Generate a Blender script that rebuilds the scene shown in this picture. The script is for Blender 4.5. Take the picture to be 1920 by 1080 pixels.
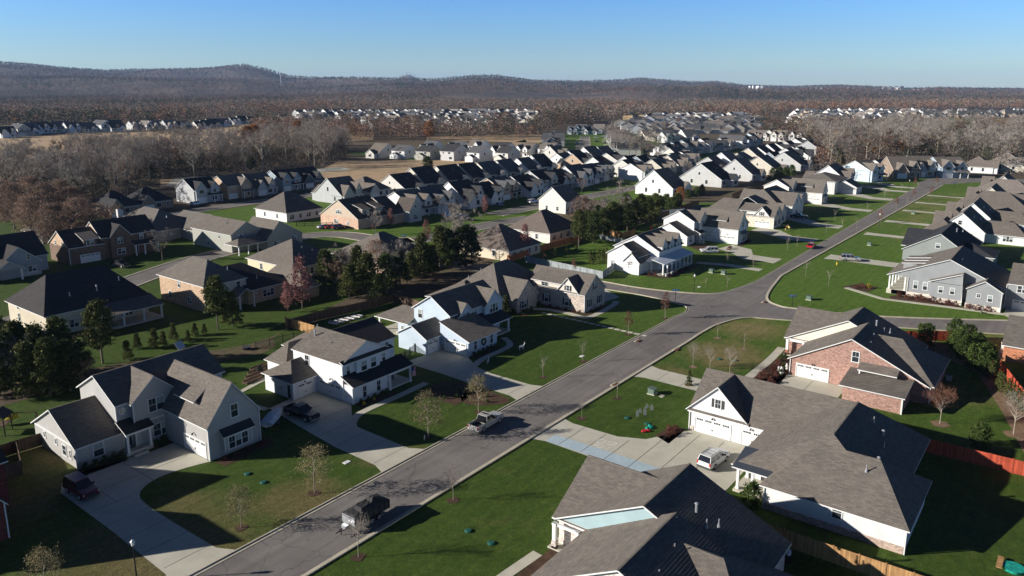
import bpy, math, random
import numpy as np
from mathutils import Vector, Matrix
R=math.radians
for o in list(bpy.data.objects): bpy.data.objects.remove(o)
SC=bpy.context.scene; COL=SC.collection

# ---------------------------------------------------------------- camera, sky, sun, exposure
# world axes follow the main street: +x runs up the street, +y to its left-hand houses, metres, camera 46 m up
CAM_H=46.0; HEAD=R(37.3); FPX=1425.0; CYP=470.0; YH=162.0; TILT=math.atan((CYP-YH)/FPX)
cd=bpy.data.cameras.new('camera'); cam=bpy.data.objects.new('camera',cd); COL.objects.link(cam); SC.camera=cam
cam.location=(0,0,CAM_H); cam.rotation_euler=(math.pi/2-TILT,0,HEAD-math.pi/2)
cd.sensor_width=36; cd.lens=36*FPX/1920; cd.shift_y=-(540-CYP)/1920; cd.clip_start=1; cd.clip_end=40000
SUN_EL=R(19.0); SUN_AZ=R(133.5)           # direction towards the sun in the xy plane
sv=Vector((math.cos(SUN_AZ)*math.cos(SUN_EL),math.sin(SUN_AZ)*math.cos(SUN_EL),math.sin(SUN_EL)))
ld=bpy.data.lights.new('sun','SUN'); ld.energy=5.0; ld.angle=R(0.5); ld.color=(1.0,0.945,0.87)
sun=bpy.data.objects.new('sun',ld); COL.objects.link(sun); sun.location=(0,0,200); sun.rotation_euler=sv.to_track_quat('Z','Y').to_euler()
W=bpy.data.worlds.new('World'); SC.world=W; W.use_nodes=True; nt=W.node_tree
sky=nt.nodes.new('ShaderNodeTexSky'); sky.sky_type='NISHITA'; sky.sun_disc=False
sky.sun_elevation=SUN_EL; sky.sun_rotation=math.pi/2-SUN_AZ; sky.altitude=200; sky.air_density=1.0; sky.dust_density=0.35; sky.ozone_density=1.4
bg=nt.nodes['Background']; bg.inputs['Strength'].default_value=0.05
tcw=nt.nodes.new('ShaderNodeTexCoord'); sx=nt.nodes.new('ShaderNodeSeparateXYZ'); nt.links.new(tcw.outputs['Generated'],sx.inputs[0]); rp=nt.nodes.new('ShaderNodeValToRGB'); nt.links.new(sx.outputs[2],rp.inputs[0])
e=rp.color_ramp.elements; e[0].position=0.0; e[0].color=(1.05,1.42,1.95,1); e[1].position=0.6; e[1].color=(0.14,0.22,0.40,1); e2=e.new(0.05); e2.color=(0.80,1.22,1.95,1); e3=e.new(0.13); e3.color=(0.58,1.18,2.25,1); e4=e.new(0.3); e4.color=(0.17,0.27,0.48,1)   # horizon less yellow than the model sky; unseen upper sky dimmed to deepen shade
mx=nt.nodes.new('ShaderNodeMix'); mx.data_type='RGBA'; mx.blend_type='MULTIPLY'; mx.inputs[0].default_value=1; nt.links.new(sky.outputs[0],mx.inputs[6]); nt.links.new(rp.outputs[0],mx.inputs[7]); nt.links.new(mx.outputs[2],bg.inputs[0])
vs=SC.view_settings; vs.view_transform='Standard'; vs.look='None'; vs.gamma=1; vs.exposure=0.74
SC.cycles.max_bounces=5; SC.cycles.diffuse_bounces=2; SC.cycles.glossy_bounces=2; SC.cycles.transparent_max_bounces=8; SC.cycles.volume_bounces=0

FW=Vector((math.cos(HEAD)*math.cos(TILT),math.sin(HEAD)*math.cos(TILT),-math.sin(TILT))); RT=Vector((math.sin(HEAD),-math.cos(HEAD),0)); UPV=RT.cross(FW)
def at(px,py,z=0.0):            # a pixel of the 1920x1080 photograph -> the point of the place at height z
    r=FW+RT*((px-960)/FPX)+UPV*((CYP-py)/FPX); t=(z-CAM_H)/r.z
    return (r.x*t,r.y*t)

# ---------------------------------------------------------------- materials
class NG:
    def __init__(s,name):
        s.m=bpy.data.materials.new(name); s.m.use_nodes=True; s.t=s.m.node_tree; s.b=s.t.nodes['Principled BSDF']
    def n(s,ty,**k):
        d=s.t.nodes.new('ShaderNode'+ty)
        for a,v in k.items():
            if a.startswith('i_'): 
                key=a[2:]; key=int(key) if key.isdigit() else key.replace('_',' ')
                d.inputs[key].default_value=v
            else: setattr(d,a,v)
        return d
    def l(s,a,b): s.t.links.new(a,b); return s
    def ramp(s,src,stops,interp='LINEAR'):
        d=s.n('ValToRGB'); d.color_ramp.interpolation=interp; e=d.color_ramp.elements
        while len(e)<len(stops): e.new(0.5)
        for i,(p,c) in enumerate(stops): e[i].position=p; e[i].color=(c[0],c[1],c[2],1) if hasattr(c,'__len__') else (c,c,c,1)
        s.l(src,d.inputs[0]); return d.outputs[0]
    def noise(s,vec,scale,detail=4,rough=0.55,**k):
        d=s.n('TexNoise',i_Scale=scale,i_Detail=detail,i_Roughness=rough,**k); s.l(vec,d.inputs['Vector']); return d.outputs['Fac']
    def mul(s,a,b,f=1.0,mode='MULTIPLY'):
        d=s.n('Mix',data_type='RGBA',blend_type=mode); d.inputs[0].default_value=f
        for k,v in ((6,a),(7,b)):
            if hasattr(v,'is_output'): s.l(v,d.inputs[k])
            else: d.inputs[k].default_value=(v[0],v[1],v[2],1)
        return d.outputs[2]
    def mixf(s,f,a,b):
        o=s.mul(a,b,1.0,'MIX'); s.l(f,o.node.inputs[0]); return o
    def bump(s,h,strength,dist=0.02):
        d=s.n('Bump',i_Strength=strength,i_Distance=dist); s.l(h,d.inputs['Height']); s.l(d.outputs[0],s.b.inputs['Normal']); return d
    def base(s,o,rough=0.8,spec=0.3):
        if hasattr(o,'is_output'): s.l(o,s.b.inputs['Base Color'])
        else: s.b.inputs['Base Color'].default_value=(o[0],o[1],o[2],1)
        s.b.inputs['Roughness'].default_value=rough; s.b.inputs['Specular IOR Level'].default_value=spec; return s.m
    def xyz(s,src): d=s.n('SeparateXYZ'); s.l(src,d.inputs[0]); return d.outputs
    def math(s,op,a,b=None):
        d=s.n('Math',operation=op)
        for k,v in ((0,a),(1,b)):
            if v is None: continue
            if hasattr(v,'is_output'): s.l(v,d.inputs[k])
            else: d.inputs[k].default_value=v
        return d.outputs[0]
def wallvec(g):
    tc=g.n('TexCoord'); x=g.xyz(tc.outputs['Object']); c=g.n('CombineXYZ'); g.l(g.math('ADD',x[0],x[1]),c.inputs[0]); g.l(x[2],c.inputs[1]); return tc.outputs['Object'],c.outputs[0],x
def plain(name,c,rough=0.7,spec=0.3,metal=0,nz=0.12,sc=6):
    g=NG(name); tc=g.n('TexCoord'); f=g.noise(tc.outputs['Object'],sc,3)
    m=g.base(g.mul(c,g.ramp(f,[(0.3,1-nz),(0.7,1+nz*0.4)])),rough,spec); g.b.inputs['Metallic'].default_value=metal; return m
def objcol(g): return g.n('ObjectInfo').outputs['Color']
def m_siding():
    g=NG('siding'); o,v,x=wallvec(g); w=g.math('FRACT',g.math('MULTIPLY',x[2],5.5)); f=g.noise(o,0.5,5)
    c=g.mul(objcol(g),g.ramp(f,[(0.3,0.86),(0.7,1.0)])); c=g.mul(c,g.ramp(w,[(0.0,0.6),(0.1,1.0)]),0.7)
    g.bump(w,0.35,0.02); return g.base(c,0.6)
def m_batten():
    g=NG('board_batten'); o,v,x=wallvec(g); w=g.math('FRACT',g.math('MULTIPLY',g.math('ADD',x[0],x[1]),2.4)); f=g.noise(o,0.5,5)
    c=g.mul(objcol(g),g.ramp(f,[(0.3,0.88),(0.7,1.0)])); c=g.mul(c,g.ramp(w,[(0.0,0.62),(0.10,1.0),(0.9,1.0),(1.0,0.8)]),0.6)
    return g.base(c,0.6)
def m_brick(name,mort,var):
    g=NG(name); o,v,x=wallvec(g); b=g.n('TexBrick',i_Scale=1.0,offset=0.5); g.l(v,b.inputs['Vector'])
    for k,q in (('Brick Width',0.34),('Row Height',0.12),('Mortar Size',0.012),('Bias',0.1)): b.inputs[k].default_value=q
    b.inputs['Color1'].default_value=(var,var,var,1); b.inputs['Color2'].default_value=(1.25,1.2,1.2,1); b.inputs['Mortar'].default_value=(mort,mort,mort,1)
    n=g.noise(v,3.2,6,0.75); n2=g.noise(o,0.35,4)
    c=g.mul(objcol(g),b.outputs[0]); c=g.mul(c,g.ramp(n,[(0.32,0.55),(0.5,1.0),(0.68,1.35)]),0.9); c=g.mul(c,g.ramp(n2,[(0.3,0.85),(0.7,1.05)]))
    g.bump(b.outputs['Fac'],-0.3,0.01); return g.base(c,0.85)
def m_shingle():
    g=NG('shingle'); o,v,x=wallvec(g); b=g.n('TexBrick',i_Scale=1.0,offset=0.37)
    nv=g.noise(o,2.0,2); q=g.n('CombineXYZ'); g.l(g.math('ADD',x[0],x[1]),q.inputs[0]); g.l(x[2],q.inputs[1]); g.l(q.outputs[0],b.inputs['Vector'])
    for k,w in (('Brick Width',0.55),('Row Height',0.105),('Mortar Size',0.008),('Bias',0.0)): b.inputs[k].default_value=w
    b.inputs['Color1'].default_value=(0.78,0.78,0.8,1); b.inputs['Color2'].default_value=(1.2,1.17,1.12,1); b.inputs['Mortar'].default_value=(0.6,0.6,0.62,1)
    c=g.mul(objcol(g),b.outputs[0],0.85); n=g.noise(o,9,6,0.8); c=g.mul(c,g.ramp(n,[(0.3,0.62),(0.5,1.0),(0.72,1.45)]),0.85)
    n2=g.noise(o,0.45,5,0.6); c=g.mul(c,g.ramp(n2,[(0.3,0.90),(0.7,1.06)]))
    s=g.math('FRACT',g.math('MULTIPLY',x[2],1/0.105)); h=g.math('ADD',g.math('MULTIPLY',s,-1.0),g.math('MULTIPLY',n,0.5)); g.bump(h,1.0,0.03)
    return g.base(c,0.95,0.1)
def m_metalroof():
    g=NG('standing_seam'); o,v,x=wallvec(g); w=g.math('FRACT',g.math('MULTIPLY',g.math('ADD',x[0],x[1]),2.1)); c=g.mul(objcol(g),g.ramp(w,[(0.0,1.5),(0.07,1.0),(0.93,1.0),(1.0,0.5)]),0.8)
    g.bump(g.ramp(w,[(0,1),(0.08,0),(0.92,0),(1,1)]),0.6,0.03); return g.base(c,0.45,0.5)
DRYC=[(20,96,13,1),(32,70,12,.9),(48,66,7,.8),(62,66,6,.6),(124,47,9,.8),(140,48,9,.7),(116,38,6,.3),(150,98,14,.3),(36,101,7,.8),(160,10,9,.5),(330,55,60,.35),(300,75,50,.2),(110,51,5,.5),(250,120,26,.8),(128,10,8,.4)]
def m_grass(name='lawn_grass'):
    g=NG(name); tc=g.n('TexCoord'); p=tc.outputs['Object']
    a=g.noise(p,0.035,6,0.6); b=g.noise(p,0.5,5,0.65); c=g.noise(p,5.0,6,0.8); e=g.noise(p,0.16,5,0.65)
    G=g.ramp(b,[(0.25,(0.048,0.092,0.010)),(0.5,(0.070,0.122,0.015)),(0.75,(0.102,0.146,0.024))])
    D=g.ramp(c,[(0.3,(0.15,0.12,0.045)),(0.7,(0.27,0.215,0.095))]); tot=None
    for X,Y,r,w in DRYC:
        v=g.n('VectorMath',operation='DISTANCE'); g.l(p,v.inputs[0]); v.inputs[1].default_value=(X,Y,0); m=g.n('MapRange'); g.l(v.outputs['Value'],m.inputs[0]); m.inputs[1].default_value=r*1.35; m.inputs[2].default_value=r*.25; m.inputs[4].default_value=w*.42
        tot=m.outputs[0] if tot is None else g.math('MAXIMUM',tot,m.outputs[0])
    f=g.math('ADD',g.math('MULTIPLY',a,0.4),g.math('MULTIPLY',b,0.22)); f=g.math('ADD',f,g.math('MULTIPLY',e,0.5)); f=g.math('ADD',f,tot)
    G2=g.mixf(g.ramp(f,[(0.64,0),(0.88,0.88)]),G,D)
    sx=g.xyz(p); lot_vignette=g.n('MapRange'); g.l(g.math('ADD',sx[0],g.math('MULTIPLY',a,30)),lot_vignette.inputs[0]); lot_vignette.inputs[1].default_value=108; lot_vignette.inputs[2].default_value=185; lot_vignette.inputs[3].default_value=0.70; lot_vignette.inputs[4].default_value=1.22; G2=g.mul(G2,lot_vignette.outputs[0]); st=g.math('SINE',g.math('ADD',g.math('MULTIPLY',sx[1],3.6),g.math('MULTIPLY',g.noise(p,0.05,2),8)))  # lots differ in green; vignette shade is also painted into the nearer grass
    G2=g.mul(G2,g.ramp(st,[(0.0,0.93),(1.0,1.06)]),0.8)
    h2=g.noise(p,1.7,4,0.7); G2=g.mul(G2,g.ramp(h2,[(0.3,0.66),(0.5,1.0),(0.7,1.28)])); G2=g.mul(G2,g.ramp(c,[(0.3,0.5),(0.5,1.0),(0.7,1.45)]))
    g.bump(c,1.0,0.07); return g.base(G2,0.9,0.15)
def m_mottle(name,c1,c2,s1=0.3,s2=5,rough=0.9,bump=0.4,dist=0.03,c3=None):
    g=NG(name); p=g.n('TexCoord').outputs['Object']; a=g.noise(p,s1,6,0.65); b=g.noise(p,s2,4,0.7)
    c=g.ramp(a,[(0.3,c1),(0.7,c2)] if c3 is None else [(0.3,c1),(0.5,c2),(0.68,c3)]); c=g.mul(c,g.ramp(b,[(0.3,0.72),(0.7,1.2)])); g.bump(b,bump,dist); return g.base(c,rough,0.2)
def m_asphalt():
    g=NG('asphalt'); p=g.n('TexCoord').outputs['Object']; a=g.noise(p,0.22,6,0.6); b=g.noise(p,40,3,0.8); x=g.xyz(p)
    q=g.n('CombineXYZ'); g.l(g.math('MULTIPLY',x[0],0.02),q.inputs[0]); g.l(g.math('MULTIPLY',x[1],1.1),q.inputs[1]); t=g.noise(q.outputs[0],1.0,3)
    c=g.ramp(a,[(0.3,(0.160,0.145,0.132)),(0.7,(0.212,0.192,0.175))]); c=g.mul(c,g.ramp(b,[(0.3,0.75),(0.7,1.25)])); c=g.mul(c,g.ramp(t,[(0.35,0.86),(0.65,1.08)]))
    k=g.n('TexVoronoi',feature='DISTANCE_TO_EDGE',i_Scale=0.16); w=g.n('VectorMath',operation='ADD'); g.l(p,w.inputs[0]); nn=g.n('TexNoise',i_Scale=0.8,i_Detail=4); g.l(p,nn.inputs['Vector']); g.l(nn.outputs['Color'],w.inputs[1]); g.l(w.outputs[0],k.inputs['Vector'])
    c=g.mul(c,g.ramp(k.outputs['Distance'],[(0.0,0.55),(0.010,1.0)]),0.8); sp=g.noise(p,0.75,2,0.3); c=g.mul(c,g.ramp(sp,[(0.22,0.62),(0.30,1.0)])); pt=g.noise(p,0.09,1,0.2); c=g.mul(c,g.ramp(pt,[(0.40,0.9),(0.42,1.0)])); g.bump(b,0.3,0.01); return g.base(c,0.85,0.25)
def m_concrete():
    g=NG('concrete'); p=g.n('TexCoord').outputs['Object']; a=g.noise(p,0.35,6,0.65); b=g.noise(p,12,3,0.7)
    c=g.ramp(a,[(0.3,(0.43,0.405,0.325)),(0.7,(0.545,0.515,0.42))]); c=g.mul(c,g.ramp(b,[(0.3,0.9),(0.7,1.06)])); g.bump(b,0.15,0.01); return g.base(c,0.85,0.25)
def m_planks(name,c,n=6.5):
    g=NG(name); o,v,x=wallvec(g); s=g.math('ADD',x[0],x[1]); w=g.math('FRACT',g.math('MULTIPLY',s,n)); i=g.math('FLOOR',g.math('MULTIPLY',s,n)); r=g.n('TexWhiteNoise',noise_dimensions='1D'); g.l(i,r.inputs['W'])
    f=g.noise(o,1.2,5); q=g.mul(c,g.ramp(r.outputs['Value'],[(0,0.72),(1,1.2)])); q=g.mul(q,g.ramp(f,[(0.3,0.75),(0.7,1.1)])); q=g.mul(q,g.ramp(w,[(0,0.35),(0.09,1),(0.91,1),(1,0.5)]),0.85); return g.base(q,0.85)
def m_leaf(name,cols,trans=0.25):
    g=NG(name); gm=g.n('NewGeometry'); r=gm.outputs['Random Per Island']; oi=g.n('ObjectInfo'); a=g.ramp(r,[(i/max(1,len(cols)-1),c) for i,c in enumerate(cols)])
    v=g.ramp(oi.outputs['Random'],[(0,0.72),(1,1.18)]); c=g.mul(a,v); m=g.base(c,0.8,0.15)
    tr=g.n('BsdfTranslucent'); g.l(c,tr.inputs[0]); mx=g.n('MixShader'); mx.inputs[0].default_value=trans; g.l(g.b.outputs[0],mx.inputs[1]); g.l(tr.outputs[0],mx.inputs[2]); g.l(mx.outputs[0],g.t.nodes['Material Output'].inputs[0]); return m
def m_paint():
    g=NG('car_paint'); m=g.base(objcol(g),0.25,0.6); g.b.inputs['Coat Weight'].default_value=0.7; g.b.inputs['Coat Roughness'].default_value=0.06; return m
M={}
M['siding']=m_siding(); M['batten']=m_batten(); M['brick']=m_brick('brick_wall',1.15,0.62); M['stone']=m_brick('stone_veneer',1.2,0.5); M['shingle']=m_shingle(); M['seam']=m_metalroof()
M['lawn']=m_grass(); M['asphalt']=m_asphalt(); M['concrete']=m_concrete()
M['curb']=m_mottle('curb_concrete',(0.40,0.36,0.27),(0.54,0.49,0.38),0.6,8,0.85,0.15,0.01)
M['chalk_blue']=m_mottle('blue_chalk',(0.36,0.45,0.50),(0.44,0.53,0.57),0.5,8,0.9,0.1,0.01); M['joint']=plain('joint',(0.12,0.11,0.10),0.9)
M['dry']=m_mottle('dry_grass',(0.26,0.18,0.105),(0.46,0.32,0.19),0.05,1.0,0.95,0.6,0.15,(0.29,0.23,0.125))
M['floor']=m_mottle('wood_floor',(0.06,0.044,0.030),(0.12,0.088,0.055),0.02,0.8,0.95,0.6,0.2,(0.09,0.085,0.035))
M['mulch']=m_mottle('mulch',(0.05,0.028,0.018),(0.11,0.066,0.04),1.0,14,0.95,0.8,0.05)
M['mulch_tan']=m_mottle('pine_straw',(0.16,0.10,0.06),(0.28,0.19,0.12),1.0,14,0.95,0.8,0.04)
M['trim']=plain('white_trim',(0.68,0.68,0.66),0.5,nz=0.06); M['black']=plain('black_metal',(0.012,0.012,0.013),0.5); M['dark']=plain('dark_grey',(0.05,0.05,0.052),0.6)
M['soffit']=plain('soffit_paint',(0.6,0.6,0.58),0.6)
M['white']=plain('white_paint',(0.68,0.68,0.66),0.5,nz=0.05); M['steel']=plain('galvanised',(0.55,0.56,0.58),0.4,0.5,0.6); M['rubber']=plain('rubber',(0.012,0.012,0.012),0.85)
M['glassw']=plain('window_glass',(0.035,0.045,0.052),0.08,0.8,nz=0.5,sc=0.7); M['blinds']=plain('window_blinds',(0.30,0.34,0.34),0.35,0.6,nz=0.2,sc=1.2)
M['glassc']=plain('car_glass',(0.012,0.014,0.017),0.05,0.9); M['paint']=m_paint(); M['chrome']=plain('chrome',(0.7,0.7,0.72),0.2,0.8,1.0)
M['redl']=plain('tail_lamp_red',(0.45,0.01,0.01),0.3); M['lampg']=plain('frosted_lamp_glass',(0.8,0.79,0.74),0.3)
M['bark']=m_mottle('bark',(0.10,0.08,0.062),(0.20,0.165,0.13),2,12,0.9,0.5,0.03); M['bark_pale']=m_mottle('pale_bark',(0.26,0.22,0.17),(0.40,0.35,0.28),2,12,0.9,0.5,0.03)
M['twig']=m_leaf('bare_twigs',[(0.14,0.12,0.105),(0.26,0.225,0.195),(0.40,0.35,0.30)],0.1)
M['twig_red']=m_leaf('russet_twigs',[(0.13,0.05,0.035),(0.22,0.10,0.065),(0.30,0.17,0.11)],0.2)
M['lf_olive']=m_leaf('olive_leaves',[(0.13,0.11,0.055),(0.24,0.20,0.10),(0.36,0.30,0.17)])
M['lf_brown']=m_leaf('brown_leaves',[(0.13,0.085,0.062),(0.23,0.155,0.115),(0.34,0.245,0.185)])
M['lf_orange']=m_leaf('orange_leaves',[(0.20,0.075,0.018),(0.30,0.12,0.03),(0.36,0.19,0.06)])
M['lf_plum']=m_leaf('plum_leaves',[(0.14,0.06,0.055),(0.26,0.12,0.11),(0.38,0.2,0.18)])
M['lf_ever']=m_leaf('evergreen_needles',[(0.016,0.028,0.008),(0.040,0.056,0.015),(0.085,0.098,0.030)],0.1)
M['lf_cedar']=m_leaf('cedar_needles',[(0.035,0.050,0.012),(0.075,0.090,0.022),(0.13,0.13,0.04)],0.1)
M['lf_shrub']=m_leaf('shrub_leaves',[(0.025,0.045,0.010),(0.055,0.085,0.018),(0.09,0.12,0.03)])
M['lf_red']=m_leaf('burgundy_leaves',[(0.07,0.018,0.014),(0.14,0.045,0.035),(0.2,0.09,0.06)])
M['lf_gold']=m_leaf('gold_leaves',[(0.30,0.22,0.02),(0.5,0.38,0.04),(0.62,0.5,0.08)])
M['cedar_wood']=m_planks('new_cedar_fence',(0.42,0.24,0.10)); M['old_wood']=m_planks('weathered_fence',(0.13,0.085,0.055)); M['red_fence']=m_planks('red_stained_fence',(0.44,0.075,0.035)); M['grey_fence']=m_planks('grey_fence',(0.30,0.33,0.34)); M['white_fence']=m_planks('pale_vinyl_fence',(0.62,0.66,0.68))

M['rust']=m_mottle('rusted_iron',(0.10,0.04,0.03),(0.18,0.08,0.06),2,12); M['tarp']=m_mottle('tarp',(0.022,0.022,0.024),(0.05,0.048,0.045),1.2,6,0.7,0.4,0.02); M['cover']=plain('boat_cover',(0.42,0.50,0.60),0.6,nz=0.3,sc=2); M['green_paint']=plain('green_paint',(0.12,0.17,0.13),0.6); M['green_dark']=plain('green_lid',(0.02,0.10,0.07),0.5); M['blue_sign']=plain('blue_sign',(0.03,0.16,0.45),0.4)
M['red_vinyl']=plain('red_vinyl',(0.6,0.03,0.04),0.35,nz=0.5,sc=3); M['green_vinyl']=plain('green_vinyl',(0.02,0.35,0.26),0.35,nz=0.5,sc=3); M['straw']=plain('straw',(0.55,0.40,0.16),0.8); M['gold_paint']=plain('yellow_paint',(0.6,0.42,0.03),0.5); M['flag_red']=plain('flag_red',(0.45,0.02,0.03),0.7); M['flag_blue']=plain('flag_blue',(0.02,0.03,0.16),0.7)
M['slide_yellow']=plain('yellow_plastic',(0.45,0.38,0.05),0.4); M['orange_fence']=m_planks('orange_fence',(0.42,0.15,0.05)); M['chalk']=plain('white_chalk',(0.75,0.75,0.73),0.9); M['skin_tone']=plain('skin',(0.5,0.32,0.24),0.6); M['tan_cloth']=plain('tan_cloth',(0.50,0.34,0.16),0.85); M['denim']=plain('denim',(0.03,0.045,0.08),0.85); M['black_fur']=plain('black_fur',(0.010,0.009,0.009),0.8); M['plywood']=plain('plywood',(0.5,0.36,0.2),0.8)
HAZE=4.0e-5
M['hill_wood']=m_mottle('wooded_hillside',(0.055,0.046,0.040),(0.10,0.080,0.068),0.004,0.035,0.95,1.0,6,(0.17,0.12,0.09))
# ---------------------------------------------------------------- mesh helpers
class MB:
    def __init__(s): s.v=[]; s.f=[]; s.m=[]; s.mats=[]
    def mi(s,m):
        if isinstance(m,str): m=M[m]
        if m not in s.mats: s.mats.append(m)
        return s.mats.index(m)
    def add(s,v,f,m):
        k=len(s.v); i=s.mi(m); s.v+=[tuple(p) for p in v]; s.f+=[tuple(a+k for a in q) for q in f]; s.m+=[i]*len(f); return s
    def box(s,x0,x1,y0,y1,z0,z1,m):
        v=[(x0,y0,z0),(x1,y0,z0),(x1,y1,z0),(x0,y1,z0),(x0,y0,z1),(x1,y0,z1),(x1,y1,z1),(x0,y1,z1)]
        return s.add(v,[(0,3,2,1),(4,5,6,7),(0,1,5,4),(1,2,6,5),(2,3,7,6),(3,0,4,7)],m)
    def slab(s,q,t,m,mt):          # sloping slab: top face m, edges and underside mt
        n=len(q); i,j=s.mi(m),s.mi(mt); k=len(s.v); s.v+=[tuple(p) for p in q]+[(p[0],p[1],p[2]-t) for p in q]
        s.f.append(tuple(range(k,k+n))); s.m.append(i)
        s.f.append(tuple(range(k+2*n-1,k+n-1,-1))); s.m.append(j)
        for a in range(n):
            b=(a+1)%n; s.f.append((k+b,k+a,k+n+a,k+n+b)); s.m.append(j)
        return s
    def prism(s,pts,z0,z1,m):
        n=len(pts); return s.add([(x,y,z0) for x,y in pts]+[(x,y,z1) for x,y in pts],[tuple(range(n-1,-1,-1)),tuple(range(n,2*n))]+[(a,(a+1)%n,n+(a+1)%n,n+a) for a in range(n)],m)
    def tube(s,p0,p1,r0,r1,m,n=6):
        p0=Vector(p0);p1=Vector(p1);d=(p1-p0).normalized(); a=d.orthogonal().normalized(); b=d.cross(a); v=[]
        for p,r in ((p0,r0),(p1,r1)):
            for i in range(n):
                t=2*math.pi*i/n; v.append(p+(a*math.cos(t)+b*math.sin(t))*r)
        return s.add(v,[(i,(i+1)%n,n+(i+1)%n,n+i) for i in range(n)]+[tuple(range(n-1,-1,-1)),tuple(range(n,2*n))],m)
    def ball(s,c,r,m,nu=10,nv=7,sq=(1,1,1)):
        v=[];f=[]
        for j in range(1,nv):
            for i in range(nu):
                t=math.pi*j/nv;u=2*math.pi*i/nu; v.append((c[0]+r*sq[0]*math.sin(t)*math.cos(u),c[1]+r*sq[1]*math.sin(t)*math.sin(u),c[2]+r*sq[2]*math.cos(t)))
        a=len(v); v+=[(c[0],c[1],c[2]+r*sq[2]),(c[0],c[1],c[2]-r*sq[2])]
        for j in range(nv-2):
            for i in range(nu): f.append((j*nu+i,(j+1)*nu+i,(j+1)*nu+(i+1)%nu,j*nu+(i+1)%nu))
        for i in range(nu): f.append((a,i,(i+1)%nu)); f.append((a+1,(nv-2)*nu+(i+1)%nu,(nv-2)*nu+i))
        return s.add(v,f,m)
    def mesh(s,name,smooth=False):
        me=bpy.data.meshes.new(name); me.from_pydata(s.v,[],s.f)
        for m in s.mats: me.materials.append(m)
        me.polygons.foreach_set('material_index',s.m)
        if smooth: me.polygons.foreach_set('use_smooth',[True]*len(s.f))
        me.update(); return me
    def build(s,name,parent=None,color=None,smooth=False): return link(name,s.mesh(name,smooth),parent,color)
def link(name,me,parent=None,color=None,loc=None,rz=None):
    o=bpy.data.objects.new(name,me); COL.objects.link(o)
    if parent is not None: o.parent=parent
    if color is not None: o.color=(color[0],color[1],color[2],1)
    if loc is not None: o.location=loc
    if rz is not None: o.rotation_euler=(0,0,rz)
    return o
def tag(o,label=None,cat=None,group=None,kind=None):
    for k,v in (('label',label),('category',cat),('group',group),('kind',kind)):
        if v: o[k]=v
    return o
def thing(name,label,cat,loc=(0,0,0),rz=0,group=None):
    o=bpy.data.objects.new(name,None); o.empty_display_size=0.3; COL.objects.link(o); o.location=loc; o.rotation_euler=(0,0,rz); return tag(o,label,cat,group)
def copy_tree(o,parent=None,top=None):
    c=o.copy(); COL.objects.link(c); c.parent=parent
    for ch in KIDS.get(o.name,None) or list(o.children): copy_tree(ch,c)
    return c
KIDS={}
def cache_kids():
    KIDS.clear()
    for o in bpy.data.objects:
        if o.parent: KIDS.setdefault(o.parent.name,[]).append(o)
def npmesh(name,V,F,mats,mi=None,n=None):
    me=bpy.data.meshes.new(name); n=F.shape[1]; me.vertices.add(len(V)); me.vertices.foreach_set('co',V.astype(np.float32).ravel()); me.loops.add(F.size); me.loops.foreach_set('vertex_index',F.astype(np.int32).ravel())
    me.polygons.add(len(F)); me.polygons.foreach_set('loop_start',np.arange(0,F.size,n,dtype=np.int32))
    for m in mats: me.materials.append(M[m] if isinstance(m,str) else m)
    if mi is not None: me.polygons.foreach_set('material_index',mi.astype(np.int32))
    me.update(calc_edges=True); me.validate(); return me
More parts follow.
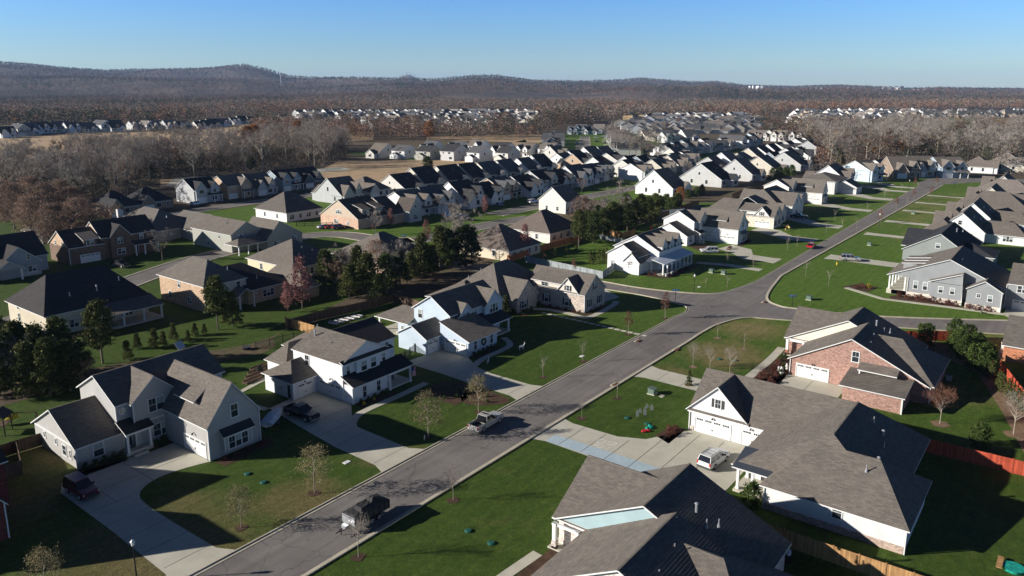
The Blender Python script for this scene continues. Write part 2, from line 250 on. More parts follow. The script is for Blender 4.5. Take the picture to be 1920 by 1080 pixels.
# ---------------------------------------------------------------- house kit
FACE={'-y':0,'+x':math.pi/2,'+y':math.pi,'-x':-math.pi/2}
_wc={}
def win_mesh(w,h,st):
    k=(round(w,2),round(h,2),st)
    if k in _wc: return _wc[k]
    f=MB(); p=MB(); t=0.11; d=0.06
    if st=='round':
        n=20; r=w/2; v=[];F=[]
        for rr,y in ((r,-d),(r-0.13,-d),(r-0.13,0.02),(r,0.02)):
            for i in range(n): a=2*math.pi*i/n; v.append((rr*math.cos(a),y,h/2+rr*math.sin(a)))
        for q in range(3):
            for i in range(n): j=(i+1)%n; F.append((q*n+i,q*n+j,(q+1)*n+j,(q+1)*n+i))
        f.add(v,F,'trim'); p.add([(0.9*(r-.1)*math.cos(2*math.pi*i/n),-0.02,h/2+0.95*(r-.1)*math.sin(2*math.pi*i/n)) for i in range(n)],[tuple(range(n))],'glassw')
        f.box(-.02,.02,-.05,-.02,h/2-r+.1,h/2+r-.1,'trim').box(-r+.1,-.02,-.05,-.02,h/2-.02,h/2+.02,'trim').box(.02,r-.1,-.05,-.02,h/2-.02,h/2+.02,'trim')
    else:
        nb={'dh':1,'dh2':2,'dh3':3,'fix':1,'fix3':3,'sl':1}[st]; ww=w/nb
        f.box(-w/2-t,w/2+t,-d-.02,0.02,h,h+t,'trim').box(-w/2-t-.04,w/2+t+.04,-d-.05,0.02,-t,0,'trim')
        for i in range(nb+1):
            x=-w/2+i*ww; a,b=(x-t,x) if i==0 else ((x,x+t) if i==nb else (x-.06,x+.06)); f.box(a,b,-d,0.02,0,h,'trim')
        for i in range(nb):
            a=-w/2+i*ww+(0 if i==0 else .06); b=-w/2+(i+1)*ww-(0 if i==nb-1 else .06)
            if st[:2]=='dh':
                f.box(a,b,-d+.015,0.0,h*.49,h*.49+.055,'trim'); p.box(a,b,-.025,0.0,0,h*.49,'glassw'); p.box(a,b,-.03,0.0,h*.49+.055,h,'blinds' if (i+nb+int(w*10))%2 else 'glassw')
                c=(a+b)/2
                if h>1.3: f.box(c-.012,c+.012,-.04,-.03,h*.49+.055,h,'trim')
            else:
                p.box(a,b,-.025,0.0,0,h,'glassw'); c=(a+b)/2
                if st!='sl': f.box(c-.015,c+.015,-.04,-.025,0,h,'trim'); f.box(a,c-.015,-.04,-.025,h*.5,h*.5+.03,'trim'); f.box(c+.015,b,-.04,-.025,h*.5,h*.5+.03,'trim')
    _wc[k]=(f.mesh('window'),p.mesh('pane')); return _wc[k]
def gar_mesh(w,h):
    k=('g',w,h)
    if k in _wc: return _wc[k]
    f=MB(); p=MB(); t=.13
    f.box(-w/2-t,-w/2,-.07,.02,0,h,'trim').box(w/2,w/2+t,-.07,.02,0,h,'trim').box(-w/2-t,w/2+t,-.08,.02,h,h+t,'trim')
    nr=4; rh=h/nr
    for r in range(nr):
        f.box(-w/2,w/2,-.015,.01,r*rh+.012,(r+1)*rh-.012,'white')
        n=max(2,int(w/1.2))
        if r<3:
            for i in range(n):
                a=-w/2+(i+.1)*w/n; b=-w/2+(i+.9)*w/n; f.box(a,b,-.027,-.015,r*rh+.1,(r+1)*rh-.1,'white')
    f.box(-w/2,w/2,-.005,.008,0,h,'soffit')
    n=4 if w>3 else 2
    for i in range(n):
        c=-w/2+(i+.5)*w/n; ww=w/n*.72
        p.box(c-ww/2,c+ww/2,-.03,-.015,3*rh+.14,4*rh-.14,'glassw')
        for j in range(1,4): p.box(c-ww/2+j*ww/4-.02,c-ww/2+j*ww/4+.02,-.036,-.03,3*rh+.14,4*rh-.14,'white')
    hd=MB(); hd.box(-.1,-.06,-.07,-.03,rh*1.2,rh*1.2+.25,'black').box(.06,.1,-.07,-.03,rh*1.2,rh*1.2+.25,'black')
    _wc[k]=(f.mesh('garage_door'),p.mesh('pane'),hd.mesh('handle')); return _wc[k]
def door_mesh(w,h,m):
    k=('d',w,h,m)
    if k in _wc: return _wc[k]
    f=MB(); f.box(-w/2-.1,-w/2,-.07,.02,0,h,'trim').box(w/2,w/2+.1,-.07,.02,0,h,'trim').box(-w/2-.1,w/2+.1,-.07,.02,h,h+.1,'trim').box(-w/2,w/2,-.03,.0,0,h,m)
    f.box(-w/2+.15,w/2-.15,-.045,-.03,h*.55,h-.15,m).box(-w/2+.15,w/2-.15,-.045,-.03,.2,h*.48,m)
    hd=MB(); hd.box(w/2-.14,w/2-.08,-.1,-.03,h*.46,h*.54,'steel'); _wc[k]=(f.mesh('door'),hd.mesh('handle')); return _wc[k]
def box_mesh(key,fn,name):
    if key not in _wc:
        b=MB(); fn(b); _wc[key]=b.mesh(name)
    return _wc[key]
WHT=(0.70,0.70,0.695); RF=(0.172,0.152,0.132); RFD=(0.060,0.056,0.056)
class House:
    def __init__(s,label,x,y,rz=0,wall=WHT,roof=RF,wm='siding',group=None,cat='house',name='house',absol=True,lod=0):
        s.root=thing(name,label,cat,(x,y,0),rz,group); s.wall,s.roof,s.wm=wall,roof,wm; s.b={}; s.o=(x,y) if absol else (0,0); s.lod=lod
    def buf(s,name,color):
        k=(name,tuple(color) if color else None)
        if k not in s.b: s.b[k]=MB()
        return s.b[k]
    def L(s,pts): return [(p[0]-s.o[0],p[1]-s.o[1],p[2]) for p in pts]
    def W(s,wc=None,name='wall'): return s.buf(name,wc or s.wall)
    def box(s,x0,x1,y0,y1,z0,z1,wm=None,wc=None,name='wall'):
        s.W(wc,name).box(x0-s.o[0],x1-s.o[0],y0-s.o[1],y1-s.o[1],z0,z1,wm or s.wm); return s
    def rs(s,q,t=0.15,m='shingle',c=None,name='roof'):
        if getattr(s,'ribs',False) and len(q)==4 and m=='shingle' and q[0][1]<q[3][1]-1 and abs(q[0][0]-q[1][0])>3:   # shingle courses as real lips on the low slopes that the sun grazes
            L=s.L([(p[0],p[1],p[2]+t) for p in q]); A,B,C,D=map(Vector,L); n=max(2,int((D-A).length/.30)); b=s.buf('roof',c or s.roof)
            for i in range(n):
                u,v=i/n,(i+1)/n; a0,b0,b1,a1=A.lerp(D,u),B.lerp(C,u),B.lerp(C,v),A.lerp(D,v); z=Vector((0,0,.030)); e=Vector((0,0,.002)); b.add([a0,b0,b0+z,a0+z,b1+e,a1+e],[(0,1,2,3),(3,2,4,5)],m)
        s.buf(name,c or s.roof).slab(s.L([(p[0],p[1],p[2]+t) for p in q]),t,m,'trim')
    def gable(s,x0,x1,y0,y1,ze,zr,axis='x',ends='gg',oh=0.4,og=0.3,r=0.5,z0=0,wm=None,wc=None,gm=None,gc=None,m='shingle',rc=None,walls=True,hin=None,o2=None):
        if walls: s.box(x0,x1,y0,y1,z0,ze,wm,wc)
        fl=axis=='y'
        a0,a1,b0,b1=(y0,y1,x0,x1) if fl else (x0,x1,y0,y1)
        def P(a,b,z): return (b,a,z) if fl else (a,b,z)
        def Q(l): return l[::-1] if fl else l
        br=b0+(b1-b0)*r; sa=(zr-ze)/(br-b0); sb=(zr-ze)/(b1-br); ohb=oh; oh1=oh if o2 is None else o2
        ea=[a0-og,a1+og]; ra=[a0-og,a1+og]
        for i in (0,1):
            if ends[i]=='h':
                ins=hin or min(br-b0,b1-br); sg=1 if i==0 else -1
                ea[i]=(a0,a1)[i]-sg*oh; ra[i]=(a0,a1)[i]+sg*ins
            if ends[i]=='n': ea[i]=ra[i]=(a0,a1)[i]
        zl=ze-sa*ohb; zh=ze-sb*oh1
        s.rs(Q([P(ea[0],b0-ohb,zl),P(ea[1],b0-ohb,zl),P(ra[1],br,zr),P(ra[0],br,zr)]),m=m,c=rc)
        s.rs(Q([P(ea[1],b1+oh1,zh),P(ea[0],b1+oh1,zh),P(ra[0],br,zr),P(ra[1],br,zr)]),m=m,c=rc)
        for i in (0,1):
            if ends[i]=='h':
                q=[P(ea[i],b1+oh1,zh),P(ea[i],b0-ohb,zl),P(ra[i],br,zr)]
                if i==1: q=q[::-1]
                s.rs(Q(q),m=m,c=rc)
            elif ends[i]=='g':
                A=(a0,a1)[i]; dd=0.25 if i==0 else -0.25
                v=[P(A,b0,ze),P(A,b1,ze),P(A,br,zr),P(A+dd,b0,ze),P(A+dd,b1,ze),P(A+dd,br,zr)]
                (MB() if (gc or gm) else s.W(wc)).add(s.L(v),[(0,1,2),(5,4,3),(0,2,5,3),(1,4,5,2),(0,3,4,1)],gm or wm or s.wm) if not (gc or gm) else MB().add(s.L(v),[(0,1,2),(5,4,3),(0,2,5,3),(1,4,5,2),(0,3,4,1)],gm or wm or s.wm).build('gable_wall',s.root,gc or wc or s.wall)
        if s.lod==0: # ridge cap
            s.buf('ridge_cap',rc or s.roof).box(*(lambda p,q:(min(p[0],q[0])-s.o[0]-(.09 if fl else 0),max(p[0],q[0])-s.o[0]+(.09 if fl else 0),min(p[1],q[1])-s.o[1]-(0 if fl else .09),max(p[1],q[1])-s.o[1]+(0 if fl else .09),zr+.10,zr+.165))(P(ra[0],br,0),P(ra[1],br,0)),m)
        return s
    def shed(s,x0,x1,y0,y1,zl,zh,low='-y',m='shingle',rc=None,t=0.14,fill=None,wc=None,name='porch_roof'):
        z={'-y':(zl,zl,zh,zh),'+y':(zh,zh,zl,zl),'-x':(zl,zh,zh,zl),'+x':(zh,zl,zl,zh)}[low]
        q=[(x0,y0,z[0]),(x1,y0,z[1]),(x1,y1,z[2]),(x0,y1,z[3])]; s.rs(q,t=t,m=m,c=rc,name=name)
        if fill is not None:
            i=.3; X0,X1,Y0,Y1=x0,x1,y0,y1
            if low=='-y': X0+=i;X1-=i;Y0+=i
            if low=='+y': X0+=i;X1-=i;Y1-=i
            if low=='-x': Y0+=i;Y1-=i;X0+=i
            if low=='+x': Y0+=i;Y1-=i;X1-=i
            def Z(x,y):
                f={'-y':(y-y0)/(y1-y0),'+y':(y1-y)/(y1-y0),'-x':(x-x0)/(x1-x0),'+x':(x1-x)/(x1-x0)}[low]; return zl+(zh-zl)*f
            c=[(X0,Y0),(X1,Y0),(X1,Y1),(X0,Y1)]; v=[(a,b,fill) for a,b in c]+[(a,b,Z(a,b)-.005) for a,b in c]
            s.W(wc).add(s.L(v),[(3,2,1,0),(4,5,6,7),(0,1,5,4),(1,2,6,5),(2,3,7,6),(3,0,4,7)],s.wm)
        return s
    def place(s,name,me,face,p,c,z,parent=None):
        x,y=(c,p) if face[1]=='y' else (p,c)
        return link(name,me,parent or s.root,None,(x-s.o[0],y-s.o[1],z),FACE[face])
    def win(s,face,p,c,z,w=0.95,h=1.55,st='dh',sh=None):
        f,g=win_mesh(w,h,st); o=s.place('window',f,face,p,c,z)
        if s.lod<2: link('pane',g,o)
        else:
            o.data=box_mesh(('wf',w,h,st),lambda b:(b.box(-w/2-.1,w/2+.1,-.03,.02,-.1,h+.1,'trim'),b.box(-w/2,w/2,-.05,-.03,0,h,'glassw')),'window')
        if sh:
            for sg in (-1,1):
                me=box_mesh(('sh',h,sh),lambda b:(b.box(-.18,.18,-.05,.01,0,h,sh),b.box(-.13,.13,-.065,-.05,.08,h*.48,sh),b.box(-.13,.13,-.065,-.05,h*.54,h-.08,sh)),'shutter')
                q=s.place('shutter',me,face,p,c,z); dx=sg*(w/2+.32); a=FACE[face]; q.location.x+=dx*math.cos(a); q.location.y+=dx*math.sin(a)
        return s
    def gar(s,face,p,c,w=4.9,h=2.15):
        f,g,hd=gar_mesh(w,h); o=s.place('garage_door',f,face,p,c,0.02)
        if s.lod<2: link('pane',g,o)
        if s.lod<1: link('handle',hd,o)
        return s
    def door(s,face,p,c,z=.3,w=.95,h=2.1,m='dark'):
        f,hd=door_mesh(w,h,m); o=s.place('door',f,face,p,c,z)
        if s.lod<1: link('handle',hd,o)
        return s
    def post(s,x,y,z0,z1,w=.28,m='trim'):
        H=round(z1-z0,2); me=box_mesh(('post',H,w,m),lambda b:b.box(-w/2,w/2,-w/2,w/2,0,H,m).box(-w/2-.05,w/2+.05,-w/2-.05,w/2+.05,0,.25,m).box(-w/2-.04,w/2+.04,-w/2-.04,w/2+.04,H-.18,H,m) ,'column')
        link('column',me,s.root,None,(x-s.o[0],y-s.o[1],z0)); return s
    def spout(s,x,y,z1,z0=0.05):
        H=round(z1-z0,1); me=box_mesh(('sp',H),lambda b:b.box(-.06,.06,-.06,.06,0,H,'trim'),'downspout'); link('downspout',me,s.root,None,(x-s.o[0],y-s.o[1],z0)); return s
    def vent(s,x,y,z,h=.55,big=False):
        me=box_mesh(('v',h,big),lambda b:(b.tube((0,0,-.3),(0,0,h),.06 if not big else .13,.06 if not big else .13,'steel'),b.tube((0,0,h),(0,0,h+.12),.11 if not big else .24,.08,'steel') if big else b.tube((0,0,-.3),(0,0,.12),.16,.08,'steel')),'roof_vent')
        link('roof_vent',me,s.root,None,(x-s.o[0],y-s.o[1],z)); return s
    def lamp(s,face,p,c,z):
        me=box_mesh(('wl',),lambda b:(b.box(-.05,.05,-.3,0,.0,.06,'black'),b.tube((0,-.28,-.12),(0,-.28,.04),.17,.07,'black',8)),'wall_lamp'); s.place('wall_lamp',me,face,p,c,z); return s
    def deck(s,x0,x1,y0,y1,z1,m='concrete',name='porch_floor'): s.buf(name,None).box(x0-s.o[0],x1-s.o[0],y0-s.o[1],y1-s.o[1],0.02,z1,m); return s
    def trimb(s,x0,x1,y0,y1,z0,z1,m='trim',name='trim_board'): MB().box(x0-s.o[0],x1-s.o[0],y0-s.o[1],y1-s.o[1],z0,z1,m).build(name,s.root); return s
    def chim(s,x,y,z0,z1,w=.8,m=None,wc=None):
        b=s.buf('chimney',wc or s.wall); X,Y=x-s.o[0],y-s.o[1]; b.box(X-w/2,X+w/2,Y-w/2,Y+w/2,z0,z1,m or s.wm); b.box(X-w/2-.08,X+w/2+.08,Y-w/2-.08,Y+w/2+.08,z1,z1+.12,'dark'); return s
    def done(s):
        for (n,c),b in s.b.items(): b.build(n,s.root,c)
        s.b={}; return s.root

# ---- model A: grey two-storey house with garage wing; used again up the street
def model_A(label,dx,dy,wall,roof=RF,wm='siding',roof2=None,shut=None,full=True,group=None,lod=0,w2=None):
    h=House(label,48+dx,94+dy,0,wall,roof,wm,group,lod=lod); h.o=(48,94); D=roof2 or roof
    wb=w2 or wm
    # left one-storey wing
    h.gable(35.8,41.2,94.3,106.2,2.9,6.2,'x','gn',wm=wb); h.win('-x',35.8,96.0,1.0,.45,1.0,'fix').win('-x',35.8,97.6,.9,.95,1.3).win('-x',35.8,99.9,1.7,.5,.7,'fix').win('-x',35.8,103.2,1.7,.5,.7,'fix').win('-y',94.3,38.4,.8,1.2,1.7)
    h.spout(35.72,94.22,2.7); h.trimb(35.72,35.8,94.5,106,2.75,2.95)
    # two-storey body
    h.gable(41.2,56.2,94.7,104.6,6.5,9.2,'x','gg'); h.gable(42.9,48.7,93.7,99.4,6.5,9.1,'y','gn',wm='batten',z0=3.4)
    h.box(42.9,48.7,93.7,94.7,0,3.4,wb)
    h.win('-y',93.7,45.9,4.4,2.0,1.75,'dh2').win('-y',94.7,41.95,4.9,.95,1.0,'round').win('-y',93.7,46.2,.9,2.0,1.6,'dh2').trimb(42.8,48.8,93.63,93.7,3.3,3.5)
    h.spout(41.12,94.62,6.2).spout(42.82,93.62,6.2)
    # porch
    h.deck(41.0,44.4,92.5,93.68,.5).deck(41.6,43.4,91.7,92.5,.25,name='step'); h.shed(40.9,44.7,92.2,94.72,3.0,4.1,'-y','seam',(0.02,0.02,0.022)); h.post(41.3,92.7,.5,2.98).post(44.2,92.7,.5,2.98); h.trimb(41.1,44.5,92.55,92.85,2.72,2.97,name='beam'); h.door('-y',93.66 if 0 else 94.69,42.3,.5); h.box(43.0,48.6,93.72,94.6,0,.3,wb)
    # garage wing with shed dormer, gable to the street
    h.gable(46.8,54.0,83.2,96.5,4.75,9.3,'y','gn',oh=.35,wm=wb,gm=wb); h.gar('-x',46.8,86.5).lamp('-x',46.8,86.5,2.9)
    h.box(47.9,50.2,87.4,91.6,4.8,6.5,'batten'); h.shed(47.4,50.7,87.1,91.9,6.5,8.9,'-x',name='dormer_roof'); h.box(48.6,50.3,87.5,91.5,6.5,7.2,'batten')
    h.win('-x',47.9,89.5,5.15,1.7,1.15,'dh2')
    h.win('-y',83.2,50.6,4.7,.95,1.7); h.spout(46.72,83.12,4.5).spout(54.08,83.12,4.5)
    h.box(48.6,52.4,82.6,83.2,.7,2.7,'batten'); h.shed(48.2,52.8,82.2,83.22,2.75,3.6,'-y','seam',(0.02,0.02,0.022),name='bay_roof'); h.win('-y',82.6,50.5,.95,2.7,1.55,'dh3').trimb(48.52,48.6,82.52,82.6,.7,2.72).trimb(52.4,52.48,82.52,82.6,.7,2.72)
    h.vent(47.5,101.5,8.1).vent(52,102.3,7.7)
    return h.done()
A=model_A('grey two-storey house with a round window and a maroon car parked outside',0,0,(0.42,0.41,0.39),RF,'siding')

# ---- B: white house with dark porch roof
h=House('white house with a dark porch roof, black pickup in its driveway',75,90,0,(0.70,0.71,0.72),RF,'siding')
h.gable(69.3,78.7,84.4,96,5.9,8.15,'y','gn',gm='batten'); h.shed(68.9,79.2,83.7,84.5,5.75,6.15,'-y',name='pent_roof',rc=RFD)
h.gable(74,82.9,87.6,97.6,5.9,8.1,'x','ng',wm='batten',rc=RFD); h.win('-y',87.6,81.3,4.4,.6,.9,'fix')
h.box(71.7,76.3,83.9,84.4,2.9,5.75); h.win('-y',83.9,73.1,3.9,1.05,1.5).win('-y',83.9,75.0,3.9,1.05,1.5).win('-y',84.4,70.4,3.9,.65,1.3).win('-y',84.4,77.6,3.9,.65,1.3)
h.box(69.3,76.3,82.3,84.4,0,2.75); h.shed(68.9,81.4,81.6,84.45,2.75,3.9,'-y',rc=(0.035,0.036,0.042)); h.deck(76.3,81.2,82.0,87.6,.3); h.post(76.5,82.0,0.02,2.72).post(80.9,82.0,.02,2.72); h.trimb(76.6,80.8,81.9,82.1,2.4,2.72,name='beam')
h.door('-y',84.4,79.2,.3).win('-y',82.3,71.6,.5,.7,1.7).win('-y',82.3,74.4,.6,.7,1.6); h.spout(69.22,84.3,5.7).spout(69.2,82.2,2.6)
h.win('-x',69.3,92.6,3.9,.9,1.55); h.gar('-x',69.3,87.4,4.9).lamp('-x',69.3,87.0,3.0)
h.gable(65.0,69.3,90.6,97.6,2.85,4.7,'x','hn',oh=.4,hin=2.4); h.gar('-y',90.6,67.2,2.7).lamp('-y',90.6,67.0,2.5).door('-x',65.0,91.6,.1,.8).spout(64.92,90.5,2.7)
h.trimb(64.75,65.0,93.2,93.9,1.0,1.6,'steel','meter_box')
h.gable(69.0,75.0,97.6,102.6,2.9,5.2,'x','hn'); h.gable(75.0,80.0,97.6,106.2,2.9,4.6,'y','nh',walls=False); h.post(75.3,106,.0,2.8,.2,'cedar_wood').post(79.8,106,0,2.8,.2,'cedar_wood'); h.deck(75,80,97.7,106.2,.15)
h.vent(72.3,94.2,7.4,.9,True).vent(71.8,90,7.1).vent(75,97,7.6); B=h.done()

# ---- C: pale blue house
BL=(0.47,0.55,0.63)
h=House('pale blue house with two front gables and a wreath on its street wing',104,90,0,BL,RF,'siding')
h.gable(97.4,112.0,88.3,97.2,5.8,8.6,'x','gg'); h.gable(99.2,102.9,87.6,93,5.4,7.25,'y','gn',gm='batten',z0=3.0,wm='siding'); h.gable(106.4,111.6,87.4,93,5.7,8.2,'y','gn',gm='batten',z0=3.0)
h.win('-y',87.6,101.1,3.75,1.9,1.6,'dh2').win('-y',88.3,104.6,4.1,.65,1.4).win('-y',87.4,109.0,3.9,2.4,1.6,'dh3').trimb(99.1,103,87.52,87.6,5.35,5.5).trimb(106.3,111.7,87.32,87.4,5.6,5.75)
h.win('-x',97.4,95.6,4.0,1.0,1.6).spout(97.32,88.2,5.6).vent(106,95.5,6.9)
h.box(95.0,103.0,81.9,88.3,0,2.8); h.shed(94.6,103.4,81.3,88.35,2.7,5.2,'-y',fill=2.5); h.win('-y',81.9,96.9,.9,.7,1.7).win('-y',81.9,101.4,.9,.7,1.7)
h.shed(103.4,111.2,84.5,88.3,2.75,4.0,'-y',rc=RFD); h.deck(103,110.9,84.9,88.3,.3); h.post(110.5,85.1,.3,2.72,.34); h.post(103.8,85.1,.3,2.72,.34); h.trimb(103.9,110.3,85.0,85.25,2.4,2.72,name='beam'); h.door('-y',88.3,106,.3).win('-y',88.3,108.6,.9,1.6,1.5,'dh2')
h.gar('-x',95.0,84.9,4.9).lamp('-x',95.0,84.9,2.6); h.box(94.9,95.0,87.6,88.3,0,1.2,'stone',(0.4,0.38,0.35),name='stone_base')
h.gable(91.4,97.4,88.4,95.3,2.85,4.7,'x','gn',oh=.35); h.gar('-y',88.4,93.1,2.6).lamp('-y',88.4,93.0,2.55); h.spout(91.3,88.3,2.7)
h.gable(96.0,103,97.2,105.8,2.9,4.7,'y','nh',walls=False); h.post(96.3,105.4,0,2.8,.35); h.post(102.6,105.4,0,2.8,.35); h.deck(96,103,97.2,105.8,.12); h.trimb(96.05,96.3,98,105.2,2.55,2.85,name='beam'); h.box(96.05,98,97.2,100.2,0,2.8); h.win('-x',96.05,99,1.4,.5,.7,'fix')
C=h.done()
# wreath between the two windows
b=MB()
for i in range(40):
    a=i/40*2*math.pi; b.ball((99.15+.52*math.cos(a),81.78+random.uniform(-.04,.04),1.75+.52*math.sin(a)),.15,'lf_ever',5,4)
tag(b.build('wreath'),'dark round wreath hung between two windows on the pale blue house','wreath')

# ---- D: stone and board corner house
ST=(0.46,0.40,0.34); CR=(0.66,0.60,0.52)
def model_D(label,dx,dy,wall=ST,wm='stone',gc=CR,lod=0,main=True,group=None,roof=RF):
    h=House(label,130+dx,92+dy,0,wall,roof,wm,group,lod=lod); h.o=(130,92)
    h.gable(129.6,137.8,79.9,95,4.0,7.3,'y','gn',z0=0,gm=wm); h.box(129.75,131,84.9,93,4.0,5.2,'siding',gc,'dormer_wall'); h.shed(129.3,133.6,84.4,93.4,5.2,7.1,'-x',name='dormer_roof')
    h.win('-x',129.75,90.0,4.25,1.7,.85,'fix'); h.gable(129.45,134,81.2,86.6,3.9,6.9,'x','gn',z0=3.7,wm='siding',wc=gc,gm='siding',gc=gc,oh=.3); h.win('-x',129.45,83.9,4.2,.7,1.1,'dh','black')
    h.win('-y',79.9,133.7,4.3,.8,1.3,'dh','black').win('-y',79.9,131.6,.9,.9,1.6,'dh','black').win('-y',79.9,135.6,.9,.9,1.6,'dh','black').spout(129.5,79.8,3.7)
    if main:
        h.win('-x',129.6,84.2,.9,1.0,1.6,'dh','black').win('-x',129.6,89.4,.9,1.0,1.6,'dh','black')
        h.gable(118,137,92.9,107.5,3.1,8.5,'x','hh',hin=7.0,oh=.5); h.gable(120.6,127.6,90.6,100,3.1,6.4,'y','gn'); h.win('-y',90.6,123.0,.8,1.6,1.6,'dh2','black')
        h.gable(126.4,129.2,91.4,95,2.9,4.4,'y','gn',oh=.25,wm='stone'); h.door('-y',91.4,127.8,.2,1.0,2.1,'black'); h.win('-y',92.9,129.0,.8,1.0,1.6)
        h.gable(112.5,119,97,108.2,2.8,5.6,'x','hn'); h.vent(121,104,5.6).vent(124,103,6.8)
    else:
        h.gar('-x',129.6,83.6,4.9); h.lamp('-x',129.6,83.6,2.7); h.gable(137.8,150,83,101,3.6,8.6,'x','nh',hin=5,oh=.45); h.gable(126,142,92,104,3.4,8.2,'y','nh',oh=.45,hin=5); h.gable(141,147,81.4,88,3.6,6.6,'y','gn'); h.win('-y',81.4,144,.8,1.8,1.6,'dh2')
        h.vent(134,98,6.7).vent(141,93,8.0)
    return h.done()
D=model_D('stone-fronted brown-roofed house on the street corner with black shutters',0,0)

# ---- E: white farmhouse across the side street
h=House('white farmhouse with a columned wrap-around porch and three peaked dormers',177,90,0,(0.70,0.70,0.695),RF,'batten')
h.gable(171.8,185.4,84.2,97.0,5.2,8.6,'x','gg'); h.gable(166.4,172,87.2,95.9,4.4,7.0,'x','gn'); h.gable(165.2,171.8,86.2,90.6,3.2,5.4,'x','gn')
for x in (174.6,178.6,182.6):
    h.gable(x-1.35,x+1.35,84.0,90,6.2,8.25,'y','gn',oh=.2,og=.2,z0=4.4); h.win('-y',84.0,x,5.2,.8,1.2)
h.win('-x',171.8,93.5,3.6,.4,.5,'fix').win('-x',166.4,94.4,1.0,.8,1.5).spout(171.7,84.1,5.0)
h.shed(168.0,185.6,80.7,84.25,2.85,3.7,'-y','seam',(0.55,0.6,0.66)); h.shed(168.0,171.85,84.25,86.2,2.95,3.65,'-x','seam',(0.66,0.66,0.66)); h.deck(168.1,185.3,81,84.2,.35); h.deck(168.1,171.8,84.2,86.2,.35)
for x in (168.4,170.8,173.3,175.7,178,180.4,182.8,185.0): h.post(x,81.2,.35,2.83,.3)
h.post(168.4,84.4,.35,2.9,.3); h.trimb(168.4,185,81.1,81.3,2.55,2.84,name='beam'); h.door('-y',84.2,177,.35).win('-y',84.2,174,.8,1,1.6).win('-y',84.2,181,.8,1,1.6)
h.trimb(167.5,170.2,79.9,80.1,.2,.8,'trim','railing').trimb(170.5,173,79.9,80.1,.2,.8,'trim','railing'); h.vent(181,95,6.0)
E_=h.done()

# ---- F, G, G2 and the rest of the left-hand row up the street
BRK=(0.60,0.53,0.45); CRM=(0.74,0.70,0.62)
model_A('cream brick and siding house with a white car at its garage, beside the farmhouse',169.7,-2.4,(0.72,0.70,0.68),RF,'siding',w2='brick',lod=1)
model_D('cream brick house with a gabled garage front, behind the two yellow deer figures',118.6,1.0,(0.66,0.58,0.48),'brick',(0.76,0.74,0.68),1,False)
h=House('broad brown-roofed house with a white two-window garage door, up the row from the deer figures',285,92,0,(0.76,0.72,0.66),RF,'siding',lod=1)
h.gable(274,284,83,103,4.4,8.4,'y','gn'); h.gable(270,296,86,103,4.2,9.2,'x','hh',hin=6); h.gar('-x',274,85.9,4.9); h.win('-y',83,279,4.5,.9,1.5).win('-y',83,279,.9,1.8,1.5,'dh2').gable(285,290.5,84,92,4,7,'y','gn').vent(280,99,7.3).vent(289,98,7.6); h.done()
model_A('cream-gabled house with a brick garage wing, just below the big white-walled house',266.5,0.6,(0.78,0.73,0.64),RF,'siding',w2='brick',lod=1)
h=House('tall white-walled house with a low brown hip roof on the upper street',358,95,0,(0.62,0.61,0.60),RF,'siding',lod=1)
h.gable(346,366,87.5,103,5.6,8.2,'x','hh',oh=.5); h.gable(352,362,80,90,3,5.6,'x','gg'); h.gar('-x',352,83.5,4.9); h.win('-y',87.5,364,3.8,1,1.4); h.vent(356,99,6.6); h.done()

# ---- H and J: the two low houses of one model on the right-hand side
def model_H(label,dx,dy,wall,wm,gc,gm,lod=0,full=True,roof=RF,roof2=None):
    h=House(label,128+dx,27+dy,0,wall,roof,wm,lod=lod); h.o=(128,27); h.ribs=True
    h.gable(120.6,131,15.2,34.9,2.9,7.85,'x','gn',r=.545,oh=.45)                           # garage mass, long east slope at a low pitch
    h.gable(130.6,140.3,18.6,38.4,3.0,7.75,'x','gg',r=.52,oh=.45,gm=gm,gc=gc)           # taller mass, its gable shows above the first
    h.gable(130.9,143.8,30.3,38.9,3.0,6.8,'y','gg',oh=.45,og=.3,walls=False); h.box(134,143.6,30.3,38.6,0,3.0)
    h.gable(121.2,135.4,14.6,25,2.95,6.9,'y','hn',oh=.45,hin=5.6)
    h.gar('-x',120.6,31.4,4.9).lamp('-x',120.6,31.4,2.6).win('-x',120.6,25.2,4.4,.95,1.6).spout(120.5,34.9,2.7).spout(121.1,14.7,2.7)
    for x,y,z,bg in ((134.2,25.3,7.0,True),(133.4,23.9,6.3,False),(134.6,23.2,6.0,False),(130.5,25.6,7.3,False),(127.2,24.2,6.9,False),(123.5,23.8,6.6,False)): h.vent(x,y,z,.6,bg)
    h.deck(129.4,134,35,39,.15); h.post(129.7,38.3,.15,2.95,.4); h.post(129.7,35.6,.15,2.95,.3); h.trimb(129.6,129.8,35.8,38.1,2.65,2.95,name='beam'); h.door('+y',35.0,132,.2)
    if wm=='brick': h.box(129.45,129.95,38.05,38.55,0,1.0,'brick',(0.3,0.12,0.08) if dx==0 else (0.52,0.47,0.42),'pier')
    if full:
        h.box(114.6,120.6,17.2,25.3,0,2.5); h.shed(114.0,120.62,16.8,25.8,2.5,3.3,'-x',name='side_roof'); h.shed(118.8,120.62,18.9,24.4,3.75,4.5,'-x',name='canopy_roof'); h.trimb(118.9,119.1,24.0,24.2,2.9,3.75,name='bracket'); h.trimb(114.5,114.6,17.1,17.3,0,2.5,name='trim_board')
    else: h.win('-x',120.6,28.9,.9,1.4,1.5,'dh2')
    return h.done()
H_=model_H('red brick house with a white garage door and a dark ridged rear roof',0,0,(0.33,0.205,0.165),'brick',(0.72,0.68,0.55),'siding')
J_=model_H('whitewashed brick house with a pale blue gable strip, nearest on the right of the street',-72,0.2,(0.62,0.56,0.50),'brick',(0.35,0.47,0.49),'siding',full=False)

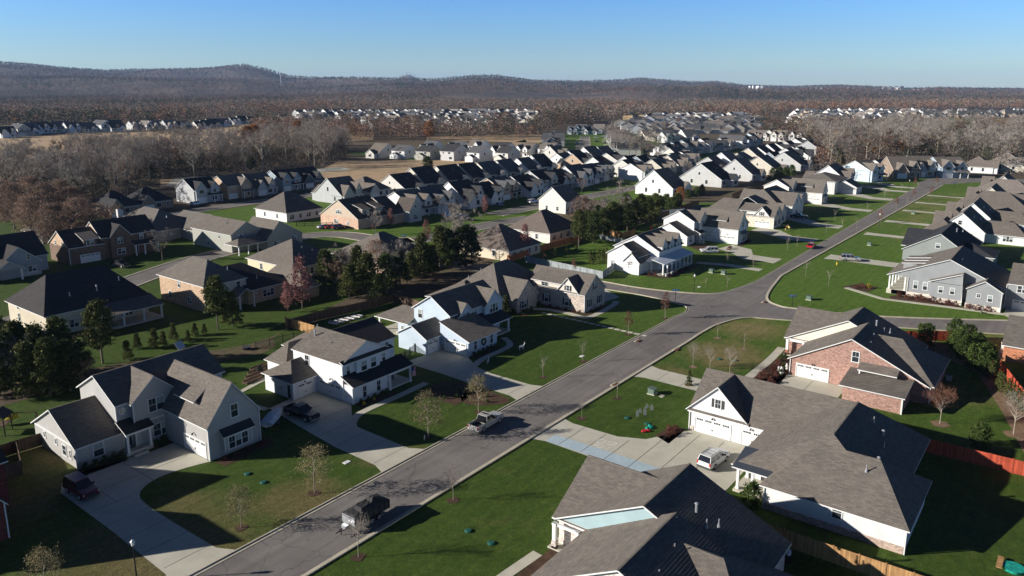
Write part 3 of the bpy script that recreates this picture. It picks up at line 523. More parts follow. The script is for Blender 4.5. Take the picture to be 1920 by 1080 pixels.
# ---- I: white brick house
h=House('white brick house with two garage doors facing the chalked driveway',90,24,0,(0.69,0.69,0.685),RF,'siding')
h.gable(91.7,102.5,20,39.2,3.1,7.1,'y','ng',oh=.4); h.gable(91.6,97,31.4,39.5,3.2,7.1,'x','gn',oh=.3,gm='batten',z0=2.9,wm='batten'); h.shed(91.1,91.75,31.0,39.4,2.95,3.15,'-x',name='pent_roof')
h.win('-x',91.6,35.4,4.2,.75,1.2,'fix','dark').gar('-x',91.7,36.0,4.9).gar('-x',91.7,30.6,2.8).lamp('-x',91.7,36.0,2.55).lamp('-x',91.7,30.8,2.55).spout(91.6,39.3,2.8); h.box(91.62,91.7,38.7,39.2,0,.7,'brick',(0.5,0.45,0.38),'brick_base')
h.gable(78.1,89.8,10.1,24.3,3.0,6.5,'y','hh',oh=.45,hin=3.9); h.gable(80.6,101.0,12.0,28.6,3.1,7.55,'x','hh',r=.44,oh=.4,hin=4.6,walls=False); h.box(83.5,100.8,12.4,28.2,0,3.1)
h.box(78.0,78.1,10.1,24.2,0,.8,'brick',(0.42,0.33,0.27),'brick_base'); h.win('-x',78.1,16.6,1.6,.9,1.4); h.spout(78.02,24.3,2.7).spout(78.0,10.0,2.7)
h.deck(79.6,83.5,24.4,28.4,.3); h.post(80.0,28.0,.3,3.0,.3).post(80.0,26.3,.3,3.0,.3).post(83.2,28.0,.3,3.0,.3); h.shed(79.4,83.6,24.3,28.6,3.0,3.9,'-x','seam',(0.05,0.06,0.075)); h.door('-x',83.5,26,.3)
for x,y,z,bg in ((94.6,17.0,6.4,False),(93.2,15.6,5.5,True),(91.0,15.0,5.1,False),(86.3,14.6,5.2,True),(82.3,15.0,5.9,False)): h.vent(x,y,z,.6,bg)
I_=h.done()

# ---- K, O: grey house with pale foundation, and its two-storey garage block
GR=(0.27,0.28,0.285); FND=(0.66,0.59,0.50)
h=House('dark grey clapboard house with a three-dormer porch front and pale foundation',195,23,0,GR,RF,'siding')
h.box(184.9,204,24.6,32.6,-1,1.0,'brick',FND,'foundation'); h.box(186.2,204,11.0,24.6,-1,1.0,'brick',FND,'foundation')
h.gable(185,203,11.2,33.4,4.35,9.3,'x','gg',r=.47,oh=.4,z0=1.0,walls=False); h.box(185,203,11.2,29.5,1.0,4.35); 
h.gable(183.2,186,18.6,24.9,4.4,6.8,'x','gn',r=.02,oh=.25,walls=False); h.box(183.3,185,18.6,24.6,1.0,4.3); h.box(183.2,185,18.5,24.7,-1,1.0,'brick',FND,'foundation')
h.gable(182.2,186,11.3,17.6,4.2,6.1,'x','gn',r=.5,oh=.25); h.box(182.1,185,11.2,17.7,-1,1.0,'brick',FND,'foundation')
h.deck(184.9,203,29.5,33.6,1.05,'concrete'); 
for y in (33.2,30.0): h.post(185.3,y,1.05,4.2,.3)
for x in (188.7,192.2,195.8,199.4,202.6): h.post(x,33.2,1.05,4.2,.3)
for x in (188.2,191.6,195.0): h.box(x,x+2.2,27.2,31.2,4.9,6.7); h.shed(x-.2,x+2.4,26.2,31.6,6.6,7.3,'+y',name='dormer_roof'); h.win('+y',31.2,x+1.1,5.3,.9,1.2)
for y,z,w,hh in ((27.8,1.9,.8,1.7),(25.9,1.9,.8,1.7)): h.win('-x',185,y,z,w,hh)
h.win('-x',183.3,22.6,2.2,.8,1.3).win('-x',183.3,20.4,2.2,.8,1.3).win('-x',182.2,15.4,2.6,.7,.7,'fix').win('-x',182.2,13.3,2.0,.8,1.3).spout(184.9,29.4,4.2).spout(183.2,18.5,4.2).spout(182.1,11.3,4)
h.vent(190,20,8.3); h.door('+y',29.5,190,1.1); K=h.done()
h=House('grey two-storey garage block with a white double door, cut by the right edge',190,3,0,GR,RF,'siding')
h.gable(186,200,-8,10.8,5.6,8.6,'y','nn',oh=.4); h.gable(185.2,192,-6,6,5.5,8.2,'x','gn'); h.gar('-x',186,7.0,4.9).win('-x',186,3.8 if 0 else 8.2,4.0,1.6,1.3,'dh2').win('-x',185.2,2.0,4.0,1.6,1.3,'dh2').gar('-x',185.2,1.5,4.9).spout(185.9,10.9,5.4); h.done()
# ---- L: slate-roofed grey house
SL=(0.045,0.048,0.054)
h=House('sage grey house under a near-black roof, behind the grey clapboard house',236,30,0,(0.25,0.27,0.26),SL,'siding')
h.gable(224.8,247.5,22.2,37.8,3.0,7.9,'x','gg',r=.45,oh=.4); h.gable(230,246,30,39,3.1,6.6,'y','ng',walls=False); h.box(231,245,34,38,0,3.05); h.win('-x',224.8,29.6,4.2,1.0,1.2); h.gable(226.4,238,17.0,24,2.9,5.0,'y','hn'); h.win('-x',226.4,20,1.0,2.2,1.4,'dh3'); h.spout(224.7,22.2,2.8).vent(236,27,7.4,.7,True).vent(240,26,7); h.done()
# ---- N: orange brick house at the right edge
h=House('orange brick house with a white-posted porch, cut by the right edge of the view',160,3,0,(0.42,0.175,0.095),RF,'brick')
h.gable(149.2,163,-12,8.0,3.0,6.0,'y','gg',oh=.6,r=.6); h.box(151,162,-12,7.6,0,3); h.post(150.6,8.2,1.0,2.9,.45); h.box(150.2,151.0,7.8,8.6,0,1.0,'stone',(0.4,0.35,0.3),'pier'); h.deck(149.4,151,-2,8.6,.2); h.win('-x',149.2,2,1,.9,1.5); h.done()
# ---- P: dark red brick house at the lower left edge
h=House('dark red brick house at the lower left edge, only its corner in view',8,92,0,(0.16,0.045,0.035),RFD,'brick')
h.gable(6,27.4,91.6,103.4,5.6,9.1,'x','gg'); h.gable(16.4,24.7,84.8,93,4.2,9.2,'y','gn'); h.spout(24.8,84.7,4.0); h.done()
# ---------------------------------------------------------------- ground, streets, driveways
def sheet(name,pts,z,m,kind='structure',sub=0):
    b=MB(); b.add([(p[0],p[1],z) for p in pts],[tuple(range(len(pts)))],m); o=b.build(name); o['kind']=kind; return o
def px(*l): return [at(*p) for p in l]
def spline(p,n=6):
    o=[]
    for i in range(len(p)-1):
        a=p[max(i-1,0)];b=p[i];c=p[i+1];d=p[min(i+2,len(p)-1)]
        for k in range(n):
            t=k/n; o.append(tuple(.5*((2*b[j])+(-a[j]+c[j])*t+(2*a[j]-5*b[j]+4*c[j]-d[j])*t*t+(-a[j]+3*b[j]-3*c[j]+d[j])*t**3) for j in (0,1)))
    return o+[p[-1]]
def strip(name,line,w0,w1,z0,z1,m,b=None,kind='structure'):   # a band between offsets w0..w1 to the left of the line
    own=b is None; b=b or MB(); L=[];
    for i,p in enumerate(line):
        a=line[max(i-1,0)];c=line[min(i+1,len(line)-1)]; d=Vector((c[0]-a[0],c[1]-a[1])).normalized(); n=(-d.y,d.x)
        L.append(((p[0]+n[0]*w0,p[1]+n[1]*w0),(p[0]+n[0]*w1,p[1]+n[1]*w1)))
    for (a,c),(d,e) in zip(L,L[1:]): b.prism([a,d,e,c],z0,z1,m)
    if own: o=b.build(name); o['kind']=kind; return o
b=MB(); b.add([(-400,-500,-.02),(1500,-700,-.02),(2200,1800,-.02),(-400,1800,-.02)],[(0,1,2,3)],'floor'); b.build('ground')['kind']='structure'
def lawn(pts,z=0.0,m='lawn'): return sheet('lawn',pts,z,m)
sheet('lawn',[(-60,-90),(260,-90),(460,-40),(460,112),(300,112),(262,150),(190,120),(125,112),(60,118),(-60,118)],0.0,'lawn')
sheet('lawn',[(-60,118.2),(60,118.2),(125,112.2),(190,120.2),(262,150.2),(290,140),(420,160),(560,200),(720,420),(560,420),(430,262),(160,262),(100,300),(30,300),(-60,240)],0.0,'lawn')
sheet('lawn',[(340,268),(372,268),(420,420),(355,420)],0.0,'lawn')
sheet('field',px((560,352),(640,368),(700,352),(800,336),(930,314),(1010,300),(985,262),(800,300),(640,300),(600,318)),0.004,'dry')
sheet('field',px((0,300),(330,285),(700,262),(700,240),(380,226),(330,245),(0,258)),0.004,'dry')
sheet('field',px((800,262),(1020,268),(1015,252),(800,256)),0.004,'dry')
sheet('field',px((1690,243),(1920,243),(1920,232),(1700,233)),0.004,'dry'); sheet('field',px((1760,231.5),(1920,231.5),(1920,222.5),(1770,223)),0.004,'lawn')
sheet('field',px((1215,300),(1262,305),(1280,282),(1210,270)),0.008,'dry')
sheet('field',px((300,352),(560,336),(540,325),(300,335)),0.008,'dry')
sheet('pavement',px((560,327),(660,318),(640,313),(575,318)),0.012,'concrete'); sheet('pavement',px((310,348),(400,343),(390,330),(330,333)),0.012,'concrete')
# dormant patches and wooded strips of bare earth
def blotch(c,r,n=14,sx=1,sy=1,seed=0):
    q=random.Random(seed); return [(c[0]+sx*r*(0.75+.4*q.random())*math.cos(2*math.pi*i/n),c[1]+sy*r*(0.75+.4*q.random())*math.sin(2*math.pi*i/n)) for i in range(n)]
def bed(name,pts,z=.03,m='mulch'): return sheet(name,pts if len(pts)<5 else spline(pts+[pts[0]],3)[:-1],z,m)
bed('wood_floor',[(30,124),(52,121),(75,112),(84,119.5),(110,117.5),(125,114),(140,118),(165,128),(195,132),(262,152),(262,164),(190,142),(150,134),(120,131),(92,122.5),(76,118),(60,126),(30,134)],.012,'floor')
# streets: asphalt
S0,S1=55.4,63.4
nearL=spline(px((1125,540),(1205,553),(1265,567),(1292,577),(1285,590)),5); farL=spline(px((1120,527),(1200,541),(1300,551),(1360,549),(1420,529)),5)
farR=spline(px((1462,517),(1440,545),(1436,562),(1455,573),(1493,580),(1660,595),(1920,603)),5); nearR=spline([(126,55.4),(133,55.5)]+px((1348,606),(1400,595),(1480,600),(1830,623),(1920,627)),5)
poly=[(-40,S0),(126,S0)]+nearR[1:]+[(178,-40),(196,-40)]+farR[::-1]+[(415,55.4),(436,42),(470,-10),(480,-10),(452,50),(438,66),(415,66),(400,63.4)]+farL[::-1]+[(148,150),(140,150)]+nearL+[(140,63.4),(-40,63.4)]
sheet('road',poly,.02,'asphalt')
for l,s in (([(-40,S0),(126,S0)]+nearR+[(178,-40)],-1),([(-40,S1),(138,S1)]+nearL[::-1][1:],1),(farL[::-1][::-1],1),(([(196,-40)]+farR[::-1]+[(412,55.4)]),-1),([farL[-1],(400,63.4),(415,66)],1)):
    if s==1 and l[0][0]>150 and l[0][1]>80: l=l[::1]
    strip('curb',l,0 if s>0 else -.42,.42 if s>0 else 0,-.02,.055,'curb'); strip('curb',l,.42*s if s>0 else -.58,.58 if s>0 else -.42,-.02,.15,'curb')
def street(name,line,w=8,n=6,m='asphalt'):
    l=spline(line,n); strip(name,l,-w/2,w/2,-.01,.018,m); strip('curb',l,w/2,w/2+.5,-.01,.12,'curb'); strip('curb',l,-w/2-.5,-w/2,-.01,.12,'curb')
street('back_street',px((0,598),(60,597),(160,560),(290,512),(400,478),(560,445),(640,440),(720,450),(800,448),(900,425),(1000,408)),8)
street('back_street',px((790,500),(775,470),(740,447)),8); street('back_street',[(215,172),(260,170),(330,166),(370,160)],8)
street('back_street',[(140,262),(160,268),(240,266),(300,262)],8)
street('new_street',[at(1097,300),at(1097,256)],8,m='asphalt'); street('back_street',px((1240,342),(1300,325),(1360,312),(1440,300)),8); 
# driveways and walks (concrete, scored)
def drive(pts,z=.034,name='driveway',m='concrete',sm=0):
    p=px(*pts); return sheet(name,spline(p+[p[0]],4)[:-1] if sm else p,z,m)
sheet('driveway',[(30.6,63.9)]+[(31.5,66),(31.9,78),(32,90),(33.2,92.6),(35.5,93.6),(40.6,92.4),(43.5,91.6),(46.7,91.7),(46.7,83.4)]+spline([(46.7,83.2),(43,84.3),(40,84.3),(37.6,82.8),(36.8,80),(36.7,74),(36.9,66)],4)+[(38.0,63.9)],.03,'concrete')
sheet('driveway',[(57.8,63.9),(58.6,66),(58.8,74),(60,84),(61,91),(65,91.5),(65,90.5),(69.2,90.4),(69.2,82.6),(67,80),(64.6,76),(64.4,66),(65.6,63.9)],.03,'concrete')
sheet('driveway',[(85.2,63.9),(86,66),(86,74),(86.4,80),(86.4,89),(91.3,88.5),(94.9,88.3),(94.9,81.8),(92.4,78),(91.4,74),(91.4,66),(92.2,63.9)],.03,'concrete')
sheet('driveway',[(76.2,54.9),(76.8,53),(76.6,44),(76.4,36),(74,29.6),(80,29.0),(91.6,29),(91.6,39),(89,40.6),(85.4,42.6),(83.8,46),(83.6,53),(84.2,54.9)],.03,'concrete')
sheet('driveway',[(104.2,54.9),(104.9,53),(104.9,38),(108,30),(112,26),(114.5,26),(120.5,26),(120.5,35.2),(112,40),(109.9,44),(109.9,53),(110.6,54.9)],.03,'concrete')
sheet('chalk_drawing',[(76.85,53),(79.2,53),(79.4,31.2),(76.9,34)],.034,'chalk_blue')
strip('front_walk',spline([(56,39.4),(50,39.9),(42,40.4)],5),-.6,.6,0,.05,'concrete'); strip('front_walk',spline([(110,39.8),(124,39.7),(133,40.2)],4),-.7,.7,0,.05,'concrete')
strip('front_walk',spline([(64.8,77.4),(68,79.2),(76,79.3),(82,79.6)],4),-.6,.6,0,.05,'concrete'); strip('front_walk',spline([(91.4,78),(96,79.4),(104,79.8),(107,83.5)],4),-.6,.6,0,.05,'concrete')
strip('front_walk',[(60.5,91),(59.5,99),(66,101),(78,104)],-.5,.5,0,.05,'concrete'); strip('front_walk',spline([(124.5,91.2),(127,87.5),(127.4,82),(127.6,77.6),(137.5,77.9),(141.5,79)],4),-.7,.7,0,.05,'concrete')
sheet('driveway',[(137.9,81),(144.6,80),(148.7,86),(148.2,92),(137.9,92)],.03,'concrete')
sheet('driveway',[(181.5,10.6),(170,6),(176,-2),(186,-6),(186,10.6)],.03,'concrete'); strip('front_walk',[(181.4,9.5),(180.4,20),(178.8,33),(184,42)],-.7,.7,0,.05,'concrete')
for x0,x1,y in ((198.5,205.5,83),(233,240,86),(262,269,86),(305,311,90),(341,348,86),(372,378,84),(388,394,83)):
    sheet('driveway',[(x0,63.9),(x0+.4,66),(x0,72),(x0+6,y-5),(x0+9,y),(x1+10,y-1),(x1+7,y-8),(x1,72),(x1-.4,66),(x1,63.9)],.03,'concrete')
sheet('driveway',[(187.5,63.9),(188,73),(186,80.5),(188.5,80.5),(190.8,73),(190.6,63.9)],.03,'concrete')
for x0,x1 in ((212.5,219.5),(256,261),(285,290),(315,319),(340,344),(366,370)): sheet('driveway',[(x0,54.9),(x0+.5,53),(x0+.5,34),(x1-.3,34),(x1-.3,53),(x1,54.9)],.03,'concrete')
a0_=math.atan2(110,176)
for i in range(13):
    for sd in (-1,1):
        cx,cy=447+13.2*i*math.cos(a0_),266+13.2*i*math.sin(a0_); nx_,ny_=-math.sin(a0_)*sd,math.cos(a0_)*sd; tx,ty=math.cos(a0_),math.sin(a0_)
        sheet('driveway',[(cx+nx_*5-tx*2,cy+ny_*5-ty*2),(cx+nx_*5+tx*2,cy+ny_*5+ty*2),(cx+nx_*17+tx*2,cy+ny_*17+ty*2),(cx+nx_*17-tx*2,cy+ny_*17-ty*2)],.03,'concrete')
# scored joints on the near driveways
b=MB()
for y in (67,71,75,79,83,87): b.box(31.9,46 if y>84 else 36.7,y-.03,y+.03,.034,.038,'joint')
for y in (66.5,70,74,78,82,86): b.box(58.9,68.6 if y>80 else 64.4,y-.03,y+.03,.034,.038,'joint'); b.box(86.2,94.5 if y>80 else 91.2,y-.03,y+.03,.034,.038,'joint')
for y in (51,47.6,44.2,40.8,37.4,34): b.box(76.9,83.6 if y>43 else 91,y-.03,y+.03,.038,.042,'joint')
for y in (51,47,43,39,35,31): b.box(105,110 if y>43 else 120,y-.03,y+.03,.034,.038,'joint')
for x in (30,35,40): b.box(x-.03,x+.03,82.5,91.5,.034,.038,'joint')
b.box(64-.03,64+.03,78,91,.034,.038,'joint'); b.build('expansion_joint')['kind']='structure'
# stepping stones
grp='stepping stones across the corner lawn'
p0,p1=at(1020,587),at(1207,629); me=None
for i in range(17):
    t=i/16; x,y=p0[0]+(p1[0]-p0[0])*t,p0[1]+(p1[1]-p0[1])*t
    if me is None: b=MB(); b.box(-.35,.35,-.55,.55,-.01,.06,'concrete'); me=b.mesh('stepping_stone')
    tag(link('stepping_stone',me,None,None,(x,y,0),random.uniform(-.06,.06)+0.1),'pale square stepping stone in the line across the corner lawn','stepping stone',grp)
# planting beds
for pts in ([(35.3,91.9),(40.8,91.8),(40.8,94.2),(35.2,94.2)],[(43.6,91.8),(46.7,91.8),(46.7,93.6),(43.8,93.6)],[(47,82.6),(47.2,80.6),(54.8,80.9),(55.2,83.2)],[(69.2,80.3),(69.6,82.2),(76.2,82.2),(76.4,80.2)],[(95.2,79.9),(95.2,81.8),(103,81.8),(103,80.4)],[(78.2,70),(84.6,71.5),(85,77),(81,78),(78.6,74)],[(83,64.6),(85,65.2),(85.2,71),(82,72),(79.5,69)],[(128.2,78),(128.2,91),(129.5,91),(129.5,79.6),(138,79.6),(137,78.4)],[(120,88),(126,88.6),(126,90.5),(120,90.5)],[(113.5,34.5),(113.8,39),(120,39.2),(127,39.2),(128.9,38.2),(129,35.2),(120.6,35.2)],[(45,35.6),(45,39.1),(57.5,38.8),(58,35.6)],[(86,39.6),(91.4,39.6),(91.5,41.6),(87.2,42.2)],[(181,18),(179.6,31),(184,31),(184.6,24),(182,18)],[(181.5,11),(180.8,17.8),(182.6,17.6),(182.4,11.2)],[(170,78.3),(166,80),(166,86),(168,86),(168,80.6),(185.6,80.5),(184,78.6)],[(199,82.5),(204,81),(212,88),(206,92)],[(214.8,79),(216,81),(226,81),(226,79.3)],[(183,37),(189,36),(189,41),(184,43)]): bed('planting_bed',pts,.03)
for pts in ([(140,10.6),(150,21),(153.5,19),(146,9),(128,4),(108,-2),(106,0.5),(124,5.6)],[(150,24.2),(157,15.4),(158.5,17),(151,25.5)]): bed('planting_bed',pts,.03,'mulch_tan')
# ---------------------------------------------------------------- far terrain: wooded hills
rng=np.random.default_rng(7)
SKY=[(-200,118),(0,116),(60,120),(130,126),(200,131),(290,129),(345,129),(400,127),(430,123),(460,121),(500,128),(545,140),(600,142),(680,143),(740,144),(820,146),(880,141),(930,140),(1000,148),(1080,150),(1140,149),(1200,144),(1270,149),(1300,151),(1340,150),(1395,157),(1480,159),(1570,156),(1640,159),(1700,162),(1760,160),(1830,161),(1920,162),(2100,162)]
def vnoise(x,y,seed):
    xi=np.floor(x).astype(np.int64); yi=np.floor(y).astype(np.int64); fx=x-xi; fy=y-yi; fx=fx*fx*(3-2*fx); fy=fy*fy*(3-2*fy)
    def h(a,b):
        n=(a*374761393+b*668265263+seed*1442695041)&0x7fffffff; n=((n^(n>>13))*1274126177)&0x7fffffff; return ((n^(n>>16))&0xffff)/65535.0
    return (h(xi,yi)*(1-fx)+h(xi+1,yi)*fx)*(1-fy)+(h(xi,yi+1)*(1-fx)+h(xi+1,yi+1)*fx)*fy
def fbm(x,y,seed,o=4):
    s=0;a=1;t=0
    for i in range(o): s=s+a*vnoise(x*2**i,y*2**i,seed+i*17); t+=a; a*=.5
    return s/t
HX=math.cos(HEAD);HY=math.sin(HEAD)
def terr(x,y):
    x=np.asarray(x,float);y=np.asarray(y,float); f=x*HX+y*HY; l=x*HY-y*HX; d=np.hypot(x,y); f=np.maximum(f,1.0)
    pxx=960+FPX*l/(f*math.cos(TILT)+CAM_H*math.sin(TILT)); sk=np.interp(pxx,[p[0] for p in SKY],[p[1] for p in SKY])
    e=(YH-sk)/FPX*f/ (1.0) ; D=6200+1400*np.sin(pxx*0.006)
    top=np.maximum(e+CAM_H*0.0,0)
    t=np.clip((f-2100)/(D-2100),0,1); s=t*t*(3-2*t)
    hs=(YH-sk-1.5)/FPX*D+CAM_H-18
    bumps=(fbm(x/900,y/900,3)-.45)*120*np.clip((f-1600)/1500,0,1)*(1-t**3)
    after=np.clip(1-(f-D)/2500,0,1)
    h=(hs*s*(1-.32*(1-t)*fbm(x/1500,y/1500,8,3))*(1-.5*np.clip((fbm(x/650,y/1100,21,3)-.42)*2.2,0,1)*np.clip((0.93-t)*8,0,1))+bumps*np.clip(hs/90,0.25,1))*np.where(f>D,after,1)
    h2=np.where((pxx>690)&(pxx<830),np.maximum(0,1-np.abs(pxx-765)/62)**1.3*f*0.0175+46,0)*np.clip(1-np.abs(f-9800)/1200,0,1)   # the lone far peak
    return np.maximum(h,h2)*np.clip((f-1500)/600,0,1)
ds=np.geomspace(1500,13000,150); an=np.linspace(-62,62,260)*math.pi/180
AA,DD=np.meshgrid(an,ds); X=DD*np.cos(HEAD+AA)/np.cos(AA); Y=DD*np.sin(HEAD+AA)/np.cos(AA); Z=terr(X,Y)-1.5; V=np.stack([X,Y,Z],-1).reshape(-1,3)
i,j=np.meshgrid(np.arange(149),np.arange(259),indexing='ij'); q=(i*260+j).ravel(); F=np.stack([q,q+1,q+261,q+260],-1)
link('hills',npmesh('hills',V,F,['hill_wood']))['kind']='structure'
b=MB(); b.add([(-3000,-14000,-2.5),(30000,-14000,-2.5),(30000,30000,-2.5),(-3000,30000,-2.5)],[(0,1,2,3)],'floor'); b.build('plain')['kind']='structure'

# ---------------------------------------------------------------- foliage meshes
def frames(n,rg):
    a=rg.normal(size=(n,3)); a/=np.linalg.norm(a,axis=1,keepdims=True); b=rg.normal(size=(n,3)); b-=a*(a*b).sum(1,keepdims=True); b/=np.linalg.norm(b,axis=1,keepdims=True); return a,b
def leafmesh(name,C,S,mat,rg,asp=1.0,tri=True):
    n=len(C); a,b=frames(n,rg); S=np.broadcast_to(np.asarray(S,float).reshape(-1,1),(n,1)) if np.ndim(S) else np.full((n,1),S)
    if tri: V=np.stack([C-a*S*.6-b*S*.35*asp,C+a*S*.6-b*S*.3*asp,C+b*S*.65*asp],1).reshape(-1,3); F=np.arange(3*n).reshape(-1,3)
    else: V=np.stack([C-a*S*.5,C-b*S*.4*asp,C+a*S*.5,C+b*S*.4*asp],1).reshape(-1,3); F=np.arange(4*n).reshape(-1,4)
    return npmesh(name,V,F,[mat])
def clumps(rg,K,per,prof,sig):
    # prof(t)->(radius at normalised height t), returns leaf centres for unit height crown
    t=rg.random(K)**0.9; th=rg.random(K)*2*math.pi; r=np.array([prof(v) for v in t])*np.sqrt(rg.uniform(.15,1,K))
    c=np.stack([r*np.cos(th),r*np.sin(th),t],1); sz=rg.uniform(.6,1.4,K)
    L=np.repeat(c,per,0)+rg.normal(size=(K*per,3))*np.array(sig)*np.repeat(sz,per)[:,None]; return L
def trunk_mesh(name,rg,H,r,zc,R0,nb,mat='bark',up=0.6,twigs=0,lean=.03):
    b=MB(); lx,ly=rg.normal()*lean*H,rg.normal()*lean*H; pts=[(lx*t*t,ly*t*t,H*t) for t in (0,.35,.7,1)]; rr=[r,r*.75,r*.4,r*.12]
    for k in range(3): b.tube(pts[k],pts[k+1],rr[k],rr[k+1],mat,6)
    ends=[]
    for k in range(nb):
        t=zc+(1-zc)*(k+rg.random())/nb*0.85; z=H*t; bx,by=lx*t*t,ly*t*t; a=rg.random()*2*math.pi; L=R0*H*(1.15-abs(t-.55))*rg.uniform(.6,1.1); r1=r*(1-t)*.7+.02
        m=(bx+L*.5*math.cos(a),by+L*.5*math.sin(a),z+L*.5*up); e=(bx+L*math.cos(a+.2),by+L*math.sin(a+.2),min(H*1.02,z+L*up*1.3)); b.tube((bx,by,z),m,r1,r1*.6,mat,4); b.tube(m,e,r1*.6,r1*.15,mat,3); ends+= [m,e]
        for _ in range(3):
            s=rg.random(); p=tuple(m[i]+(e[i]-m[i])*s for i in range(3)); q=(p[0]+rg.normal()*L*.3,p[1]+rg.normal()*L*.3,p[2]+abs(rg.normal())*L*.3); b.tube(p,q,r1*.35,r1*.1,mat,3); ends.append(q)
    return b.mesh(name),np.array(ends)
def twigmesh(name,rg,ends,n,L,w,mat,zmid):
    c=ends[rg.integers(0,len(ends),n)]+rg.normal(size=(n,3))*L*.35; d=rg.normal(size=(n,3))+np.array([0,0,.7]); ctr=np.array([0,0,zmid]); d+=1.2*(c-ctr)/np.maximum(.5,np.linalg.norm(c-ctr,axis=1,keepdims=True)); d/=np.linalg.norm(d,axis=1,keepdims=True)
    s=np.cross(d,rg.normal(size=(n,3))); s/=np.linalg.norm(s,axis=1,keepdims=True); l=rg.uniform(.4,1.2,(n,1))*L
    V=np.stack([c-s*w/2,c+s*w/2,c+d*l],1).reshape(-1,3); return npmesh(name,V,np.arange(3*n).reshape(-1,3),[mat])
LIB={}
def mk(kind,k,fn):
    LIB[kind]=[]
    for i in range(k):
        rg=np.random.default_rng(abs(hash(kind))%1 + sum(map(ord,kind))*31+i*977); LIB[kind].append(fn(rg,i))
def bare(H,n,w,mat='twig',L=.9,R0=.36,r=.2,bm='bark'):
    def f(rg,i):
        t,e=trunk_mesh('trunk',rg,H*rg.uniform(.9,1.1),r,.28,R0,13,bm,.75); return t,twigmesh('crown',rg,e,n,L*H/12,w,mat,H*.5)
    return f
mk('bare',7,bare(12,2400,.075)); mk('bare_rust',3,bare(12,2400,.12,'lf_brown',.7)); mk('bare_pale',3,bare(14,2000,.075,'twig',.8,.4,.26,'bark_pale'))
def leafy(H,prof,K,per,sig,size,mat,r=.12,zc=.25,z0=.25,R0=.25,bm='bark',nb=10,tri=True):
    def f(rg,i):
        t,e=trunk_mesh('trunk',rg,H*.9,r,zc,R0,nb,bm,.6); C=clumps(rg,K,per,prof,sig); C=C*np.array([H,H,H*(1-z0)])+np.array([0,0,H*z0]); C[:,2]=np.maximum(C[:,2],H*z0*.7); return t,leafmesh('crown',C,size*rg.uniform(.6,1.3,len(C)),mat,rg,1,tri)
    return f
ov=lambda t:.30*math.sin(math.pi*min(1,max(0,t*.85+.12)))**.7
mk('young_olive',4,leafy(5.8,lambda t:.34*math.sin(math.pi*min(.98,t*.72+.2))**.9,75,34,(.05,.05,.06),.13,'lf_olive',.06,.3,.3,.2,'bark_pale',9,False))
mk('young_bare',3,lambda rg,i:(lambda te:(te[0],twigmesh('crown',rg,te[1],900,.55,.022,'twig',2.8)))(trunk_mesh('trunk',rg,4.8,.055,.35,.3,16,'bark_pale',1.0)))
mk('whip',3,lambda rg,i:(lambda te:(te[0],twigmesh('crown',rg,te[1],130,.5,.012,'twig_red' if i==2 else 'twig',2.2)))(trunk_mesh('trunk',rg,3.6,.035,.4,.22,7,'bark_pale',1.5)))
mk('young_russet',3,leafy(4.6,lambda t:.16*math.sin(math.pi*min(.98,t*.8+.15)),50,10,(.035,.035,.05),.15,'twig_red',.05,.35,.35,.15,'bark_pale',8))
mk('cedar',6,lambda rg,i: leafy(9.5,(lambda t:.31*(1-t)**.8+.02) if i%3 else (lambda t:.31*math.sin(math.pi*min(.97,t*.8+.17))**.8),[110,90,120][i%3],60,(.042,.042,.024),.27,['lf_ever','lf_ever','lf_cedar'][i%3],.2,.1,[.08,.16,.1][i%3],.14)(rg,i))
mk('cedar_lit',5,leafy(9.5,lambda t:.29*(1-t)**.75+.02,120,52,(.038,.038,.024),.28,'lf_cedar',.2,.1,.08,.12))
mk('pine',3,leafy(11,lambda t:.21*math.sin(math.pi*min(.97,t*.75+.22))**.8,170,46,(.03,.03,.022),.27,'lf_cedar',.18,.35,.30,.16))
mk('plum',3,leafy(8.5,lambda t:.19*math.sin(math.pi*min(.97,t*.8+.15)),120,16,(.03,.03,.035),.22,'lf_plum',.1,.15,.15,.14))
mk('oak',4,leafy(15,lambda t:.36*math.sin(math.pi*min(.97,t*.8+.15))**.7,260,26,(.04,.04,.03),.30,'lf_brown',.3,.2,.2,.28))
mk('oak_orange',3,leafy(14,lambda t:.34*math.sin(math.pi*min(.97,t*.8+.15))**.7,200,26,(.035,.035,.03),.42,'lf_orange',.3,.2,.2,.28))
mk('arbor',2,leafy(2.4,lambda t:.19*(1-t)**.6+.03,60,16,(.03,.03,.03),.12,'lf_cedar',.05,.1,.03,.05,'bark',3))
mk('laurel',3,leafy(3.8,lambda t:.40*math.sin(math.pi*min(.97,t*.75+.24))**.6,110,22,(.05,.05,.05),.2,'lf_shrub',.06,.1,.05,.2))
mk('crape',2,lambda rg,i:(lambda te:(te[0],twigmesh('crown',rg,te[1],1500,.7,.035,'twig_red',3.2)))(trunk_mesh('trunk',rg,4.4,.07,.42,.36,16,'bark_pale',.8)))
def tree(kind,x,y,label,group=None,s=1.0,cat='tree',name=None,z=0,var=None,q=random.Random(5)):
    t,c=LIB[kind][(q.randrange(99) if var is None else var)%len(LIB[kind])]; o=thing(name or {'bare':'bare_tree','bare_rust':'russet_tree','bare_pale':'bare_tree','young_olive':'street_tree','young_bare':'street_tree','whip':'sapling','young_russet':'street_tree','cedar':'cedar_tree','cedar_lit':'cedar_tree','pine':'pine_tree','plum':'plum_tree','oak':'oak_tree','oak_orange':'oak_tree','arbor':'arborvitae','laurel':'laurel_bush','crape':'ornamental_tree'}[kind],label,cat,(x,y,z),q.uniform(0,6.28),group)
    o.scale=(s*q.uniform(.92,1.08),s*q.uniform(.92,1.08),s); link('trunk',t,o); link('crown',c,o); return o
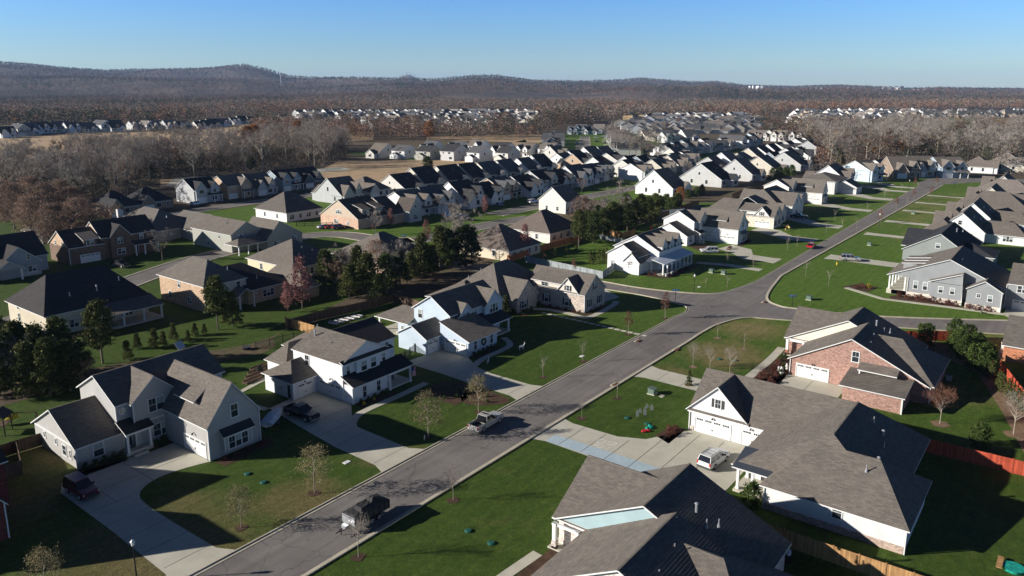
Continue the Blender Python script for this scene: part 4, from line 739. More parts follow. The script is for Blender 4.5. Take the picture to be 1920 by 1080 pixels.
def T(kind,pxy,label,group=None,h=1.0,**k): x,y=at(*pxy); return tree(kind,x,y,label,group,h,**k)

# ---- street trees and garden trees near the camera
ST_='young trees along the street kerb'
T('young_olive',(590,925),'olive-leafed young tree on the lawn left of the dark tarped trailer',ST_,1.0); T('young_olive',(803,820),'pale leafy young tree between the white house lawn and the silver pickup',ST_,1.1)
T('young_olive',(897,773),'golden-leafed young tree right behind the silver pickup',ST_,.95); T('young_olive',(452,990),'fine-twigged bare young tree on the sunlit lawn by the curved driveway',ST_,.85)
T('young_olive',(88,1120),'bare greyish young tree at the lower left corner beside the lamp post',ST_,.85)
for n,(p,k,h,l) in enumerate([((850,938),'young_bare',.7,'bare upright sapling on the kerb strip right of the tarped trailer'),((672,1045),'young_bare',.85,'bare upright sapling in front of the tarped trailer'),((1018,708),'whip',.9,'thin bare sapling on the lawn left of the blue house driveway corner'),((1093,678),'whip',.9,'thin sapling with a white tag on the big corner lawn'),
    ((1178,628),'young_russet',1.0,'russet sapling beside the end of the stepping stones'),((1247,597),'young_russet',1.15,'tallest russet sapling on the rounded street corner'),((1157,747),'whip',.9,'thin sapling on the lawn across from the blue house driveway'),((1091,785),'whip',.8,'thin sapling next to the chalked driveway'),
    ((1299,688),'young_bare',.75,'bare sapling nearest the road on the dormant corner lawn'),((1331,694),'young_bare',.75,'middle bare sapling of the three near the driveway on the corner lawn'),((1368,700),'young_bare',.75,'bare sapling closest to the brick house walk on the corner lawn'),((1345,634),'whip',.9,'thin sapling by the kerb at the top of the dormant corner lawn'),((1395,655),'whip',.9,'thin sapling in the middle of the dormant corner lawn'),
    ((1181,513),'young_russet',.9,'red-leafed sapling in front of the white farmhouse side wall'),((1363,541),'whip',.8,'small sapling beside the corner lamp post'),((1362,541),'whip',.8,None),((1412,508),'whip',1,'sapling on the farmhouse lawn near the kerb'),((1323,541),'whip',.7,'short sapling below the farmhouse porch walk')]):
    if l: T(k,p,l,ST_ if h<1.2 else None,h)
for n,p in enumerate([(1363,500),(1476,470),(1494,463),(1549,437),(1578,430),(1510,520),(1553,537),(1606,432),(1650,418),(1626,400),(1680,392),(1700,385),(1713,375),(1745,370),(1658,375),(1565,415),(1755,350),(1715,352),(1690,360)]):
    x,y=at(*p); s='left' if y>60 else 'right'
    T('young_russet' if n in (8,10,12,13,16,17) else 'whip',p,'thin bare sapling on the %s-hand verge further up the main street'%s,'saplings lining the upper street',1.0)
T('crape',(1453,733+0),'hidden',None,1) if 0 else None
T('crape',(1762,795),'round-headed russet ornamental tree in a mulch ring behind the brick house',None,.95); T('young_bare',(1900,815),'bare spreading tree in a mulch ring at the right edge of the back lawn',None,1.1)
T('laurel',(1837,838),'rounded green shrub against the red fence, between the two mulch-ring trees',None,.9,cat='shrub')
for i,p in enumerate([(1735,648),(1790,640),(1795,662),(1812,650),(1808,672),(1830,668),(1826,690),(1848,690),(1850,705)]): T('laurel',p,'dense leafy laurel in the tall hedge behind the brick house','laurel hedge behind the brick house',1.1,cat='shrub')
for i,p in enumerate([(1723,633),(1739,634),(1858,712),(1872,728),(1880,735),(1889,742),(1898,752),(1906,760),(1916,768)]): T('arbor',p,'slim upright arborvitae along the red fence','arborvitae planted along the red fences',1.15,cat='shrub')
T('arbor',(1292,722),'small conical evergreen by the driveway at the white brick house corner',None,1.0,cat='shrub'); T('laurel',(1408,948),'dark evergreen bush beside the white brick house porch',None,.75,cat='shrub'); T('cedar_lit',(948,590),'conical evergreen between the blue house porch and the stone house',None,.42)
# evergreens and bare trees in the strip behind the front row
DK='dark evergreens and bare trees in the strip between the back gardens'
for k,p,h,l in [('cedar_lit',(20,730),1.0,0),('cedar',(58,742),.9,0),('cedar_lit',(95,742),.95,0),('cedar',(132,733),.85,0),('cedar_lit',(38,716),1.05,0),('cedar_lit',(78,718),1.0,0),('cedar_lit',(118,706),1.05,0),('cedar',(0,742),.9,0),('cedar_lit',(5,705),1.05,0),('cedar',(150,712),.7,0),('bare_rust',(100,725),.6,0),('bare',(48,735),.6,0),('bare_rust',(160,735),.4,0),
    ('pine',(193,682),1.0,'tall lone pine in front of the broad dark-roofed house'),('pine',(409,618),.95,'tall pine close behind the tan two-storey house'),('cedar_lit',(437,612),.72,'slim cedar just right of the tall pine behind the tan house'),
    ('bare_rust',(140,690),.42,'small rust-tinted tree at the edge of the dark cedars'),('plum',(540,585),.75,'slim plum-coloured tree left of the tall pink one'),('plum',(567,580),1.3,'tallest pinkish-plum tree behind the tan house garden'),
    ('cedar_lit',(612,545),1.0,0),('cedar_lit',(640,540),.95,0),('bare_rust',(630,548),.6,0),('cedar',(690,555),1.05,0),('cedar_lit',(672,545),1.1,0),('cedar',(725,555),1.0,0),('oak',(708,520),.62,'brown-leafed oak rising among the dark cedars'),('cedar',(750,540),.9,0),('cedar_lit',(792,520),1.15,'yellowish-green conical cedar at the centre of the garden tree strip'),
    ('cedar',(825,505),1.2,0),('cedar',(840,500),1.05,0),('cedar',(872,500),1.15,0),('cedar',(885,497),1.05,0),('cedar',(810,515),.8,0),('cedar',(770,530),.8,0),('bare',(655,545),.7,0),('bare',(735,540),.75,0),('bare',(855,490),.85,0),('bare',(850,478),.9,0),('cedar',(655,560),.8,0),('cedar',(710,570),.7,0),
    ('plum',(984,478),1.0,'pink-leafed tree in front of the tan hip-roofed house'),('plum',(800,455),.8,'pink-leafed tree behind the cedars by the stop sign'),('plum',(733,425),.7,'small pink tree on the verge by the white-gabled house'),('plum',(909,402),.8,'small pink tree among the parked cars of the middle street'),
    ('oak_orange',(1275,378),.42,'small orange-leafed tree by the wooden fence below the cream gable'),('oak',(1090,430),.72,'red-brown tree left of the tall cedar row'),('bare',(1120,440),.9,0),('bare',(1160,430),1.0,0)]:
    T(k,p,l or ('dark cedar in the shaded tree strip behind the gardens' if k[:5]=='cedar' else 'bare or russet tree in the shaded strip behind the gardens'),DK,h)
for i,p in enumerate([(1085,462),(1100,452),(1112,455),(1130,447),(1146,444),(1160,440),(1176,434),(1190,428),(1200,424),(1215,418),(1228,412),(1150,432),(1172,424),(1120,440)]): T('cedar' if i%4 else 'pine',p,'tall dark cedar in the row above the dry ditch','cedar row above the dry ditch',.98)
for i,p in enumerate([(1290,372),(1306,368),(1316,362),(1330,352),(1348,342),(1362,345),(1378,336),(1395,333),(1412,325)][:3]): T('laurel',p,'round dark laurel in the clump beside the orange tree','laurels below the cream gable',1.0,cat='shrub')
for i,p in enumerate([(1240,390),(1252,388),(1264,385),(1276,392),(1285,383)]): T('laurel',(p[0]-15,p[1]+4),'bulky evergreen shrub in the clump by the orange fence','evergreen clump by the orange fence',1.35,cat='shrub')
for i,p in enumerate([(1448,337),(1460,334),(1472,335),(1484,330)]): T('laurel',p,'bulky evergreen shrub in the row behind the upper white house','evergreen row behind the upper white house',1.5,cat='shrub')
for i,p in enumerate([(237,672),(262,657),(285,652),(307,645),(331,640),(349,640),(368,632),(381,625)]): T('cedar_lit',(p[0]+[3,-4,5,0,-5,4,-2,3][i],p[1]+[2,-3,1,3,-2,1,-2,2][i]),'small bushy conifer in the planted row along the bank','conifers planted along the bank',[.36,.30,.38,.28,.34,.24,.27,.22][i],cat='shrub')
for i,p in enumerate([(1041,482),(1062,477),(1080,470),(1107,495),(1114,495),(1123,492),(1131,491),(1137,488)]): T('arbor',p,'clipped dark conifer in the garden left of the white farmhouse','garden conifers left of the farmhouse',1.2 if i<3 else 1.45,cat='shrub')
for p,h in (((1019,498),.8),((1076,512),.8),((1162,415),.8)): T('young_russet',p,'russet shrub-like tree beside the grey garden fence','russet trees by the grey garden fence',h)
for p,l in (((305,489),'bare branching tree in front of the brown brick house'),((75,500),'bare tree beside the porch of the leftmost grey house'),((850,415),'bare pale tree between the cedars and the parked cars'),((828,405),'bare pale tree left of the parked cars'),((705,440),'slim bare tree beside the blue parked car')): T('bare',p,l,None,.55)
T('laurel',(802,318),'lone dark round cedar standing in the tan field',None,1.9,cat='shrub')
# near-left autumn oaks
for p,h in (((28,430),1.0),((62,455),.95),((104,470),.9),((150,455),.9),((185,450),.75),((92,430),1.0),((140,425),.9),((8,410),.9),((60,400),.9),((120,400),.85)): T('oak' if h!=.75 else 'oak',p,'big brown-leafed oak in the grove left of the brown brick house','brown oaks left of the brick house',h)
for p,h in (((175,475),.5),((205,440),.7),((225,395),.7)): T('bare_rust',p,'russet tree at the foot of the oak grove','russet trees at the foot of the oak grove',h)
# the left wood: individual bare trees, the nearest and largest ones
def inpoly(x,y,P):
    c=False; j=len(P)-1
    for i in range(len(P)):
        if (P[i][1]>y)!=(P[j][1]>y) and x<(P[j][0]-P[i][0])*(y-P[i][1])/(P[j][1]-P[i][1])+P[i][0]: c=not c
        j=i
    return c
def scatter(poly,n,sp,seed):
    q=random.Random(seed); W=[at(*p) for p in poly]; xs=[p[0] for p in W]; ys=[p[1] for p in W]; out=[]; t=0
    while len(out)<n and t<n*60:
        t+=1; x,y=q.uniform(min(xs),max(xs)),q.uniform(min(ys),max(ys))
        if inpoly(x,y,W) and all((x-a)**2+(y-b)**2>sp*sp for a,b in out): out.append((x,y))
    return out
ZL=[(0,322),(100,312),(250,300),(420,288),(560,276),(640,270),(648,302),(600,314),(480,322),(300,338),(262,362),(200,395),(150,405),(60,395),(0,395)]
ZR=[(1528,322),(1520,296),(1505,272),(1560,262),(1700,258),(1920,258),(1920,330),(1845,324),(1800,312),(1700,312),(1600,314)]
q=random.Random(11)
for Z,n,tx,gp in ((ZL,170,'bare grey tree in the wood beyond the left-hand houses','bare trees of the left wood'),(ZR,120,'tall bare tree in the wood behind the end of the main street','bare trees of the right wood')):
    for x,y in scatter(Z,n,4.5,n):
        r=q.random(); k='bare' if r<.55 else 'bare_pale' if r<.80 else 'bare_rust' if r<.92 else 'cedar'
        lab=tx if k!='cedar' else tx.replace('bare grey','dark evergreen').replace('tall bare','dark evergreen'); lab=lab if k!='bare_rust' else lab.replace('bare grey','russet').replace('tall bare','tall russet')
        tree(k,x,y,lab,gp,q.uniform(1.2,1.65)*(1.0 if k!='cedar' else .72)*(.86 if Z is ZL else 1))
for p in ((1640,290),(1655,285),(1575,278),(1700,292),(1712,285),(1870,265),(1885,262),(1620,275)): T('oak_orange',p,'orange-leafed oak standing out of the bare right-hand wood','orange oaks of the right wood',1.2)
for p in ((466,275),(478,272),(528,280),(560,262),(600,300),(805,262)): T('oak_orange' if p[0]!=600 else 'bare_rust',p,'golden-brown oak standing out of the left wood','golden oaks of the left wood',1.15)
for p in ((1168,292),(1180,296),(1192,297),(1205,298),(1218,300),(1150,270),(1230,302)): T('bare',p,'thin bare tree on the tan slope below the new houses','bare trees on the tan slope',1.25)

# ---------------------------------------------------------------- the far woods: one mass nobody could count
def forest(name,X,Y,Z,Hs,per,sz,seed,flat=.38):
    rg=np.random.default_rng(seed); n=len(X); big=np.clip(np.hypot(X,Y)/1500,1,4); patch=fbm(X/260,Y/260,seed+5,3)*.5+fbm(X/900,Y/600,seed+6,3)*.5+.02*big; pal=fbm(X/120,Y/120,seed+9,2)*.6+fbm(X/700,Y/420,seed+11,2)*.4; r=rg.random(n)
    kind=np.where(r<.70,0,np.where(r<.845,1,np.where(r<.875,2,3))); kind=np.where((patch>.58)&(r<.6),3,kind); kind=np.where((pal>.56)&(r<.5),1,kind); kind=np.where((pal>.66)&(r<.15),2,kind)
    c=np.repeat(np.stack([X,Y,Z],1),per,0); h=np.repeat(Hs,per); N=n*per
    th=rg.random(N)*2*math.pi; u=rg.random(N)**.5; t=rg.random(N); rad=flat*h*np.sin(np.pi*np.clip(t*.75+.2,0,1))**.7*u
    C=c+np.stack([rad*np.cos(th),rad*np.sin(th),h*(.22+.78*t)],1); a,b=frames(N,rg); a[:,2]=a[:,2]*.8; S=(np.repeat(sz,per)*rg.uniform(.5,1.3,N))[:,None]
    V=np.stack([C-a*S*.6-b*S*.3,C+a*S*.6-b*S*.3,C+b*S*.6],1).reshape(-1,3)
    o=link(name,npmesh(name,V,np.arange(3*N).reshape(-1,3),['fw_grey','fw_rust','fw_orange','fw_dark'],np.repeat(kind,per))); o['kind']='stuff'; return o
M['fw_grey']=m_leaf('winter_crowns',[(0.080,0.064,0.052),(0.165,0.134,0.108),(0.27,0.222,0.18)],.15); M['fw_rust']=m_leaf('russet_crowns',[(0.115,0.062,0.042),(0.19,0.108,0.072),(0.26,0.158,0.11)],.15)
M['fw_orange']=m_leaf('orange_crowns',[(0.16,0.07,0.03),(0.24,0.115,0.05),(0.29,0.16,0.085)],.15); M['fw_dark']=m_leaf('dark_crowns',[(0.020,0.026,0.015),(0.040,0.048,0.025),(0.065,0.07,0.04)],.1)
def w2px(x,y): f=x*HX+y*HY; l=x*HY-y*HX; k=f*math.cos(TILT)+CAM_H*math.sin(TILT); return 960+FPX*l/k,CYP-FPX*(f*math.sin(TILT)-CAM_H*math.cos(TILT))/k
bx=[0,150,300,420,480,560,1000,1040,1110,1180,1420,1480,1560,1920]; by=[236,236,233,224,218,212,211,234,234,220,218,209,207,205]   # lower edge of the far wood in the photograph
xs=[];ys=[];hs=[];ss=[]
f=700.0
while f<12500:
    w=f*0.95; step=max(6.5,f*0.0032); n=int(2*w/step); l=np.linspace(-w,w,n)+rng.normal(size=n)*step*.45; ff=f+rng.uniform(-1,1,n)*f*.014
    x=ff*HX+l*HY; y=ff*HY-l*HX; p,v=w2px(x,y); ok=v<np.interp(p,bx,by); x,y,ff=x[ok],y[ok],ff[ok]
    keep=~((fbm(x/700,y/700,77,2)>.70)&(ff>1500)&(ff<5000)); x,y,ff=x[keep],y[keep],ff[keep]
    xs.append(x);ys.append(y);hs.append(np.random.default_rng(int(f)).uniform(12,20,len(x))*np.clip(ff/6500,1,1.15)); ss.append(np.full(len(x),1.7)*np.clip(ff/2200,1,3.2)); f*=1.0125 if f<2500 else 1.018
x,y,h_,s_=map(np.concatenate,(xs,ys,hs,ss)); near=np.hypot(x,y)<2300
forest('forest',x[near],y[near],terr(x[near],y[near])-1,h_[near],30,s_[near],3); far=~near; forest('forest',x[far],y[far],terr(x[far],y[far])-1,h_[far],15,s_[far]*1.15,4)
def fill(polypx,n,seed,h=(8,13),per=90,sz=.7):
    pts=np.array(scatter(polypx,n,3.2,seed)); rg=np.random.default_rng(seed); forest('forest',pts[:,0],pts[:,1],np.zeros(len(pts)),rg.uniform(h[0],h[1],len(pts)),per,np.full(len(pts),sz),seed)
fill([(560,262),(640,268),(700,262),(800,264),(1000,262),(1010,252),(900,250),(700,246),(560,240),(480,236),(470,262)],620,21,(11,19),80,.95)
fill([(1510,268),(1560,260),(1920,262),(1920,244),(1700,246),(1560,244),(1480,244)],520,22,(11,18),60,1.0)
fill([(245,250),(380,256),(380,247),(250,245)],60,23,(4,8),60,.8)
fill([(1440,262),(1510,285),(1530,262),(1490,240),(1420,225)],120,24,(9,15),70,.9)
fill([(1010,262),(1050,240),(1130,228),(1090,226),(1040,226),(1000,238)],240,25,(13,19),70,1.0)
def loose(pts,kinds,lab,gp,sc,seed):
    q=random.Random(seed)
    for p in pts: T(q.choice(kinds),(p[0]+q.uniform(-6,6),p[1]+q.uniform(-2,2)),lab,gp,sc*q.uniform(.8,1.2))
loose([(575+i*19,247+(i%3)*4) for i in range(23)],['bare','bare_rust','bare_pale','oak','bare'],'tall tree standing out of the belt before the far left suburb','tall trees of the far left belt',1.35,5)
loose([(1130+i*24,262-(i%4)*9) for i in range(14)],['bare','bare_rust','bare'],'bare tree between the dense central rows','trees between the dense central rows',.9,6)
loose([(1120,330),(1210,332),(1246,345),(1290,332),(1345,333),(1405,322),(1000,352),(1090,362),(1160,352),(880,398),(700,436),(1470,300),(1530,345),(1560,338),(1600,350)],['bare','bare_rust','young_russet'],'leafless garden tree among the middle houses','garden trees among the middle houses',.6,7)
# undergrowth of the two near woods
def under(name,Z,n,seed):
    pts=np.array(scatter(Z,n,0.5,seed)); rg=np.random.default_rng(seed); C=np.repeat(np.concatenate([pts,np.zeros((len(pts),1))],1),40,0)+rg.normal(size=(len(pts)*40,3))*np.array([1.6,1.6,.9]); C[:,2]=np.abs(C[:,2])
    o=link(name,leafmesh(name,C,.55,'fw_grey',rg)); o['kind']='stuff'
under('undergrowth',ZL,1100,31); under('undergrowth',ZR,800,32)
fill(ZL,520,41,(7,12.5),120,.5); fill(ZR,420,42,(9,16),120,.55)
fill([(0,400),(60,395),(150,405),(200,395),(150,440),(120,470),(60,440),(0,440)],40,43,(4,7),110,.4)
# ---------------------------------------------------------------- the other houses
TAN=(0.46,0.33,0.22); BRN=(0.17,0.115,0.08); SAGE=(0.36,0.36,0.31); GRY=(0.42,0.43,0.43); LG=(0.48,0.48,0.465); NAVY=(0.07,0.095,0.125); TEAL=(0.36,0.50,0.53); BLG=(0.28,0.34,0.39); CREAM=(0.56,0.51,0.42)
def c2(p,dx=0,dy=0): x,y=at(*p); return x+dx,y+dy
# back-garden row, one by one
h=House('broad near-black-roofed house with a covered rear porch behind the lone pine',64,158,0,(0.56,0.50,0.38),RFD,'siding',lod=1)
h.gable(55.2,74.5,151,168.5,4.4,9.9,'x','hh',r=.5,oh=.45,hin=4.2); h.shed(62.5,75.2,145.8,151.2,2.9,4.3,'-y',rc=RF,name='porch_roof'); 
for x in (63.2,67.2,71.2,74.8): h.post(x,146.4,.3,2.85,.3)
h.deck(62.8,75,146.2,151,.4); h.box(59,66,156,164,4.4,6.2); h.win('-x',55.2,163.6,1.0,.9,1.5).win('-x',55.2,163.6,3.4,.8,1.0).win('-y',151,60,1,1.6,1.5,'dh2').win('-y',151,70,.9,2.2,1.8,'dh3').vent(66,153.8,6.6,.9,True).vent(61,154,6.6).vent(71,155,7.6); h.done()
h=House('tan brick two-storey house with a cream upper wall, behind the two pines',90,148,0,TAN,RF,'brick',lod=1)
h.gable(82,91.5,142.2,160,5.9,9.6,'y','hh',oh=.45,hin=6); h.gable(91,101.5,140.5,158,3.2,7.2,'x','gh',oh=.4,hin=6,rc=RFD); h.gable(101.0,105,134.5,150,3.0,6.0,'y','hh',oh=.4,hin=4)
h.box(83,91.4,142.12,142.2,3.1,5.85,'siding',CREAM,'upper_wall'); h.gable(87.5,91.5,138.5,144,2.9,4.2,'y','nh',oh=.4,hin=2,walls=False); h.post(87.8,138.8,0,2.8,.25).post(91.2,138.8,0,2.8,.25)
h.win('-x',82,152,4.0,.8,1.4).win('-x',82,156,1,.9,1.5).win('-x',82,148.2,1.1,1.4,1.2,'dh2').win('-y',142.12,85.5,3.9,.9,1.3).win('-y',142.12,89.8,3.9,.9,1.3).win('-y',140.5,96,1.0,2.7,1.5,'dh3').win('-x',101,138,1,.8,1.4).vent(86,147,8.6).vent(89,144.5,7.8).vent(98,145,6.0).vent(95,143,5.0); h.spout(81.9,142.1,5.6).spout(91.6,142.1,5.6); h.done()
h=House('brown brick two-storey house with a white-trimmed front gable, beside the brown oaks',95,214,0,BRN,RFD,'brick',lod=1)
h.gable(84.5,93.5,210.2,222,4.6,8.4,'x','gn',gm='brick',gc=TAN); h.gable(93,108,210.6,221,6.0,9.8,'x','gg',gm='brick',gc=(0.5,0.38,0.28)); h.gable(95,100.5,209.6,215,6.0,9.0,'y','gn',wm='brick'); h.box(88.2,91.5,209.9,213,4.6,6.1); h.shed(87.8,92,209.5,213.6,6.1,7.6,'-y',rc=RF,name='dormer_roof'); h.win('-y',209.9,89.8,4.75,1.8,1.2,'dh2')
h.gar('-y',210.2,89.6,4.9).win('-y',209.6,97.6,4.0,1.3,1.4,'dh2','dark').win('-y',209.6,97.6,.9,2.0,1.5,'dh2').win('-y',210.6,104,4.0,1.0,1.4,'dh','dark'); h.shed(100.5,107.8,207.8,210.6,2.9,3.8,'-y'); h.post(101,208.2,0,2.85).post(103.5,208.2,0,2.85).post(107.3,208.2,0,2.85); h.door('-y',210.6,102.3).spout(84.4,210.1,4.4); h.win('-x',84.5,218,4.6,.7,1.1).win('-x',84.5,214,4.6,.7,1.1); h.done()
h=House('sage green two-gabled house with a shaded back porch, right of the long grey hip roof',127,196,0,SAGE,RF,'batten',lod=1)
h.gable(119,129,190,210,5.2,8.2,'y','gg'); h.gable(127,139,184.5,197,3.4,8.0,'y','gg',r=.35); h.gable(117.5,127,184.5,190.3,2.9,4.2,'x','hn',walls=False,oh=.4,hin=2); h.post(118,185,0,2.8).post(121,185,0,2.8).post(124,185,0,2.8); h.win('-y',190,122,3.6,1.6,1.3,'dh3').win('-y',184.5,130,.9,1.8,1.3,'dh2').win('-y',184.5,136,1.9,1.6,1,'dh2').win('-x',119,196,3.5,.8,1.3).win('-x',119,202,1,1,1.4).vent(122,197,6.8,.9,True).vent(130,189,6.2); h.done()
h=House('long grey house with a tall white chimney and tree shadows on its hip roof',122,236,0,(0.36,0.36,0.35),(0.17,0.155,0.14),'siding',lod=1)
h.gable(112,128,222,247,3.4,8.4,'y','hh',oh=.45); h.gable(122,134,214,230,3.2,7.2,'y','gn'); h.chim(112.2,240,0,8.6,1.1,wc=(0.62,0.60,0.56)); h.win('-x',112,228,1,1.6,1.4,'dh2').win('-x',112,234,1,.9,1.4).vent(120,226,6.6).vent(126,222,5.8); h.done()
h=House('grey house with a gabled porch front, cut by the left edge',68,214,0,(0.33,0.35,0.36),RFD,'siding',lod=1)
h.gable(58,79,210,224,4.2,9.2,'x','gg'); h.gable(67,76,206.5,214,3.6,7.4,'y','gn'); h.gable(65,71,203.5,208,2.9,4.9,'y','gn',walls=False); h.post(65.3,204,0,2.85,.35).post(70.7,204,0,2.85,.35); h.win('-y',206.5,73.5,4.2,.7,1.2).win('-y',206.5,74,.9,1.8,1.5,'dh2'); h.box(71.5,76,206.4,206.5,0,1.1,'stone',GRY,'stone_base'); h.done()
h=House('dark-roofed house corner at the left edge above the cedars',44,150,0,(0.22,0.2,0.17),RFD,'siding',lod=1); h.gable(34,50.5,152,166,3.2,7.0,'x','gh',oh=.4); h.done()
def hiph(label,x0,x1,y0,y1,ze,zr,wall,roof,wm='siding',hin=None,ax='x',ends='hh',extra=None):
    h=House(label,(x0+x1)/2,(y0+y1)/2,0,wall,roof,wm,lod=1); h.gable(x0,x1,y0,y1,ze,zr,ax,ends,oh=.45,hin=hin)
    for i in range(4):
        x=x0+(x1-x0)*(i+.6)/4.2; h.win('-y',y0,x,.9,.9 if i%2 else 1.7,1.4,'dh' if i%2 else 'dh2')
    h.win('-x',x0,y0+(y1-y0)*.3,1,.9,1.4).win('-x',x0,y0+(y1-y0)*.7,1,.9,1.4).vent((x0+x1)/2,y0+(y1-y0)*.3,ze+(zr-ze)*.6).vent((x0+x1)/2+2,y0+(y1-y0)*.22,ze+(zr-ze)*.42); h.spout(x0-.08,y0-.08,ze-.3)
    if extra: extra(h)
    return h.done()
hiph('brown hip-roofed house with a pale yellow side gable, left of the slim plum tree',110,124,150,169,3.2,8.0,(0.62,0.55,0.38),RF,hin=7)
hiph('brown hip-roofed pink brick house hidden behind the central cedars',127,143,136,156,3.2,8.6,(0.50,0.36,0.30),RF,'brick',hin=7)
hiph('cream hip-roofed house beside the orange fence and the pink tree',157.5,172,121,138.5,3.0,8.2,(0.66,0.56,0.42),(0.17,0.14,0.12),hin=6.5)
hiph('brown hip-roofed house with a white wall, right of the pink tree',184,200,126,142,3.2,8.4,(0.70,0.66,0.60),(0.17,0.14,0.12),hin=6.5)
hiph('long white-walled house with a two-tone hip roof and an iron fence',159,174,219,237,3.4,9.2,(0.74,0.73,0.70),(0.14,0.125,0.112),hin=6)
hiph('white house with a steep gable behind the red-brown tree',232,243,152,164,4.6,9.4,(0.70,0.66,0.60),RF,ends='gg')
hiph('low brown-roofed house tucked behind the oak grove',92,106,246,260,2.8,6.6,(0.25,0.2,0.17),RF,hin=5)
h=House('tan brick house with a half-timbered gable and two shed dormers',175,197,0,(0.52,0.36,0.26),(0.10,0.085,0.075),'brick',lod=1)
h.gable(164.8,178,189,208,3.4,9.0,'x','gg',gm='batten',gc=(0.50,0.40,0.30)); h.gable(178,184,187,205,3.4,8.4,'x','gn'); h.gable(184,190,184.5,192,4.2,8.0,'y','gn',wm='siding',wc=LG,gm='siding',gc=LG)
for x in (168,174): h.box(x,x+3.4,190.4,195,4,6.0,'siding',(0.3,0.25,0.2)); h.shed(x-.3,x+3.7,190,196.4,6.0,7.7,'-y',name='dormer_roof'); h.win('-y',190.4,x+1.7,4.5,2.0,1.0,'dh2')
h.win('-y',184.5,187,5.0,1,1.3).win('-y',184.5,187,1,1.8,1.5,'dh2').win('-x',164.8,194,1,.8,1.3).win('-x',164.8,200,1,1.8,1.3,'dh2').win('-x',164.8,198.5,4.4,2.6,1.2,'dh3').win('-y',189,172,.9,2.4,1.5,'dh3'); h.done()
# ---- archetypes for the rows of similar houses
def arch(k):
    r=lambda *a,**b:None
    h=House('x',0,0,0,(1,1,1),(1,1,1),'siding',absol=False,lod=2)
    if k==0:
        h.gable(-5.6,5.6,-6,7,5.5,9.2,'x','gg'); h.gable(0.4,5.4,-7.2,0,5.5,8.4,'y','gn'); h.gar('-y',-6,-2.9,4.0).win('-y',-7.2,2.9,3.9,1.9,1.4,'dh2').win('-y',-6,-3,3.9,1.9,1.3,'dh2'); h.shed(.2,5.6,-9,-7.2,2.8,3.5,'-y'); h.post(.6,-8.7,0,2.75).post(5.2,-8.7,0,2.75); h.door('-y',-7.2,1.5).win('-x',-5.6,2,3.9).win('-y',-7.2,3.9,.9).win('+y',7,-2,3.9,1.8,1.3,'dh2').win('+y',7,3,.9,1.8,1.4,'dh2').gable(-3,4,7,10.5,2.8,4.4,'y','ng')
    if k==1:
        h.gable(-5.8,5.8,-6,8,5.3,9.0,'x','gg'); h.gable(-5.4,-.6,-7,0,5.3,8.2,'y','gn'); h.gable(1.2,4.8,-6.8,0,5.6,7.8,'y','gn',z0=3); h.gar('-y',-7,-3,4.0).win('-y',-7,-3,3.8,1.9,1.3,'dh2').win('-y',-6.8,3,3.8,1.2,1.3); h.shed(-.6,6,-8.2,-6,2.8,3.7,'-y'); h.post(5.4,-7.9,0,2.75).post(2,-7.9,0,2.75); h.win('+y',8,-2,3.9,1.8,1.3,'dh2').win('+y',8,3,3.9,.9,1.3).win('+y',8,-3,.9,2.4,1.4,'dh3'); h.win('-x',-5.8,3,3.9).win('-y',-6,3.2,.9,1.9,1.4,'dh2')
    if k==2:
        h.gable(-6,6,-8,8,3.2,8.8,'x','gg'); h.gable(-5.6,-.4,-9.2,-2,3.2,6.6,'y','gn'); h.gable(1.2,4.6,-8.6,-2,4.6,7.2,'y','gn',z0=3.2); h.gar('-y',-9.2,-3,4.0).win('-y',-8.6,2.9,4.4,1.1,1.1).win('-y',-8,2,.9,1.8,1.5,'dh2').door('-y',-8,4.6);h.gable(-5,3,7,11,2.9,5.4,'y','ng').win('+y',11,-1,1,2.4,1.3,'dh3').win('+y',8,4.4,1,.9,1.4).win('-x',-6,0,4.2).win('-x',-6,-4,1).vent(1,4,6).vent(-2,3,6.6)
    if k==3:
        h.gable(-7,7,-7.5,7.5,3.1,7.8,'x','hh',hin=6); h.gable(-6.6,-1.4,-9.4,-3,3.1,6,'y','gn'); h.gar('-y',-9.4,-4,4.2).win('-y',-7.5,1,.9,1.8,1.5,'dh2').win('-y',-7.5,4.6,.9).win('-x',-7,2,1).win('-x',-7,-3,1).vent(1,-4,5.3).vent(3,-3,6)
    if k==4:
        h.gable(-4.8,4.8,-9,9,5.4,8.8,'y','gg'); h.gar('-y',-9,-1.6,4.4).win('-y',-9,-1.6,3.9,1.8,1.4,'dh2').win('-y',-9,2.6,3.9,.9,1.4); h.shed(-5,5,-10.4,-9,2.9,3.5,'-y'); h.post(4.6,-10.1,0,2.85); h.win('-x',-4.8,-4,3.8).win('-x',-4.8,3,3.8).win('-x',-4.8,0,1)
    if k==5:   # back view: long low rear with a porch
        h.gable(-6.2,6.2,-9,8,3.0,8.9,'x','gg',r=.52); h.gable(-1,5,-11.5,-6,2.8,4.8,'y','gn'); h.win('-y',-9,-3.6,.9,2.4,1.4,'dh3').win('-y',-11.5,2,.8,3,1.4,'dh3').win('-x',-6.2,-3,1).win('-x',-6.2,3,1).win('-x',-6.2,0,4.4,.8,1.1).vent(-3,-5,5.4).vent(1,-4,6.4).vent(4,-6,4.9)
    r=h.done(); r.name='archetype_%d'%k; return r
ARCH=[arch(k) for k in range(6)]
cache_kids()
CN={'white':(0.70,0.70,0.69),'cream':CREAM,'light grey':LG,'pale blue':(0.50,0.60,0.68),'slate blue':BLG,'navy':NAVY,'tan':TAN,'sage':SAGE,'grey':GRY,'off-white':(0.58,0.56,0.51),'brown':(0.26,0.19,0.14)}
RN={'brown':(0.170,0.148,0.128),'charcoal':(0.05,0.05,0.053),'grey':(0.11,0.11,0.115),'taupe':(0.23,0.2,0.175)}
